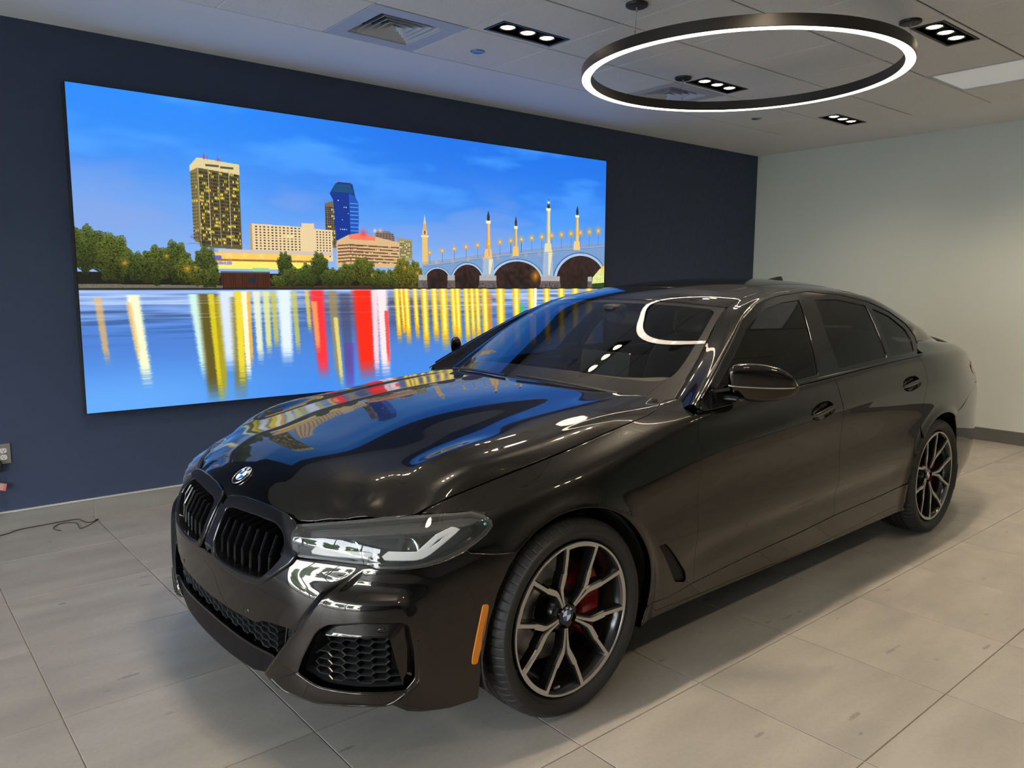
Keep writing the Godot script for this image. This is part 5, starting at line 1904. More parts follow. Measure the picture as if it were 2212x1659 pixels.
func body_panels() -> void:
	# bonnet
	var lip := PackedVector2Array([Vector2(3.766, 0.0)])
	for q in resample(pv([0.024, 0.708, 0.06, 0.7205, 0.118, 0.727, 0.204, 0.7298, 0.291, 0.7280, 0.358, 0.7218, 0.404, 0.7110, 0.435, 0.7155, 0.502, 0.7275, 0.575, 0.7405, 0.64, 0.7505, 0.691, 0.757, 0.74, 0.7615, 0.79, 0.7640]), 0.03):
		if q.x > 0.785 or (lip.size() > 3 and q.x < 0.03):
			continue
		var P := SF.p(q.x, q.y)
		var e := near_l(P, P.x, -P.z + 0.01)
		if lip.size() < 2 or e.y > lip[lip.size() - 1].y + 0.002:
			lip.push_back(e)
	var hood := lip.duplicate()
	hood.append_array(pv([3.474, 0.806, 3.3, 0.808, 3.0, 0.808, 2.7, 0.808, 2.48, 0.808, 2.41, 0.792, 2.345, 0.750, 2.310, 0.700, 2.330, 0.657, 2.395, 0.463, 2.440, 0.214, 2.455, 0.0]))
	hood = sym(hood)
	var o := obj("bonnet", panel(SL, hood, 0.02, 0.003, 0.02, 0.0, [], 0.0015), M.paint, car)
	badge(o, SL.p(3.708, 0.0) + SL.nrm(3.708, 0.0) * 0.001, SL.nrm(3.708, 0.0), 0.0405)
	# front wings
	var wing := PackedVector2Array()
	wing.append_array(pv([3.470, 0.812, 3.3, 0.812, 3.0, 0.812, 2.7, 0.812, 2.48, 0.812, 2.41, 0.797, 2.345, 0.756, 2.300, 0.735, 2.262, 0.742, 2.255, 0.80, 2.268, 0.86, 2.302, 0.893, 2.316, 0.95, 2.325, 1.03, 2.330, 1.10, 2.330, 1.18, 2.326, 1.33, 2.318, 1.46, 2.302, 1.58, 2.292, 1.632, 2.46, 1.650]))
	wing.append_array(arch_line(WB, ARCH, 189, 47, 34))
	wing.append_array(pv([3.30, 1.085, 3.382, 1.036, 3.308, 1.003, 3.280, 0.977, 3.278, 0.944, 3.294, 0.899, 3.323, 0.872, 3.425, 0.838]))
	var vent := flank([2.560, 0.498, 2.522, 0.503, 2.506, 0.492, 2.365, 0.352, 2.345, 0.310, 2.36, 0.302, 2.42, 0.318, 2.435, 0.332])
	var w := panel(SL, wing, 0.02, 0.003, 0.03, 0.0, [vent], 0.0015)
	both("front_wing", w, M.paint, car)
	both("side_vent", panel(SL, vent, 0.02, 0.001, 0.01, -0.014), M.black_matte, car)
	# front doors, rear doors
	var hr1 := rounded(pv([1.521, 1.051, 1.500, 1.028, 1.45, 1.013, 1.40, 1.007, 1.34, 1.010, 1.305, 1.028, 1.296, 1.050, 1.310, 1.072, 1.37, 1.086, 1.424, 1.090, 1.48, 1.086, 1.514, 1.074]), 0.012, 3)
	var hr2 := PackedVector2Array()
	for q in hr1:
		hr2.push_back(q + Vector2(-0.958, -0.004))
	var door1 := pv([2.302, 0.893, 1.9, 0.895, 1.5, 0.897, 1.262, 0.897, 1.230, 0.962, 1.222, 1.01, 1.222, 1.108, 1.212, 1.232, 1.206, 1.303, 1.198, 1.458, 1.178, 1.60, 1.172, 1.612, 1.5, 1.628, 1.96, 1.632, 2.292, 1.632, 2.302, 1.58, 2.318, 1.46, 2.326, 1.33, 2.330, 1.18, 2.330, 1.10, 2.325, 1.03, 2.316, 0.95])
	var d1 := both("front_door", panel(SL, door1, 0.02, 0.003, 0.03, 0.0, [hr1], 0.0022), M.paint, car)
	var door2 := pv([1.262, 0.897, 0.8, 0.897, 0.4, 0.895, 0.261, 0.894, 0.240, 0.96, 0.238, 1.001, 0.252, 1.048, 0.280, 1.09, 0.292, 1.13, 0.300, 1.218])
	door2.append_array(arch_line(0.0, ARCH + 0.014, 41, 4, 10))
	door2.append_array(pv([0.405, 1.585, 0.45, 1.592, 0.683, 1.604, 1.172, 1.612, 1.178, 1.60, 1.198, 1.458, 1.206, 1.303, 1.212, 1.232, 1.222, 1.108, 1.222, 1.01, 1.230, 0.962]))
	var d2 := both("rear_door", panel(SL, door2, 0.02, 0.003, 0.03, 0.0, [hr2], 0.0022), M.paint, car)
	for k in 2:
		handle(d1[k], hr1, k == 1)
		handle(d2[k], hr2, k == 1)
	# rear quarters
	var q := pv([0.261, 0.894, 0.23, 0.880, 0.13, 0.872, -0.05, 0.872, -0.25, 0.872, -0.45, 0.872, -0.62, 0.872, -0.70, 0.860, -0.735, 0.90, -0.735, 0.98, -0.70, 1.075, -0.70, 1.10])
	q.append_array(flank([-0.485, 0.785, -0.306, 0.715]))
	q.append_array(arch_line(0.0, ARCH, 117, 44, 22))
	q.append_array(pv([0.300, 1.218, 0.292, 1.13, 0.280, 1.09, 0.252, 1.048, 0.238, 1.001, 0.240, 0.96]))
	both("rear_quarter", panel(SL, q, 0.02, 0.003, 0.03, 0.0, [], 0.0012), M.paint, car)
	# sills
	var sill := PackedVector2Array(pv([2.46, 1.653, 2.292, 1.637, 1.96, 1.637, 1.5, 1.633, 1.172, 1.617, 0.683, 1.609, 0.45, 1.598, 0.405, 1.592]))
	sill.append_array(arch_line(0.0, ARCH, 2, -22, 6))
	sill.append_array(pv([0.42, 1.735, 1.0, 1.738, 2.0, 1.738, 2.55, 1.735]))
	sill.append_array(arch_line(WB, ARCH, 201, 190, 4))
	both("side_sill", panel(SL, sill, 0.02, 0.003, 0.16, 0.0, [], 0.001), M.paint, car)
	# wheel housings and underside
	for wx in [0.0, WB]:
		var mb := MB.new()
		for k in 40:
			var a0 := deg_to_rad(-20.0 + 222.0 * k / 40.0)
			var a1 := deg_to_rad(-20.0 + 222.0 * (k + 1) / 40.0)
			var r := ARCH + 0.004
			var p0 := Vector3(wx + r * cos(a0), HUB + r * sin(a0), 0)
			var p1 := Vector3(wx + r * cos(a1), HUB + r * sin(a1), 0)
			var c := Vector3(wx, HUB, 0)
			mb.quad(p0 + Vector3(0, 0, -0.900), p1 + Vector3(0, 0, -0.900), p1 + Vector3(0, 0, -0.56), p0 + Vector3(0, 0, -0.56), (c - p0).normalized(), (c - p1).normalized(), (c - p1).normalized(), (c - p0).normalized())
			mb.tri(p0 + Vector3(0, 0, -0.56), p1 + Vector3(0, 0, -0.56), c + Vector3(0, 0, -0.56), Vector3.FORWARD, Vector3.FORWARD, Vector3.FORWARD)
		both("wheel_housing", mb, M.black_matte, car)
	var ub := MB.new()
	ub.box(Vector3(1.95, 0.05, 1.66), T(Vector3(1.49, 0.205, 0)), 0.01)
	ub.box(Vector3(0.95, 0.05, 1.06), T(Vector3(3.0, 0.23, 0)), 0.01)
	ub.box(Vector3(1.35, 0.05, 1.06), T(Vector3(-0.1, 0.24, 0)), 0.01)
	obj("underside", ub, M.black_matte, car)


func badge(parent: Node, at: Vector3, up: Vector3, r: float) -> void:
	var x := Vector3.BACK.cross(up).normalized()   # pointing to the front, down the slope
	if x.x < 0.0:
		x = -x
	var z := x.cross(up).normalized()
	var t := Transform3D(Basis(x, up, z), at)
	var e := node("emblem", parent)
	e.transform = t
	var mb := MB.new()
	mb.lathe(PackedVector2Array([Vector2(r * 1.0, 0.0), Vector2(r, 0.003), Vector2(r * 0.97, 0.0045), Vector2(r * 0.93, 0.004), Vector2(r * 0.92, 0.003)]), 48)
	mb.lathe(PackedVector2Array([Vector2(r * 0.60, 0.003), Vector2(r * 0.59, 0.0042), Vector2(r * 0.56, 0.0042), Vector2(r * 0.55, 0.003)]), 48)
	obj("chrome_ring", mb, M.chrome, e)
	mb = MB.new()
	mb.lathe(PackedVector2Array([Vector2(0.0001, 0.0030), Vector2(r * 0.93, 0.0030), Vector2(r * 0.98, 0.0)]), 48)
	obj("black_band", mb, M.black_gloss, e)
	for k in 4:
		mb = MB.new()
		mb.lathe(PackedVector2Array([Vector2(0.0001, 0.0040), Vector2(r * 0.55, 0.0036)]), 10, Transform3D(), true, k * PI / 2, (k + 1) * PI / 2)
		obj("quarter", mb, M.white if k % 2 == 0 else M.blue, e)
	var font := SystemFont.new()
	font.font_names = PackedStringArray(["Droid Sans"])
	for k in 3:
		var tm := TextMesh.new()
		tm.text = ["B", "M", "W"][k]
		tm.font = font
		tm.font_size = 32
		tm.pixel_size = r * 0.34 / 24.0
		tm.depth = 0.0006
		var o := obj("letter", tm, M.white, e)
		var an := deg_to_rad([-48.0, 0.0, 48.0][k])
		# letters stand along the band, tops outward, the middle one toward the windscreen
		var dir := Vector3(-cos(an), 0, -sin(an))
		var side := Vector3.UP.cross(dir) * -1.0
		o.transform = Transform3D(Basis(side, dir, side.cross(dir)), dir * r * 0.76 + Vector3(0, 0.0034, 0))


func handle(door: Node, rim: PackedVector2Array, right: bool) -> void:
	# dished cup and the bar across it
	var c := Vector2.ZERO
	for q in rim:
		c += q
	c /= rim.size()
	var mb := MB.new()
	var K := 7
	var ring := resample(rim, 0.012)
	for i in ring.size():
		var a := ring[i]
		var b := ring[(i + 1) % ring.size()]
		for k in K:
			var pts := []
			for e in [[a, k], [b, k], [b, k + 1], [a, k + 1]]:
				var f := 1.0 - float(e[1]) / K
				var q: Vector2 = c + (e[0] - c) * f
				pts.push_back(SL.p(q.x, q.y) - SL.nrm(q.x, q.y) * (0.002 + 0.034 * (1.0 - pow(f, 2.4))))
			mb.flat(pts[0], pts[1], pts[2], pts[3], Vector3(0, 0.2, -1))
	obj("handle_cup", mirrored(mb) if right else mb, M.paint, door)
	mb = MB.new()
	var n := 22
	var sec := []
	for i in n + 1:
		var f := float(i) / n
		var u := lerpf(c.x + 0.112, c.x - 0.112, f)
		var t := c.y + 0.010 - 0.016 * f
		var out := 0.016 * pow(sin(PI * f), 0.5) - 0.004
		var p := SL.p(u, t) + SL.nrm(u, t) * out
		var half := 0.0125 * pow(sin(PI * clampf(f, 0.03, 0.97)), 0.35)
		var row := []
		for k in 12:
			var an := TAU * k / 12.0
			var d := Vector3(0, cos(an) * half, -sin(an) * half * 0.62)
			row.push_back([p + d, Vector3(0, cos(an), -sin(an)).normalized()])
		sec.push_back(row)
	for i in n:
		for k in 12:
			var l := (k + 1) % 12
			mb.quad(sec[i][k][0], sec[i][l][0], sec[i + 1][l][0], sec[i + 1][k][0], sec[i][k][1], sec[i][l][1], sec[i + 1][l][1], sec[i + 1][k][1])
	obj("handle_bar", mirrored(mb) if right else mb, M.paint, door)


# ---------------------------------------------------------------- nose
func hexmesh(S: Surf, region: PackedVector2Array, off: float, pw: float, ph: float, bar: float) -> MB:
	var mb := MB.new()
	var lo := region[0]
	var hi := region[0]
	for q in region:
		lo = lo.min(q)
		hi = hi.max(q)
	var cols := int((hi.x - lo.x) / (pw * 0.75)) + 2
	var rows := int((hi.y - lo.y) / ph) + 2
	for i in cols:
		for j in rows:
			var c := lo + Vector2(i * pw * 0.75, j * ph + (ph * 0.5 if i % 2 else 0.0))
			var hx := [Vector2(-0.5 * pw, 0), Vector2(-0.27 * pw, -0.5 * ph), Vector2(0.27 * pw, -0.5 * ph), Vector2(0.5 * pw, 0)]
			for k in 3:
				var a: Vector2 = c + hx[k]
				var b: Vector2 = c + hx[k + 1]
				if not (Geometry2D.is_point_in_polygon(a, region) and Geometry2D.is_point_in_polygon(b, region)):
					continue
				var na := S.nrm(a.x, a.y)
				var nb := S.nrm(b.x, b.y)
				var A := S.p(a.x, a.y) + na * off
				var B := S.p(b.x, b.y) + nb * off
				var d := (B - A).normalized()
				var s := d.cross(na).normalized() * bar
				var f := na * 0.004
				var bk := na * -0.03
				mb.flat(A + s + f * 0.3, B + s + f * 0.3, B + f, A + f, s + na * 0.5)
				mb.flat(A - s + f * 0.3, B - s + f * 0.3, B + f, A + f, -s + na * 0.5)
				mb.flat(A + s + f * 0.3, B + s + f * 0.3, B + s + bk, A + s + bk, s)
				mb.flat(A - s + f * 0.3, B - s + f * 0.3, B - s + bk, A - s + bk, -s)
	return mb


# walls going in from an outline, closed by a back
func pocket(S: Surf, outline: PackedVector2Array, d0: float, d1: float, shrink := 1.0) -> MB:
	var mb := MB.new()
	var ring := resample(outline, 0.02)
	if Geometry2D.is_polygon_clockwise(ring):
		ring.reverse()
	var c := Vector2.ZERO
	for q in ring:
		c += q
	c /= ring.size()
	var A := []
	var B := []
	for q in ring:
		A.push_back(S.p(q.x, q.y) + S.nrm(q.x, q.y) * d0)
		var r := c + (q - c) * shrink
		B.push_back(S.p(r.x, r.y) + S.nrm(r.x, r.y) * d1)
	var cc := S.p(c.x, c.y)
	for i in ring.size():
		var j := (i + 1) % ring.size()
		mb.flat(A[i], A[j], B[j], B[i], cc - A[i])
	var back := PackedVector2Array()
	for q in ring:
		back.push_back(c + (q - c) * shrink)
	mb.add(panel(S, back, 0.03, 0.0, 0.0, d1))
	return mb


func nose_parts() -> void:
	var lamp := pv(HEADLAMP)
	var kid := rounded(pv(KIDNEY), 0.012, 3)
	var intake := rounded(symx(pv(INTAKE)), 0.006, 2)
	var side_in := rounded(pv(SIDE_IN), 0.010, 3)
	var flip := func(p: PackedVector2Array) -> PackedVector2Array:
		var o := PackedVector2Array()
		for q in p:
			o.push_back(Vector2(-q.x, q.y))
		return o
	# bumper skin: from under the lamps to the lower edge, wheel opening to wheel opening
	var half := pv([0.0, 0.520, 0.03, 0.522, 0.10, 0.512, 0.187, 0.506, 0.254, 0.505, 0.318, 0.512, 0.345, 0.523, 0.396, 0.563, 0.442, 0.600, 0.4545, 0.616, 0.551, 0.626, 0.660, 0.627, 0.690, 0.618, 0.769, 0.620, 0.818, 0.626, 0.867, 0.637, 0.918, 0.657, 0.926, 0.648, 1.00, 0.631, 1.062, 0.622, 1.036, 0.590, 1.002, 0.52, 0.974, 0.42, 0.956, 0.30, 0.944, 0.192, 0.869, 0.186, 0.801, 0.192, 0.768, 0.200, 0.735, 0.224, 0.64, 0.218, 0.535, 0.203, 0.40, 0.200, 0.335, 0.232, 0.388, 0.296, 0.25, 0.2965, 0.12, 0.300, 0.0, 0.302])
	var skin := panel(SB, symx(half), 0.0085, 0.003, 0.03, 0.0, [side_in, flip.call(side_in), intake], 0.0)
	var bumper := obj("front_bumper", skin, M.paint, car)
	# glossy black chin below the middle intake
	var chin := symx(pv([0.0, 0.300, 0.12, 0.298, 0.25, 0.2945, 0.386, 0.294, 0.333, 0.230, 0.27, 0.212, 0.11, 0.206, 0.0, 0.205]))
	obj("chin", panel(SB, chin, 0.02, 0.006, 0.10, -0.004), M.chin, bumper)
	# middle intake: pocket, mesh and uprights
	obj("intake_pocket", pocket(SB, intake, -0.01, -0.11), M.black_matte, bumper)
	var mreg := Geometry2D.offset_polygon(intake, -0.004)[0]
	var core := PackedVector2Array()
	for q in mreg:
		core.push_back(Vector2(clampf(q.x, -0.40, 0.40), q.y))
	obj("intake_mesh", hexmesh(SB, core, -0.020, 0.046, 0.022, 0.0015), M.grille_mesh, bumper)
	for s in [-1, 1]:
		var mb := MB.new()
		mb.tube(PackedVector3Array([SB.p(s * 0.410, 0.405) - SB.nrm(s * 0.41, 0.405) * 0.03, SB.p(s * 0.388, 0.306) - SB.nrm(s * 0.388, 0.306) * 0.03]), 0.004, 6)
		mb.tube(PackedVector3Array([SB.p(s * 0.436, 0.400) - SB.nrm(s * 0.436, 0.40) * 0.05, SB.p(s * 0.43, 0.372) - SB.nrm(s * 0.43, 0.372) * 0.05]), 0.0035, 6)
		obj("intake_upright", mb, M.black_gloss, bumper)
	# outer intakes: sloping roof panel, pocket, mesh, lower blade
	for s in [1.0, -1.0]:
		var f := func(p: PackedVector2Array) -> PackedVector2Array:
			return p if s > 0 else flip.call(p)
		obj("side_intake_pocket", pocket(SB, f.call(side_in), -0.02, -0.115, 0.92), M.black_matte, bumper)
		var top: PackedVector2Array = f.call(pv([0.543, 0.427, 0.562, 0.451, 0.586, 0.468, 0.667, 0.484, 0.765, 0.484, 0.784, 0.472, 0.795, 0.389, 0.796, 0.308, 0.771, 0.272, 0.768, 0.272, 0.752, 0.35, 0.737, 0.430, 0.729, 0.436, 0.65, 0.434, 0.571, 0.428]))
		obj("side_intake_frame", slope_panel(top, s), M.paint, bumper)
		var reg: PackedVector2Array = f.call(pv([0.560, 0.428, 0.729, 0.436, 0.740, 0.430, 0.770, 0.276, 0.637, 0.273, 0.557, 0.272, 0.515, 0.300, 0.53, 0.36]))
		obj("side_intake_mesh", hexmesh(SB, reg, -0.030, 0.052, 0.0235, 0.0016), M.grille_mesh, bumper)
		# rolled edges of the blade round the opening
		for line in [[0.484, 0.289, 0.531, 0.2705, 0.556, 0.2645, 0.637, 0.2655, 0.771, 0.2685], [0.40, 0.236, 0.484, 0.290], [0.385, 0.234, 0.43, 0.214, 0.466, 0.2065, 0.534, 0.2075, 0.635, 0.2205, 0.722, 0.2275, 0.745, 0.240, 0.775, 0.268, 0.802, 0.296, 0.8045, 0.339, 0.7995, 0.42]]:
			var path := PackedVector3Array()
			var lp := pv(line)
			for k in lp.size() - 1:
				var m := maxi(1, int(lp[k].distance_to(lp[k + 1]) / 0.012))
				for e in m + (1 if k == lp.size() - 2 else 0):
					var q := lp[k].lerp(lp[k + 1], float(e) / m)
					path.push_back(SB.p(s * q.x, q.y) - SB.nrm(s * q.x, q.y) * 0.0015)
			var tb := MB.new()
			tb.tube(path, 0.0042, 10)
			obj("blade_edge", tb, M.paint, bumper)
		var sens := MB.new()
		var sp := SB.p(s * 0.259, 0.403)
		var sn := SB.nrm(s * 0.259, 0.403)
		sens.lathe(PackedVector2Array([Vector2(0.0001, 0.0016), Vector2(0.0085, 0.0012), Vector2(0.0098, -0.001), Vector2(0.0112, -0.001)]), 24, frame_at(sp, sn))
		obj("parking_sensor", sens, M.paint, bumper)
		sens = MB.new()
		var rp := slope_point(Vector2(s * 0.718, 0.452))
		sens.lathe(PackedVector2Array([Vector2(0.0001, 0.0030), Vector2(0.0095, 0.0026), Vector2(0.0108, 0.001), Vector2(0.0125, 0.0012), Vector2(0.0128, -0.002)]), 24, frame_at(rp, (SB.nrm(s * 0.718, 0.47) + Vector3(0, -0.55, 0)).normalized()))
		obj("parking_sensor", sens, M.paint, bumper)
		# amber side marker
		var mk: PackedVector2Array = f.call(rounded(pv([0.960, 0.488, 0.973, 0.487, 0.975, 0.480, 0.963, 0.40, 0.943, 0.309, 0.930, 0.310, 0.931, 0.332, 0.945, 0.411]), 0.004, 2))
		obj("side_marker", panel(SB, mk, 0.01, 0.0015, 0.006, 0.0035), M.amber, bumper)
		# kidney grille
		var kd: PackedVector2Array = f.call(kid)
		var ki: PackedVector2Array = f.call(rounded(pv(KIDNEY_IN), 0.012, 3))
		var g := node("kidney_grille", car)
		obj("frame", panel(SF, kd, 0.014, 0.006, 0.05, 0.010, [ki]), M.black_gloss, g)
		obj("pocket", pocket(SF, ki, 0.0, -0.12, 0.98), M.black_matte, g)
		slats(g, s)
	# black bridge between the two grilles
	var br := panel(SF, symx(pv([0.0, 0.676, 0.018, 0.682, 0.022, 0.60, 0.024, 0.545, 0.0, 0.528])), 0.012, 0.003, 0.03, 0.003)
	obj("grille_bridge", br, M.black_gloss, car)


func frame_at(p: Vector3, n: Vector3) -> Transform3D:
	var x := n.cross(Vector3.UP).normalized()
	return Transform3D(Basis(x, n, x.cross(n)), p)


# depth of the sloping roof and cheek inside an outer intake: flush at the opening's rim, deep at the mesh
func slope_point(q: Vector2) -> Vector3:
	var a := absf(q.x)
	var d := 0.0
	var inner := pv([0.571, 0.428, 0.65, 0.434, 0.729, 0.436, 0.737, 0.430, 0.768, 0.272, 0.771, 0.27])
	var outer := pv([0.543, 0.427, 0.562, 0.451, 0.586, 0.468, 0.667, 0.484, 0.765, 0.484, 0.784, 0.472, 0.795, 0.389, 0.796, 0.308, 0.771, 0.272])
	var di := 9.0
	var do_ := 9.0
	for i in inner.size() - 1:
		di = minf(di, Vector2(a, q.y).distance_to(Geometry2D.get_closest_point_to_segment(Vector2(a, q.y), inner[i], inner[i + 1])))
	for i in outer.size() - 1:
		do_ = minf(do_, Vector2(a, q.y).distance_to(Geometry2D.get_closest_point_to_segment(Vector2(a, q.y), outer[i], outer[i + 1])))
	d = do_ / maxf(do_ + di, 1e-4)
	return SB.p(q.x, q.y) - SB.nrm(q.x, q.y) * (0.030 - 0.022 * d)


func slope_panel(outline: PackedVector2Array, _s: float) -> MB:
	var mb := MB.new()
	var poly := outline
	if Geometry2D.is_polygon_clockwise(poly):
		poly = outline.duplicate()
		poly.reverse()
	var step := 0.008
	var lo := poly[0]
	var hi := poly[0]
	for q in poly:
		lo = lo.min(q)
		hi = hi.max(q)
	var P := func(q: Vector2) -> Array:
		var e := 0.003
		var n := (slope_point(q + Vector2(e, 0)) - slope_point(q - Vector2(e, 0))).cross(slope_point(q + Vector2(0, e)) - slope_point(q - Vector2(0, e))).normalized()
		return [slope_point(q), n]
	for j in range(int(lo.y / step) - 1, int(hi.y / step) + 2):
		for i in range(int(floor(lo.x / step)) - 1, int(ceil(hi.x / step)) + 2):
			var c := Vector2(i, j) * step
			for pt in Geometry2D.intersect_polygons(PackedVector2Array([c, c + Vector2(step, 0), c + Vector2(step, step), c + Vector2(0, step)]), poly):
				var idx := Geometry2D.triangulate_polygon(pt)
				for k in range(0, idx.size(), 3):
					var A: Array = P.call(pt[idx[k]])
					var B: Array = P.call(pt[idx[k + 1]])
					var C: Array = P.call(pt[idx[k + 2]])
					mb.tri(A[0], B[0], C[0], A[1], B[1], C[1])
	return mb


func slats(g: Node, s: float) -> void:
	var ki := pv(KIDNEY_IN)
	for k in 8:
		var a := 0.072 + k * 0.0455
		# where the opening's edge crosses this angle
		var top := 0.0
		var bot := 1.0
		for i in 240:
			var h := 0.50 + i * 0.001
			if Geometry2D.is_point_in_polygon(Vector2(a, h), ki):
				top = maxf(top, h)
				bot = minf(bot, h)
		if top < bot:
			continue
		var knee := minf(0.654 + 0.0012 * k, top - 0.006)
		var mb := MB.new()
		var w := 0.0045
		var pts := [[top + 0.004, -0.055], [knee, -0.004], [lerpf(knee, bot, 0.5), -0.002], [bot - 0.004, -0.014]]
		for i in 3:
			var p0: Array = pts[i]
			var p1: Array = pts[i + 1]
			var q := []
			for e in [p0, p1]:
				var n := SF.nrm(s * a, e[0])
				var c: Vector3 = SF.p(s * a, e[0]) + n * float(e[1])
				var side := Vector3.UP.cross(n).normalized()
				q.push_back([c, n, side, SF.p(s * a, e[0]) - n * 0.10])
			var fa: Vector3 = q[0][0]
			var fb: Vector3 = q[1][0]
			var sa: Vector3 = q[0][2] * w
			var sb: Vector3 = q[1][2] * w
			var na: Vector3 = q[0][1]
			var nb: Vector3 = q[1][1]
			mb.flat(fa - sa * 0.45, fa + sa * 0.45, fb + sb * 0.45, fb - sb * 0.45, na)
			for z in [-1.0, 1.0]:
				mb.flat(fa + sa * 0.45 * z, fb + sb * 0.45 * z, fb + sb * z - nb * 0.004, fa + sa * z - na * 0.004, na + sa.normalized() * z)
				mb.flat(fa + sa * z - na * 0.004, fb + sb * z - nb * 0.004, q[1][3] + sb * z, q[0][3] + sa * z, sa * z)
		obj("slat", mb, M.black_gloss, g)


# ---------------------------------------------------------------- headlamps
func headlamps() -> void:
	for s in [1.0, -1.0]:
		var f := func(a: Array) -> PackedVector2Array:
			var o := PackedVector2Array()
			for i in range(0, a.size(), 2):
				o.push_back(Vector2(a[i] * s, a[i + 1]))
			return o
		var g := node("headlamp", car)
		var out: PackedVector2Array = f.call(HEADLAMP)
		obj("lens", panel(SN, out, 0.010, 0.003, 0.012, 0.001, [], 0.003), M.lamp_lens, g)
		obj("housing", pocket(SF, out, -0.012, -0.085, 0.94), M.black_gloss, g)
		var rim := MB.new()
		var inn: PackedVector2Array = Geometry2D.offset_polygon(out, -0.008)[0]
		rim = panel(SF, out, 0.02, 0.0, 0.02, -0.006, [inn], 0.002)
		obj("rim", rim, M.black_satin, g)
		# ribbed eyebrow shelf
		obj("brow", panel(SF, f.call([0.455, 0.694, 0.60, 0.722, 0.74, 0.742, 0.90, 0.750, 0.955, 0.742, 0.93, 0.730, 0.80, 0.722, 0.70, 0.716, 0.58, 0.702, 0.46, 0.684]), 0.02, 0.002, 0.03, -0.022), M.black_satin, g)
		for k in 4:
			var mb := MB.new()
			var path := PackedVector3Array()
			for i in 9:
				var t := i / 8.0
				var q := Vector2(lerpf(0.47, 0.93, t), lerpf(0.689, 0.733, pow(t, 0.7)) + 0.0035 * k * (1.0 + 0.4 * t))
				path.push_back(SF.p(q.x * s, q.y) - SF.nrm(q.x * s, q.y) * 0.021)
			mb.tube(path, 0.0009, 4)
			obj("rib", mb, M.bronze, g)
		# running lights: a low bar by the grille and the bent bar round the outer lens
		obj("running_light", panel(SF, f.call([0.482, 0.646, 0.490, 0.657, 0.632, 0.662, 0.676, 0.662, 0.655, 0.651, 0.486, 0.642]), 0.01, 0.003, 0.02, -0.018), M.drl, g)
		obj("running_light", panel(SF, f.call([0.698, 0.656, 0.712, 0.668, 0.788, 0.667, 0.834, 0.711, 0.875, 0.728, 0.897, 0.721, 0.823, 0.661, 0.804, 0.651, 0.787, 0.648, 0.705, 0.649]), 0.01, 0.003, 0.02, -0.014, [f.call([0.808, 0.668, 0.838, 0.700, 0.868, 0.713, 0.846, 0.692])]), M.drl, g)
		for c in [[0.770, 0.692, 0.030], [0.60, 0.682, 0.024]]:
			var n := SF.nrm(c[0] * s, c[1])
			var fwd := (n + Vector3(1.2, -0.3, 0)).normalized()
			var t := frame_at(SF.p(c[0] * s, c[1]) - n * 0.075, fwd)
			var mb := MB.new()
			var r: float = c[2]
			mb.lathe(PackedVector2Array([Vector2(r * 1.25, -0.01), Vector2(r * 1.25, 0.024), Vector2(r * 1.12, 0.030), Vector2(r, 0.020)]), 32, t)
			obj("bezel", mb, M.chrome, g)
			mb = MB.new()
			mb.lathe(PackedVector2Array([Vector2(0.0001, 0.038), Vector2(r * 0.4, 0.036), Vector2(r * 0.75, 0.029), Vector2(r, 0.016)]), 32, t)
			obj("projector", mb, M.screen_glass, g)
		# upright divider beside the outer projector
		var dv := panel(SF, f.call([0.735, 0.716, 0.745, 0.716, 0.742, 0.640, 0.728, 0.640]), 0.01, 0.002, 0.05, -0.02)
		obj("divider", dv, M.black_gloss, g)
		var dot := MB.new()
		dot.lathe(PackedVector2Array([Vector2(0.0001, 0.002), Vector2(0.004, 0.001), Vector2(0.0045, -0.001)]), 16, frame_at(SF.p(0.969 * s, 0.725) - SF.nrm(0.969 * s, 0.725) * 0.010, SF.nrm(0.969 * s, 0.725)))
		obj("teal_dot", dot, mat(lin(0.02, 0.55, 0.45), 0.4), g)


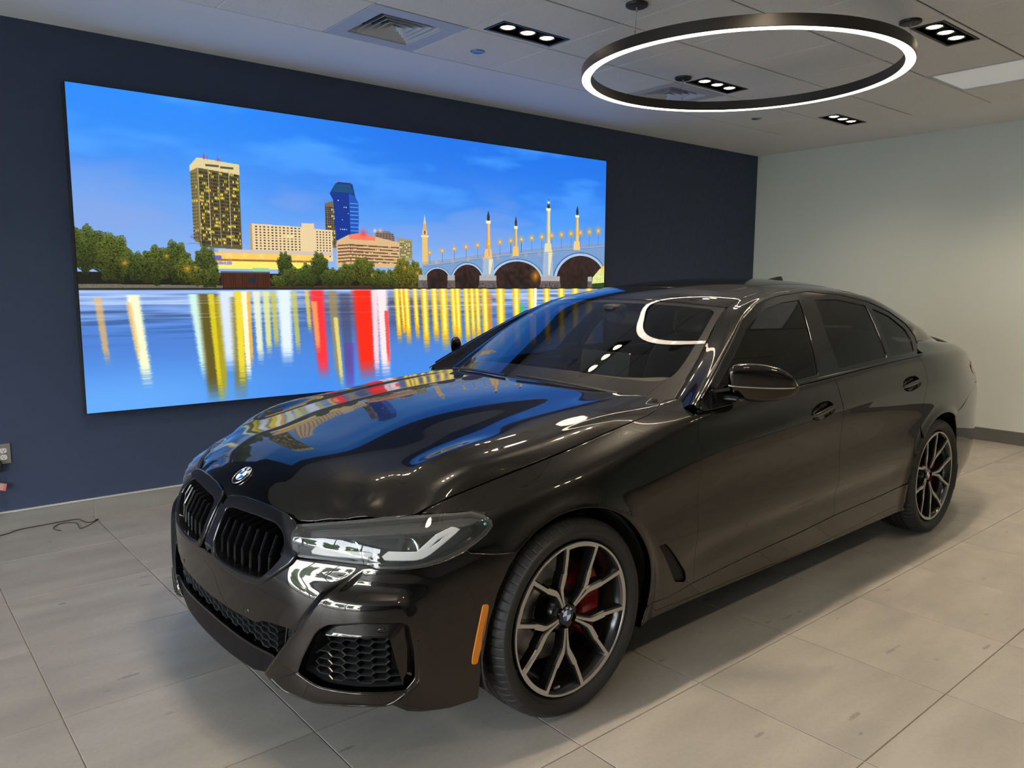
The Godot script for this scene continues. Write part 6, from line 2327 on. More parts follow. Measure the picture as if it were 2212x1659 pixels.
# ---------------------------------------------------------------- glasshouse
func glasshouse() -> void:
	var ev := NS.new([-0.85, -0.7, -0.447, -0.208, 0.234, 0.6, 1.0, 1.4, 1.65, 2.0, 2.25, 2.55], [0.585, 0.575, 0.55, 0.53, 0.52, 0.532, 0.538, 0.548, 0.57, 0.68, 0.735, 0.80])
	var side := func(u0: float, u1: float, inset: float, k := 12) -> PackedVector2Array:
		var o := PackedVector2Array()
		for i in k + 1:
			var u := lerpf(u0, u1, float(i) / k)
			o.push_back(Vector2(u, float(ev.at(u)) - inset))
		return o
	# windscreen
	var half := PackedVector2Array([Vector2(1.725, 0.0), Vector2(1.715, 0.25), Vector2(1.69, 0.42), Vector2(1.655, 0.56)])
	half.append_array(side.call(1.67, 2.255, 0.006))
	half.append_array(PackedVector2Array([Vector2(2.345, 0.64), Vector2(2.41, 0.45), Vector2(2.455, 0.25), Vector2(2.475, 0.0)]))
	var ws := sym(half)
	obj("windscreen", panel(ST, ws, 0.03, 0.001, 0.005, 0.0), M.windscreen, car)
	var frit_in := rounded(sym(pv([1.755, 0.0, 1.745, 0.25, 1.720, 0.42, 1.69, 0.535, 1.90, 0.605, 2.08, 0.65, 2.17, 0.655, 2.225, 0.60, 2.285, 0.45, 2.325, 0.25, 2.34, 0.0])), 0.05, 4)
	obj("windscreen_border", panel(ST, ws, 0.03, 0.0, 0.0, -0.007, [frit_in]), M.black_satin, car)
	# scuttle below the screen, with wiper arms
	var sc := MB.new()
	for i in 24:
		var v0 := lerpf(-0.74, 0.74, i / 24.0)
		var v1 := lerpf(-0.74, 0.74, (i + 1) / 24.0)
		var u0 := 2.47 - 0.30 * v0 * v0
		var u1 := 2.47 - 0.30 * v1 * v1
		sc.flat(Vector3(u0 + 0.05, 0.94, -v0), Vector3(u1 + 0.05, 0.94, -v1), Vector3(u1 - 0.06, 0.962, -v1), Vector3(u0 - 0.06, 0.962, -v0), Vector3.UP)
	obj("scuttle", sc, M.black_matte, car)
	for c in [[0.55, 0.02], [-0.05, -0.60]]:
		var mb := MB.new()
		var pts := PackedVector3Array()
		for i in 12:
			var v := lerpf(c[0], c[1], i / 11.0)
			var u := 2.452 - 0.30 * v * v - 0.012 * i / 11.0
			pts.push_back(ST.p(u, v) + Vector3(0.012, 0.016, 0))
		mb.tube(pts, 0.006, 6)
		obj("wiper", mb, M.black_satin, car)
	# roof skin with a dark glass sunroof
	var rh := PackedVector2Array([Vector2(1.720, 0.0), Vector2(1.710, 0.25), Vector2(1.684, 0.42), Vector2(1.650, 0.555)])
	rh.append_array(side.call(1.645, -0.02, 0.004, 26))
	rh.append_array(PackedVector2Array([Vector2(-0.05, 0.48), Vector2(-0.075, 0.25), Vector2(-0.08, 0.0)]))
	var sun := rounded(sym(pv([1.50, 0.0, 1.495, 0.25, 1.47, 0.44, 0.45, 0.44, 0.44, 0.0])), 0.06, 5)
	obj("roof", panel(ST, sym(rh), 0.03, 0.003, 0.015, 0.0, [sun], 0.001), M.paint, car)
	obj("sunroof", panel(ST, sun, 0.03, 0.002, 0.015, 0.001, [], 0.004), M.black_gloss, car)
	# rear window
	var rw := PackedVector2Array([Vector2(-0.085, 0.0), Vector2(-0.08, 0.25), Vector2(-0.055, 0.48)])
	rw.append_array(side.call(-0.04, -0.66, 0.012, 12))
	rw.append_array(PackedVector2Array([Vector2(-0.70, 0.45), Vector2(-0.715, 0.2), Vector2(-0.72, 0.0)]))
	obj("rear_window", panel(ST, sym(rw), 0.03, 0.001, 0.006, 0.0), M.tint, car)
	# pillars and rails in body colour
	var pm := MB.new()
	var n0 := (SP.nu - 1) * 2
	var grid := []
	for i in n0 + 1:
		var row := []
		for j in 17:
			var a := i * 0.1
			var b := j / 16.0
			var pa := SP.p(minf(a + 0.04, SP.nu * 0.2 - 0.2), b) - SP.p(maxf(a - 0.04, 0.0), b)
			var pb := SP.p(a, minf(b + 0.02, 1.0)) - SP.p(a, maxf(b - 0.02, 0.0))
			var n := pa.cross(pb).normalized()
			if n.dot(Vector3(0, 0.6, -1)) < 0.0:
				n = -n
			row.push_back([SP.p(a, b), n])
		grid.push_back(row)
	for i in n0:
		for j in 16:
			pm.quad(grid[i][j][0], grid[i + 1][j][0], grid[i + 1][j + 1][0], grid[i][j + 1][0], grid[i][j][1], grid[i + 1][j][1], grid[i + 1][j + 1][1], grid[i][j + 1][1])
	both("roof_rail", pm, M.paint, car)
	# black window surround with three openings, and the panes
	var ring := rounded(pv([2.285, 0.958, 2.262, 0.995, 2.0, 1.140, 1.745, 1.274, 1.55, 1.340, 1.30, 1.378, 1.0, 1.396, 0.68, 1.378, 0.40, 1.338, 0.225, 1.280, 0.105, 1.210, 0.083, 1.145, 0.115, 1.085, 0.17, 1.050, 0.261, 1.046, 0.8, 1.027, 1.264, 1.007, 1.6, 0.990, 2.0, 0.968]), 0.03, 3)
	var g1 := rounded(pv([2.205, 0.998, 2.0, 1.108, 1.73, 1.252, 1.50, 1.322, 1.31, 1.350, 1.128, 1.360, 1.222, 1.225, 1.301, 1.10, 1.345, 1.022, 1.6, 1.010, 2.0, 0.990]), 0.014, 3)
	var g2 := rounded(pv([0.985, 1.362, 0.74, 1.358, 0.462, 1.322, 0.575, 1.055, 0.9, 1.044, 1.135, 1.034, 1.09, 1.19]), 0.014, 3)
	var g3 := rounded(pv([0.412, 1.308, 0.26, 1.262, 0.155, 1.185, 0.150, 1.13, 0.195, 1.066, 0.53, 1.058]), 0.014, 3)
	both("window_surround", panel(SG, ring, 0.03, 0.003, 0.016, 0.006, [g1, g2, g3]), M.black_gloss, car)
	for g in [["front_side_window", g1], ["rear_side_window", g2], ["quarter_window", g3]]:
		both(g[0], panel(SG, g[1], 0.04, 0.0, 0.0, 0.001), M.tint, car)
	# thin satin line round the frame edge, and the belt strip
	var line := MB.new()
	var path := PackedVector3Array()
	for q in resample(pv([2.262, 1.000, 2.0, 1.143, 1.745, 1.277, 1.55, 1.343, 1.30, 1.381, 1.0, 1.399, 0.68, 1.381, 0.40, 1.341, 0.225, 1.283, 0.103, 1.211, 0.080, 1.145, 0.112, 1.085]), 0.03):
		path.push_back(SG.p(q.x, q.y) + SG.nrm(q.x, q.y) * 0.006)
	path = path.slice(0, path.size() - int(2.17 / 0.03))
	line.tube(path, 0.004, 6)
	both("frame_moulding", line, M.black_gloss, car)
	line = MB.new()
	path = PackedVector3Array()
	for i in 60:
		var u := lerpf(2.285, 0.20, i / 59.0)
		path.push_back(SL.p(u, 0.890) + Vector3(0, 0.004, 0))
	line.tube(path, 0.0075, 8)
	both("belt_moulding", line, M.black_gloss, car)
	# fin aerial
	var fin := MB.new()
	var fp := []
	for i in 13:
		var f := i / 12.0
		fp.push_back([0.40 - 0.19 * f, 0.055 * pow(f, 0.7) * (1.0 if f < 0.92 else 0.8), 0.028 * (1.0 - f) * 0.6 + 0.020])
	for i in 12:
		for z in [-1.0, 1.0]:
			var a := ST.p(fp[i][0], 0.0)
			var b := ST.p(fp[i + 1][0], 0.0)
			fin.flat(a + Vector3(0, 0, z * fp[i][2]), b + Vector3(0, 0, z * fp[i + 1][2]), b + Vector3(0, fp[i + 1][1], z * 0.005), a + Vector3(0, fp[i][1], z * 0.005), Vector3(0, 0.3, z))
			if z > 0:
				fin.flat(a + Vector3(0, fp[i][1], -0.005), a + Vector3(0, fp[i][1], 0.005), b + Vector3(0, fp[i + 1][1], 0.005), b + Vector3(0, fp[i + 1][1], -0.005), Vector3.UP)
	obj("roof_fin", fin, M.black_gloss, car)


func mirrors_and_handles() -> void:
	# door mirror: sections from the inner end to the tip
	var cap := MB.new()
	var low := MB.new()
	var face := MB.new()
	var K := 20
	var N := 24
	var sec := []
	for i in K + 1:
		var f := float(i) / K
		var v := lerpf(0.892, 1.082, f)
		var end := pow(maxf(0.0, 1.0 - pow(clampf(f * 1.01, 0, 1), 8.0)), 0.5) * (0.86 + 0.14 * smoothstep(0.0, 0.12, f)) * (0.02 if i == 0 else 1.0)
		var uc := 2.070 - 0.155 * pow(f, 1.35)
		var hc := 1.055 - 0.010 * f
		var hu := (0.060 - 0.022 * f) * end + 0.001
		var hh := (0.060 + 0.016 * sin(PI * pow(f, 0.8)) - 0.012 * f * f) * end + 0.001
		var row := []
		for k in N:
			var an := TAU * k / N
			var ca := cos(an)
			var sa := sin(an)
			var e := 3.4
			var r := pow(pow(absf(ca), e) + pow(absf(sa), e), -1.0 / e)
			var back := 0.35 if ca < 0.0 else 1.0   # flat toward the rear
			row.push_back(Vector3(uc + hu * ca * r * back + 0.018 * sa * r, hc + hh * sa * r * (1.08 if sa > 0 else 0.95), -v))
		sec.push_back(row)
	for i in K:
		for k in N:
			var l := (k + 1) % N
			var nn := []
			for e in [[i, k], [i, l], [i + 1, l], [i + 1, k]]:
				var p0: Vector3 = sec[mini(e[0] + 1, K)][e[1]] - sec[maxi(e[0] - 1, 0)][e[1]]
				var p1: Vector3 = sec[e[0]][(e[1] + 1) % N] - sec[e[0]][(e[1] - 1 + N) % N]
				var n := p1.cross(p0).normalized()
				var mid := Vector3.ZERO
				for q in sec[e[0]]:
					mid += q
				mid /= N
				if n.dot(sec[e[0]][e[1]] - mid) < 0.0:
					n = -n
				if e[0] == 0:
					n = (n + Vector3(0, 0, 0.8)).normalized()
				elif e[0] == K:
					n = (n + Vector3(0, 0, -0.8)).normalized()
				nn.push_back(n)
			var an := TAU * (k + 0.5) / N
			var tgt := cap
			if sin(an) < -0.72:
				tgt = low
			if cos(an) < -0.75:
				tgt = face
			tgt.quad(sec[i][k], sec[i][l], sec[i + 1][l], sec[i + 1][k], nn[0], nn[1], nn[2], nn[3])
	var arm := MB.new()
	arm.box(Vector3(0.10, 0.022, 0.10), T(Vector3(2.085, 0.995, -0.895), Basis(Vector3.UP, 0.1)), 0.008)
	arm.box(Vector3(0.13, 0.05, 0.03), T(Vector3(2.12, 1.005, -0.868)), 0.01)
	var line := MB.new()
	var path := PackedVector3Array()
	for i in range(1, K):
		path.push_back(sec[i][1].lerp(sec[i][0], 1.2) + Vector3(0.0015, -0.006, 0))
	path.push_back(sec[K - 1][23] + Vector3(-0.006, 0, -0.004))
	line.tube(path, 0.0028, 6)
	for s in [1, -1]:
		var g := node("door_mirror", car)
		var m := func(mb: MB) -> MB:
			return mb if s == 1 else mirrored(mb)
		obj("cap", m.call(cap), M.paint, g)
		obj("lower_shell", m.call(low), M.black_gloss, g)
		obj("mirror_glass", m.call(face), M.chrome, g)
		obj("arm", m.call(arm), M.black_gloss, g)
		obj("blade_line", m.call(line), M.steel, g)


# ---------------------------------------------------------------- wheels (built for the left side; axle along z, outside toward -z)
func wheels() -> void:
	var parts := wheel_parts()
	for w in [[WB, -1, "front"], [0.0, -1, "rear"], [WB, 1, "front"], [0.0, 1, "rear"]]:
		var g := node("wheel", car, Vector3(w[0], HUB, 0))
		for p in parts:
			if p[0] == "caliper" or p[0] == "wheel_nut":
				pass
			var mb: MB = p[1]
			var o := MB.new()
			o.add(mb)
			if w[1] == 1:
				o = mirrored(o)
			var ob := obj(p[0], o, p[2], g)
			if w[0] == 0.0 and p[3]:
				ob.rotation.z = -0.42 if w[1] == -1 else 0.42
		var e := Vector3(0, 0, (-0.868 if w[1] == -1 else 0.868))
		wheel_badge(g, e, Vector3(0, 0, float(w[1])))


func wheel_badge(g: Node, at: Vector3, n: Vector3) -> void:
	var b := node("centre_cap", g)
	var r := 0.034
	var z := n
	var y := Vector3.UP
	var x := y.cross(z).normalized()
	b.transform = Transform3D(Basis(x, y, z), at)
	var turn := Basis(Vector3.RIGHT, PI / 2)
	var mb := MB.new()
	mb.lathe(PackedVector2Array([Vector2(0.0001, 0.006), Vector2(r * 0.9, 0.006), Vector2(r, 0.003), Vector2(r, -0.012)]), 36, T(Vector3.ZERO, turn))
	for k in 4:
		var q := MB.new()
		q.lathe(PackedVector2Array([Vector2(0.0001, 0.0072), Vector2(r * 0.56, 0.0068)]), 8, T(Vector3.ZERO, turn), true, k * PI / 2, (k + 1) * PI / 2)
		mb.v.append_array(q.v if k < 0 else PackedVector3Array())
		mb.n.append_array(q.n if k < 0 else PackedVector3Array())
		var o := MeshInstance3D.new()
		o.name = "cap_part"
		o.mesh = q.mesh()
		o.material_override = M.white if k % 2 == 0 else M.blue
		qcap.push_back([q, M.white if k % 2 == 0 else M.blue])
		o.free()
	# one mesh with three materials: band, white quarters, blue quarters
	var am := mb.mesh()
	am.surface_set_material(0, M.black_gloss)
	for col in [M.white, M.blue]:
		var u := MB.new()
		for q in qcap:
			if q[1] == col:
				u.add(q[0])
		if col == M.white:
			for k in 3:
				var an := deg_to_rad([42.0, 0.0, -42.0][k])
				var c := Vector3(-sin(an), cos(an), 0) * r * 0.76
				var rt := Basis(Vector3.BACK, an)
				letter_bars(u, k, c + Vector3(0, 0, 0.0065), rt, r * 0.26)
		var arr := []
		arr.resize(Mesh.ARRAY_MAX)
		arr[Mesh.ARRAY_VERTEX] = u.v
		arr[Mesh.ARRAY_NORMAL] = u.n
		am.add_surface_from_arrays(Mesh.PRIMITIVE_TRIANGLES, arr)
		am.surface_set_material(am.get_surface_count() - 1, col)
	qcap.clear()
	var o2 := MeshInstance3D.new()
	o2.name = "cap"
	o2.mesh = am
	b.add_child(o2, true)


var qcap := []


func letter_bars(mb: MB, k: int, c: Vector3, rt: Basis, h: float) -> void:
	var strokes: Array = [
		[[-0.35, -0.5, -0.35, 0.5], [-0.35, 0.5, 0.15, 0.45], [0.15, 0.45, 0.2, 0.1], [0.2, 0.1, -0.35, 0.02], [0.2, 0.1, 0.33, -0.2], [0.33, -0.2, 0.15, -0.48], [0.15, -0.48, -0.35, -0.5]],
		[[-0.5, -0.5, -0.45, 0.5], [-0.45, 0.5, 0.0, -0.3], [0.0, -0.3, 0.45, 0.5], [0.45, 0.5, 0.5, -0.5]],
		[[-0.6, 0.5, -0.3, -0.5], [-0.3, -0.5, 0.0, 0.3], [0.0, 0.3, 0.3, -0.5], [0.3, -0.5, 0.6, 0.5]]][k]
	for s in strokes:
		var a := Vector3(s[0], s[1], 0) * h
		var b := Vector3(s[2], s[3], 0) * h
		var d := (b - a).normalized()
		var w := Vector3(-d.y, d.x, 0) * h * 0.10
		mb.flat(c + rt * (a - w), c + rt * (b - w), c + rt * (b + w), c + rt * (a + w), Vector3.BACK)


func ring_profile(mb: MB, prof: PackedVector2Array, seg: int) -> void:
	# (radius, depth toward the car) -> lathe with the axle along z; depth 0 is the outer face at z = -0.905
	var p := PackedVector2Array()
	for q in prof:
		p.push_back(Vector2(q.x, -0.905 + q.y))
	mb.lathe(p, seg, Transform3D(Basis(Vector3.RIGHT, PI / 2), Vector3.ZERO))


func polar(r: float, deg: float, z: float) -> Vector3:
	var a := deg_to_rad(deg)
	return Vector3(r * cos(a), r * sin(a), z)


# depth of the spoke faces: level at the rim, dished toward the hub
func dish(r: float) -> float:
	return -0.906 + 0.036 * pow(1.0 - clampf(r / 0.25, 0, 1), 1.3)


func wheel_parts() -> Array:
	var out := []
	# tyre with moulded grooves
	var mb := MB.new()
	var R := 0.3385
	var prof := [[0.2585, 0.026], [0.262, 0.012], [0.270, 0.003], [0.283, -0.013], [0.300, -0.019], [0.315, -0.014], [0.324, -0.003], [0.3305, 0.008], [0.3345, 0.020], [0.3365, 0.034], [0.3375, 0.052], [0.3310, 0.054], [0.3310, 0.061], [0.3380, 0.063], [0.3385, 0.082], [0.3320, 0.084], [0.3320, 0.093], [0.3390, 0.095], [0.3390, 0.120], [0.3320, 0.122], [0.3320, 0.131], [0.3385, 0.133], [0.338, 0.15], [0.331, 0.152], [0.331, 0.159], [0.337, 0.161], [0.335, 0.19], [0.330, 0.205], [0.315, 0.225], [0.29, 0.23], [0.262, 0.21]]
	var seg := 490
	var pts := []
	for k in seg:
		var a := TAU * k / seg
		var row := []
		for i in prof.size():
			var r: float = prof[i][0]
			if (i >= 6 and i <= 10) and k % 7 == 0:
				r -= 0.0028
			elif (i in [13, 14, 17, 18]) and (k + i) % 7 == 0:
				r -= 0.0025
			var tilt := 0.012 * (i - 8) * 0.1
			row.push_back(Vector3(r * cos(a + tilt), r * sin(a + tilt), -0.905 + prof[i][1]))
		pts.push_back(row)
	for k in seg:
		var l := (k + 1) % seg
		for i in prof.size() - 1:
			var c: Vector3 = Vector3(0, 0, pts[k][i].z)
			var rad: Vector3 = (pts[k][i] - c).normalized()
			var d: Vector2 = Vector2(prof[i + 1][0], prof[i + 1][1]) - Vector2(prof[i][0], prof[i][1])
			var o := rad * d.y + Vector3(0, 0, -d.x)
			if i >= 5 and i < 26:
				mb.flat(pts[k][i], pts[l][i], pts[l][i + 1], pts[k][i + 1], o if d.y > 0 else rad + o * 2.0)
			else:
				# smooth side wall
				var nn := []
				for e in [[k, i], [l, i], [l, i + 1], [k, i + 1]]:
					var i0: int = maxi(e[1] - 1, 0)
					var i1: int = mini(e[1] + 1, prof.size() - 1)
					var dd := Vector2(prof[i1][0] - prof[i0][0], prof[i1][1] - prof[i0][1])
					var rr := Vector3(pts[e[0]][e[1]].x, pts[e[0]][e[1]].y, 0).normalized()
					nn.push_back((rr * dd.y + Vector3(0, 0, -dd.x)).normalized())
				mb.quad(pts[k][i], pts[l][i], pts[l][i + 1], pts[k][i + 1], nn[0], nn[1], nn[2], nn[3])
	# raised rib and bead ring on the side wall
	mb.lathe(PackedVector2Array([Vector2(0.276, -0.9135), Vector2(0.2775, -0.915), Vector2(0.279, -0.9165)]), 96, Transform3D(Basis(Vector3.RIGHT, PI / 2), Vector3.ZERO))
	out.push_back(["tyre", mb, M.rubber, false])
	# barrel
	mb = MB.new()
	ring_profile(mb, PackedVector2Array([Vector2(0.2588, 0.012), Vector2(0.2588, -0.001), Vector2(0.256, -0.003), Vector2(0.250, 0.000), Vector2(0.243, 0.012), Vector2(0.232, 0.030), Vector2(0.226, 0.07), Vector2(0.222, 0.19)]), 120)
	out.push_back(["rim", mb, M.wheel_black, false])
	# bright lip, thin all round
	mb = MB.new()
	ring_profile(mb, PackedVector2Array([Vector2(0.2592, 0.004), Vector2(0.2592, -0.0025), Vector2(0.258, -0.0042), Vector2(0.2525, -0.0040), Vector2(0.2515, -0.001)]), 120)
	out.push_back(["rim_lip", mb, M.cut_alu, false])
	# spokes: five pairs; each bright face lies on a black body
	for k in 5:
		var mid := 27.0 + 72.0 * k   # centre of an opening between two pairs
		for s in [-1.0, 1.0]:
			var cl := [[0.042, 30.0, 0.0036], [0.075, 31.2, 0.0042], [0.106, 30.4, 0.0058], [0.121, 28.6, 0.0085], [0.142, 24.2, 0.0092], [0.164, 21.0, 0.0090], [0.1665, 20.3, 0.0060], [0.20, 18.2, 0.0060], [0.235, 16.7, 0.0064], [0.2525, 16.4, 0.0068]]
			var face := MB.new()
			var body := MB.new()
			var L := []
			for i in cl.size():
				var c: Array = cl[i]
				var r: float = c[0]
				var p := polar(r, mid + s * c[1], dish(r))
				L.push_back([p, c[2]])
			var Q := []
			for i in L.size():
				var d: Vector3 = (L[mini(i + 1, L.size() - 1)][0] - L[maxi(i - 1, 0)][0]).normalized()
				var side := d.cross(Vector3(0, 0, -1)).normalized()
				var p: Vector3 = L[i][0]
				var w: float = L[i][1]
				Q.push_back([p - side * w, p + side * w, side, p])
			for i in Q.size() - 1:
				var a: Array = Q[i]
				var b: Array = Q[i + 1]
				var lift := Vector3(0, 0, -0.0015)
				face.flat(a[0] + lift, a[1] + lift, b[1] + lift, b[0] + lift, Vector3(0, 0, -1))
				for e in [0, 1]:
					var sg := -1.0 if e == 0 else 1.0
					face.flat(a[e] + lift, b[e] + lift, b[e], a[e], a[2] * sg)
					var wa: Vector3 = a[2] * sg * 0.0045
					var wb: Vector3 = b[2] * sg * 0.0045
					var deep := Vector3(0, 0, 0.034)
					body.flat(a[e], b[e], b[e] + wb + Vector3(0, 0, 0.005), a[e] + wa + Vector3(0, 0, 0.005), a[2] * sg + Vector3(0, 0, -0.8))
					body.flat(a[e] + wa + Vector3(0, 0, 0.005), b[e] + wb + Vector3(0, 0, 0.005), b[e] + wb * 1.6 + deep, a[e] + wa * 1.6 + deep, a[2] * sg)
				body.flat(a[0], a[1], b[1], b[0], Vector3(0, 0, -1))
			out.push_back(["spoke", body, M.wheel_black, true])
			out.push_back(["spoke_face", face, M.cut_alu, true])
		# bright arc closing each opening at the rim
		var arc := MB.new()
		for i in 16:
			var d0 := mid + lerpf(-17.0, 17.0, i / 16.0)
			var d1 := mid + lerpf(-17.0, 17.0, (i + 1) / 16.0)
			arc.flat(polar(0.2435, d0, -0.9075), polar(0.2435, d1, -0.9075), polar(0.2575, d1, -0.9085), polar(0.2575, d0, -0.9085), Vector3(0, 0, -1))
			arc.flat(polar(0.2435, d0, -0.9075), polar(0.2435, d1, -0.9075), polar(0.2430, d1, -0.895), polar(0.2430, d0, -0.895), -polar(1, d0, 0))
		out.push_back(["rim_arc", arc, M.cut_alu, true])
	# hub
	mb = MB.new()
	ring_profile(mb, PackedVector2Array([Vector2(0.0001, 0.040), Vector2(0.050, 0.040), Vector2(0.062, 0.046), Vector2(0.070, 0.075), Vector2(0.085, 0.10)]), 40)
	out.push_back(["hub", mb, M.wheel_black, false])
	mb = MB.new()
	for k in 5:
		var c := polar(0.054, 27.0 + 36.0 + 72.0 * k, -0.905 + 0.047)
		mb.lathe(PackedVector2Array([Vector2(0.0001, 0.004), Vector2(0.006, 0.004), Vector2(0.0075, 0.0), Vector2(0.0075, -0.02)]), 8, Transform3D(Basis(Vector3.RIGHT, -PI / 2), c))
	out.push_back(["wheel_nut", mb, M.steel, true])
	# brake disc and red caliper behind
	mb = MB.new()
	ring_profile(mb, PackedVector2Array([Vector2(0.085, 0.105), Vector2(0.095, 0.125), Vector2(0.105, 0.128), Vector2(0.183, 0.128), Vector2(0.183, 0.158), Vector2(0.105, 0.158)]), 60)
	out.push_back(["brake_disc", mb, M.disc, false])
	mb = MB.new()
	var cp := PackedVector2Array()
	for i in 13:
		var a := deg_to_rad(lerpf(142, 222, i / 12.0))
		cp.push_back(Vector2(cos(a), sin(a)) * 0.212)
	for i in 13:
		var a := deg_to_rad(lerpf(222, 142, i / 12.0))
		cp.push_back(Vector2(cos(a), sin(a)) * (0.112 + 0.012 * absf(sin(i * PI / 6.0))))
	mb.prism(cp, -0.905 + 0.175, -0.905 + 0.078, Transform3D(), 0.006)
	out.push_back(["brake_caliper", mb, M.caliper, false])
	# valve
	mb = MB.new()
	mb.tube(PackedVector3Array([polar(0.236, -72.0, -0.893), polar(0.222, -72.0, -0.912)]), 0.004, 8)
	out.push_back(["valve", mb, M.steel, true])
	return out


# ---------------------------------------------------------------- tail and cabin
func tail_parts() -> void:
	# rear bumper, wrapped from arch to arch
	var half := pv([0.0, 0.66, 0.45, 0.665, 0.62, 0.70, 0.70, 0.80, 0.757, 0.825, 0.905, 0.775, 1.05, 0.712, 1.178, 0.682, 1.165, 0.655, 1.135, 0.60, 1.105, 0.50, 1.095, 0.40, 1.10, 0.30, 1.105, 0.225, 0.8, 0.215, 0.4, 0.215, 0.0, 0.215])
	obj("rear_bumper", panel(SR, symx(half), 0.02, 0.003, 0.03, 0.0, [], 0.0015), M.paint, car)
	# boot lid: top from the shoulder loft, rear face from the tail
	var deck := sym(pv([-0.73, 0.0, -0.725, 0.25, -0.715, 0.45, -0.72, 0.60, -0.74, 0.70, -0.80, 0.765, -0.9, 0.76, -1.0, 0.74, -1.055, 0.62, -1.07, 0.4, -1.075, 0.0]))
	var lid := obj("boot_lid", panel(SL, deck, 0.02, 0.003, 0.02, 0.0, [], 0.001), M.paint, car)
	var face := symx(pv([0.0, 1.028, 0.30, 1.025, 0.50, 1.012, 0.62, 0.99, 0.60, 0.93, 0.59, 0.86, 0.60, 0.72, 0.45, 0.67, 0.0, 0.668]))
	obj("rear_face", panel(SR, face, 0.02, 0.003, 0.02, 0.0), M.paint, lid)
	var sp := MB.new()
	var sec := []
	for i in 41:
		var v := lerpf(-0.60, 0.60, i / 40.0)
		var u := -0.985 + 0.10 * pow(absf(v) / 0.6, 2.2)
		var e := pow(maxf(0.0, 1.0 - pow(absf(v) / 0.605, 6.0)), 0.5)
		var h := 1.095 - 0.062 * pow(absf(v) / 0.6, 2.0)
		sec.push_back([Vector3(u + 0.03, h - 0.006, -v), Vector3(u - 0.015, h + 0.010 * e, -v), Vector3(u - 0.075, h + 0.026 * e, -v), Vector3(u - 0.072, h + 0.012 * e, -v), Vector3(u - 0.05, h - 0.02, -v)])
	for i in 40:
		for j in 4:
			sp.flat(sec[i][j], sec[i + 1][j], sec[i + 1][j + 1], sec[i][j + 1], Vector3(-0.2, 1, 0) if j < 2 else Vector3(-1, -0.4, 0))
	obj("spoiler_lip", sp, M.paint, lid)
	for s in [1.0, -1.0]:
		var g := node("tail_lamp", car)
		var out := PackedVector2Array()
		for q in pv([0.60, 0.985, 0.70, 0.975, 0.79, 0.955, 0.815, 0.925, 0.800, 0.88, 0.757, 0.835, 0.70, 0.812, 0.61, 0.815, 0.60, 0.90]):
			out.push_back(Vector2(q.x * s, q.y))
		obj("lens", panel(SR, out, 0.015, 0.003, 0.02, 0.001, [], 0.002), M.red_lens, g)
		var strip := MB.new()
		var path := PackedVector3Array()
		for q in [[0.61, 0.95], [0.70, 0.945], [0.78, 0.93], [0.79, 0.90], [0.76, 0.875]]:
			path.push_back(SR.p(q[0] * s, q[1]) + SR.nrm(q[0] * s, q[1]) * 0.002)
		strip.tube(path, 0.004, 6)
		obj("light_bar", strip, M.black_gloss, g)
		var ex := MB.new()
		ex.lathe(PackedVector2Array([Vector2(0.040, 0.0), Vector2(0.045, 0.002), Vector2(0.045, 0.06)]), 24, Transform3D(Basis(Vector3.BACK, -PI / 2), Vector3(-1.115, 0.265, -0.55 * s)))
		obj("exhaust_tip", ex, M.chrome, car)


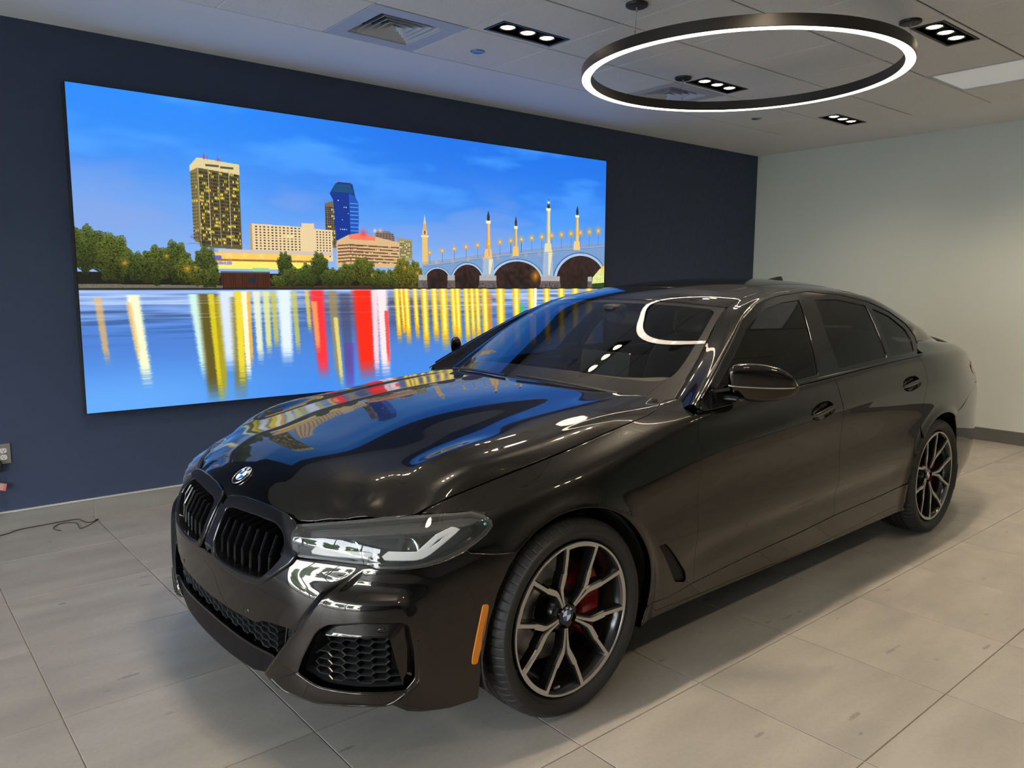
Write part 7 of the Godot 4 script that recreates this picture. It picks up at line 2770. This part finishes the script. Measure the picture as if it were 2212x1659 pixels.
func cabin() -> void:
	var mb := MB.new()
	# floor and bulkheads keep the inside dark
	mb.box(Vector3(2.9, 0.04, 1.5), T(Vector3(0.95, 0.30, 0)))
	mb.box(Vector3(0.04, 0.62, 1.5), T(Vector3(2.40, 0.60, 0)))
	mb.box(Vector3(0.04, 0.62, 1.4), T(Vector3(-0.48, 0.62, 0)))
	obj("cabin_floor", mb, M.cabin, car)
	for s in [-1, 1]:
		mb = MB.new()
		mb.box(Vector3(2.55, 0.62, 0.05), T(Vector3(0.98, 0.64, 0.80 * s)), 0.02)
		obj("door_lining", mb, M.cabin, car)
	mb = MB.new()
	mb.box(Vector3(0.65, 0.03, 1.2), T(Vector3(-0.55, 1.03, 0)), 0.01)
	obj("parcel_shelf", mb, M.cabin, car)
	# headlining just below the roof
	var hl := panel(ST, sym(pv([1.62, 0.0, 1.60, 0.46, 1.2, 0.49, 0.3, 0.47, 0.0, 0.44, -0.02, 0.0])), 0.08, 0.0, 0.0, -0.035)
	obj("headlining", hl, M.cabin, car)
	# dashboard: crowned top, hood over the dials, fascia
	mb = MB.new()
	var rows := []
	for i in 15:
		var v := lerpf(-0.70, 0.70, i / 14.0)
		var bump := 0.030 * exp(-pow((v - 0.37) / 0.16, 2.0))
		var crown := 0.012 * (1.0 - v * v / 0.5)
		var front := 2.36 - 0.28 * v * v
		rows.push_back([Vector3(front, 0.925, -v), Vector3(lerpf(front, 1.80, 0.5), 0.955 + crown, -v), Vector3(1.86, 0.968 + crown + bump * 0.8, -v), Vector3(1.76, 0.960 + crown + bump, -v), Vector3(1.72, 0.93 + bump * 0.8, -v), Vector3(1.76, 0.84, -v), Vector3(1.70, 0.72, -v), Vector3(1.82, 0.45, -v)])
	for i in 14:
		for j in 7:
			var o := Vector3(0, 1, 0) if j < 3 else Vector3(-1, 0.1, 0)
			var nn := []
			for e in [[i, j], [i + 1, j], [i + 1, j + 1], [i, j + 1]]:
				var p0: Vector3 = rows[mini(e[0] + 1, 14)][e[1]] - rows[maxi(e[0] - 1, 0)][e[1]]
				var p1: Vector3 = rows[e[0]][mini(e[1] + 1, 7)] - rows[e[0]][maxi(e[1] - 1, 0)]
				var n := p0.cross(p1).normalized()
				nn.push_back(n if n.dot(o) > 0 else -n)
			mb.quad(rows[i][j], rows[i + 1][j], rows[i + 1][j + 1], rows[i][j + 1], nn[0], nn[1], nn[2], nn[3])
	obj("dashboard", mb, M.dash_top, car)
	mb = MB.new()
	mb.box(Vector3(0.014, 0.145, 0.33), T(Vector3(1.80, 1.025, 0.045), Basis(Vector3.BACK, 0.16)), 0.005)
	obj("centre_display", mb, M.screen_glass, car)
	# steering wheel
	var st := node("steering_wheel", car)
	var tilt := Transform3D(Basis(Vector3.BACK, 0.42), Vector3(1.56, 0.90, -0.37))
	mb = MB.new()
	var ring := PackedVector3Array()
	for k in 40:
		var a := TAU * k / 40.0
		ring.push_back(tilt * Vector3(0, 0.182 * sin(a), 0.182 * cos(a)))
	mb.tube(ring, 0.0155, 10, true)
	obj("rim", mb, M.leather, st)
	mb = MB.new()
	mb.blob(Vector3.ZERO, Vector3(0.035, 0.062, 0.08), 20, 12, 3.0, tilt)
	for an in [0.0, PI, -PI / 2]:
		mb.tube(PackedVector3Array([tilt * Vector3(0, 0.04 * sin(an), 0.04 * cos(an)), tilt * Vector3(0, 0.178 * sin(an), 0.178 * cos(an))]), 0.017, 8)
	obj("hub", mb, M.leather, st)
	# seats
	for c in [[0.98, -0.37], [0.98, 0.37]]:
		seat(Vector3(c[0], 0, c[1]), 0.52)
	mb = MB.new()
	mb.blob(Vector3(0.15, 0.50, 0), Vector3(0.30, 0.11, 0.66), 28, 12, 4.0)
	mb.blob(Vector3(-0.16, 0.82, 0), Vector3(0.10, 0.34, 0.66), 28, 14, 4.0, Transform3D())
	for z in [-0.38, 0.38]:
		mb.blob(Vector3(-0.26, 1.16, z), Vector3(0.06, 0.09, 0.13), 20, 12, 3.0)
	obj("rear_bench", mb, M.leather, car)
	# inside mirror with its sensor housing
	mb = MB.new()
	mb.blob(Vector3(1.70, 1.265, 0), Vector3(0.018, 0.036, 0.125), 24, 12, 3.0)
	mb.tube(PackedVector3Array([Vector3(1.71, 1.27, 0), Vector3(1.80, 1.315, 0)]), 0.012, 8)
	mb.blob(Vector3(1.78, 1.318, 0), Vector3(0.06, 0.02, 0.05), 16, 10, 3.0)
	obj("inside_mirror", mb, M.black_satin, car)


func seat(at: Vector3, _w: float) -> void:
	var g := node("front_seat", car, at)
	var mb := MB.new()
	mb.blob(Vector3(0.10, 0.50, 0), Vector3(0.27, 0.10, 0.26), 24, 12, 3.4)
	obj("cushion", mb, M.leather, g)
	mb = MB.new()
	mb.blob(Vector3(0, 0, 0), Vector3(0.085, 0.32, 0.25), 24, 16, 3.4, Transform3D(Basis(Vector3.BACK, 0.38), Vector3(-0.22, 0.82, 0)))
	obj("backrest", mb, M.leather, g)
	mb = MB.new()
	mb.blob(Vector3(0, 0, 0), Vector3(0.05, 0.10, 0.135), 20, 12, 3.0, Transform3D(Basis(Vector3.BACK, 0.25), Vector3(-0.36, 1.20, 0)))
	for z in [-0.06, 0.06]:
		mb.tube(PackedVector3Array([Vector3(-0.33, 1.06, z), Vector3(-0.36, 1.16, z)]), 0.007, 8)
	obj("headrest", mb, M.leather, g)
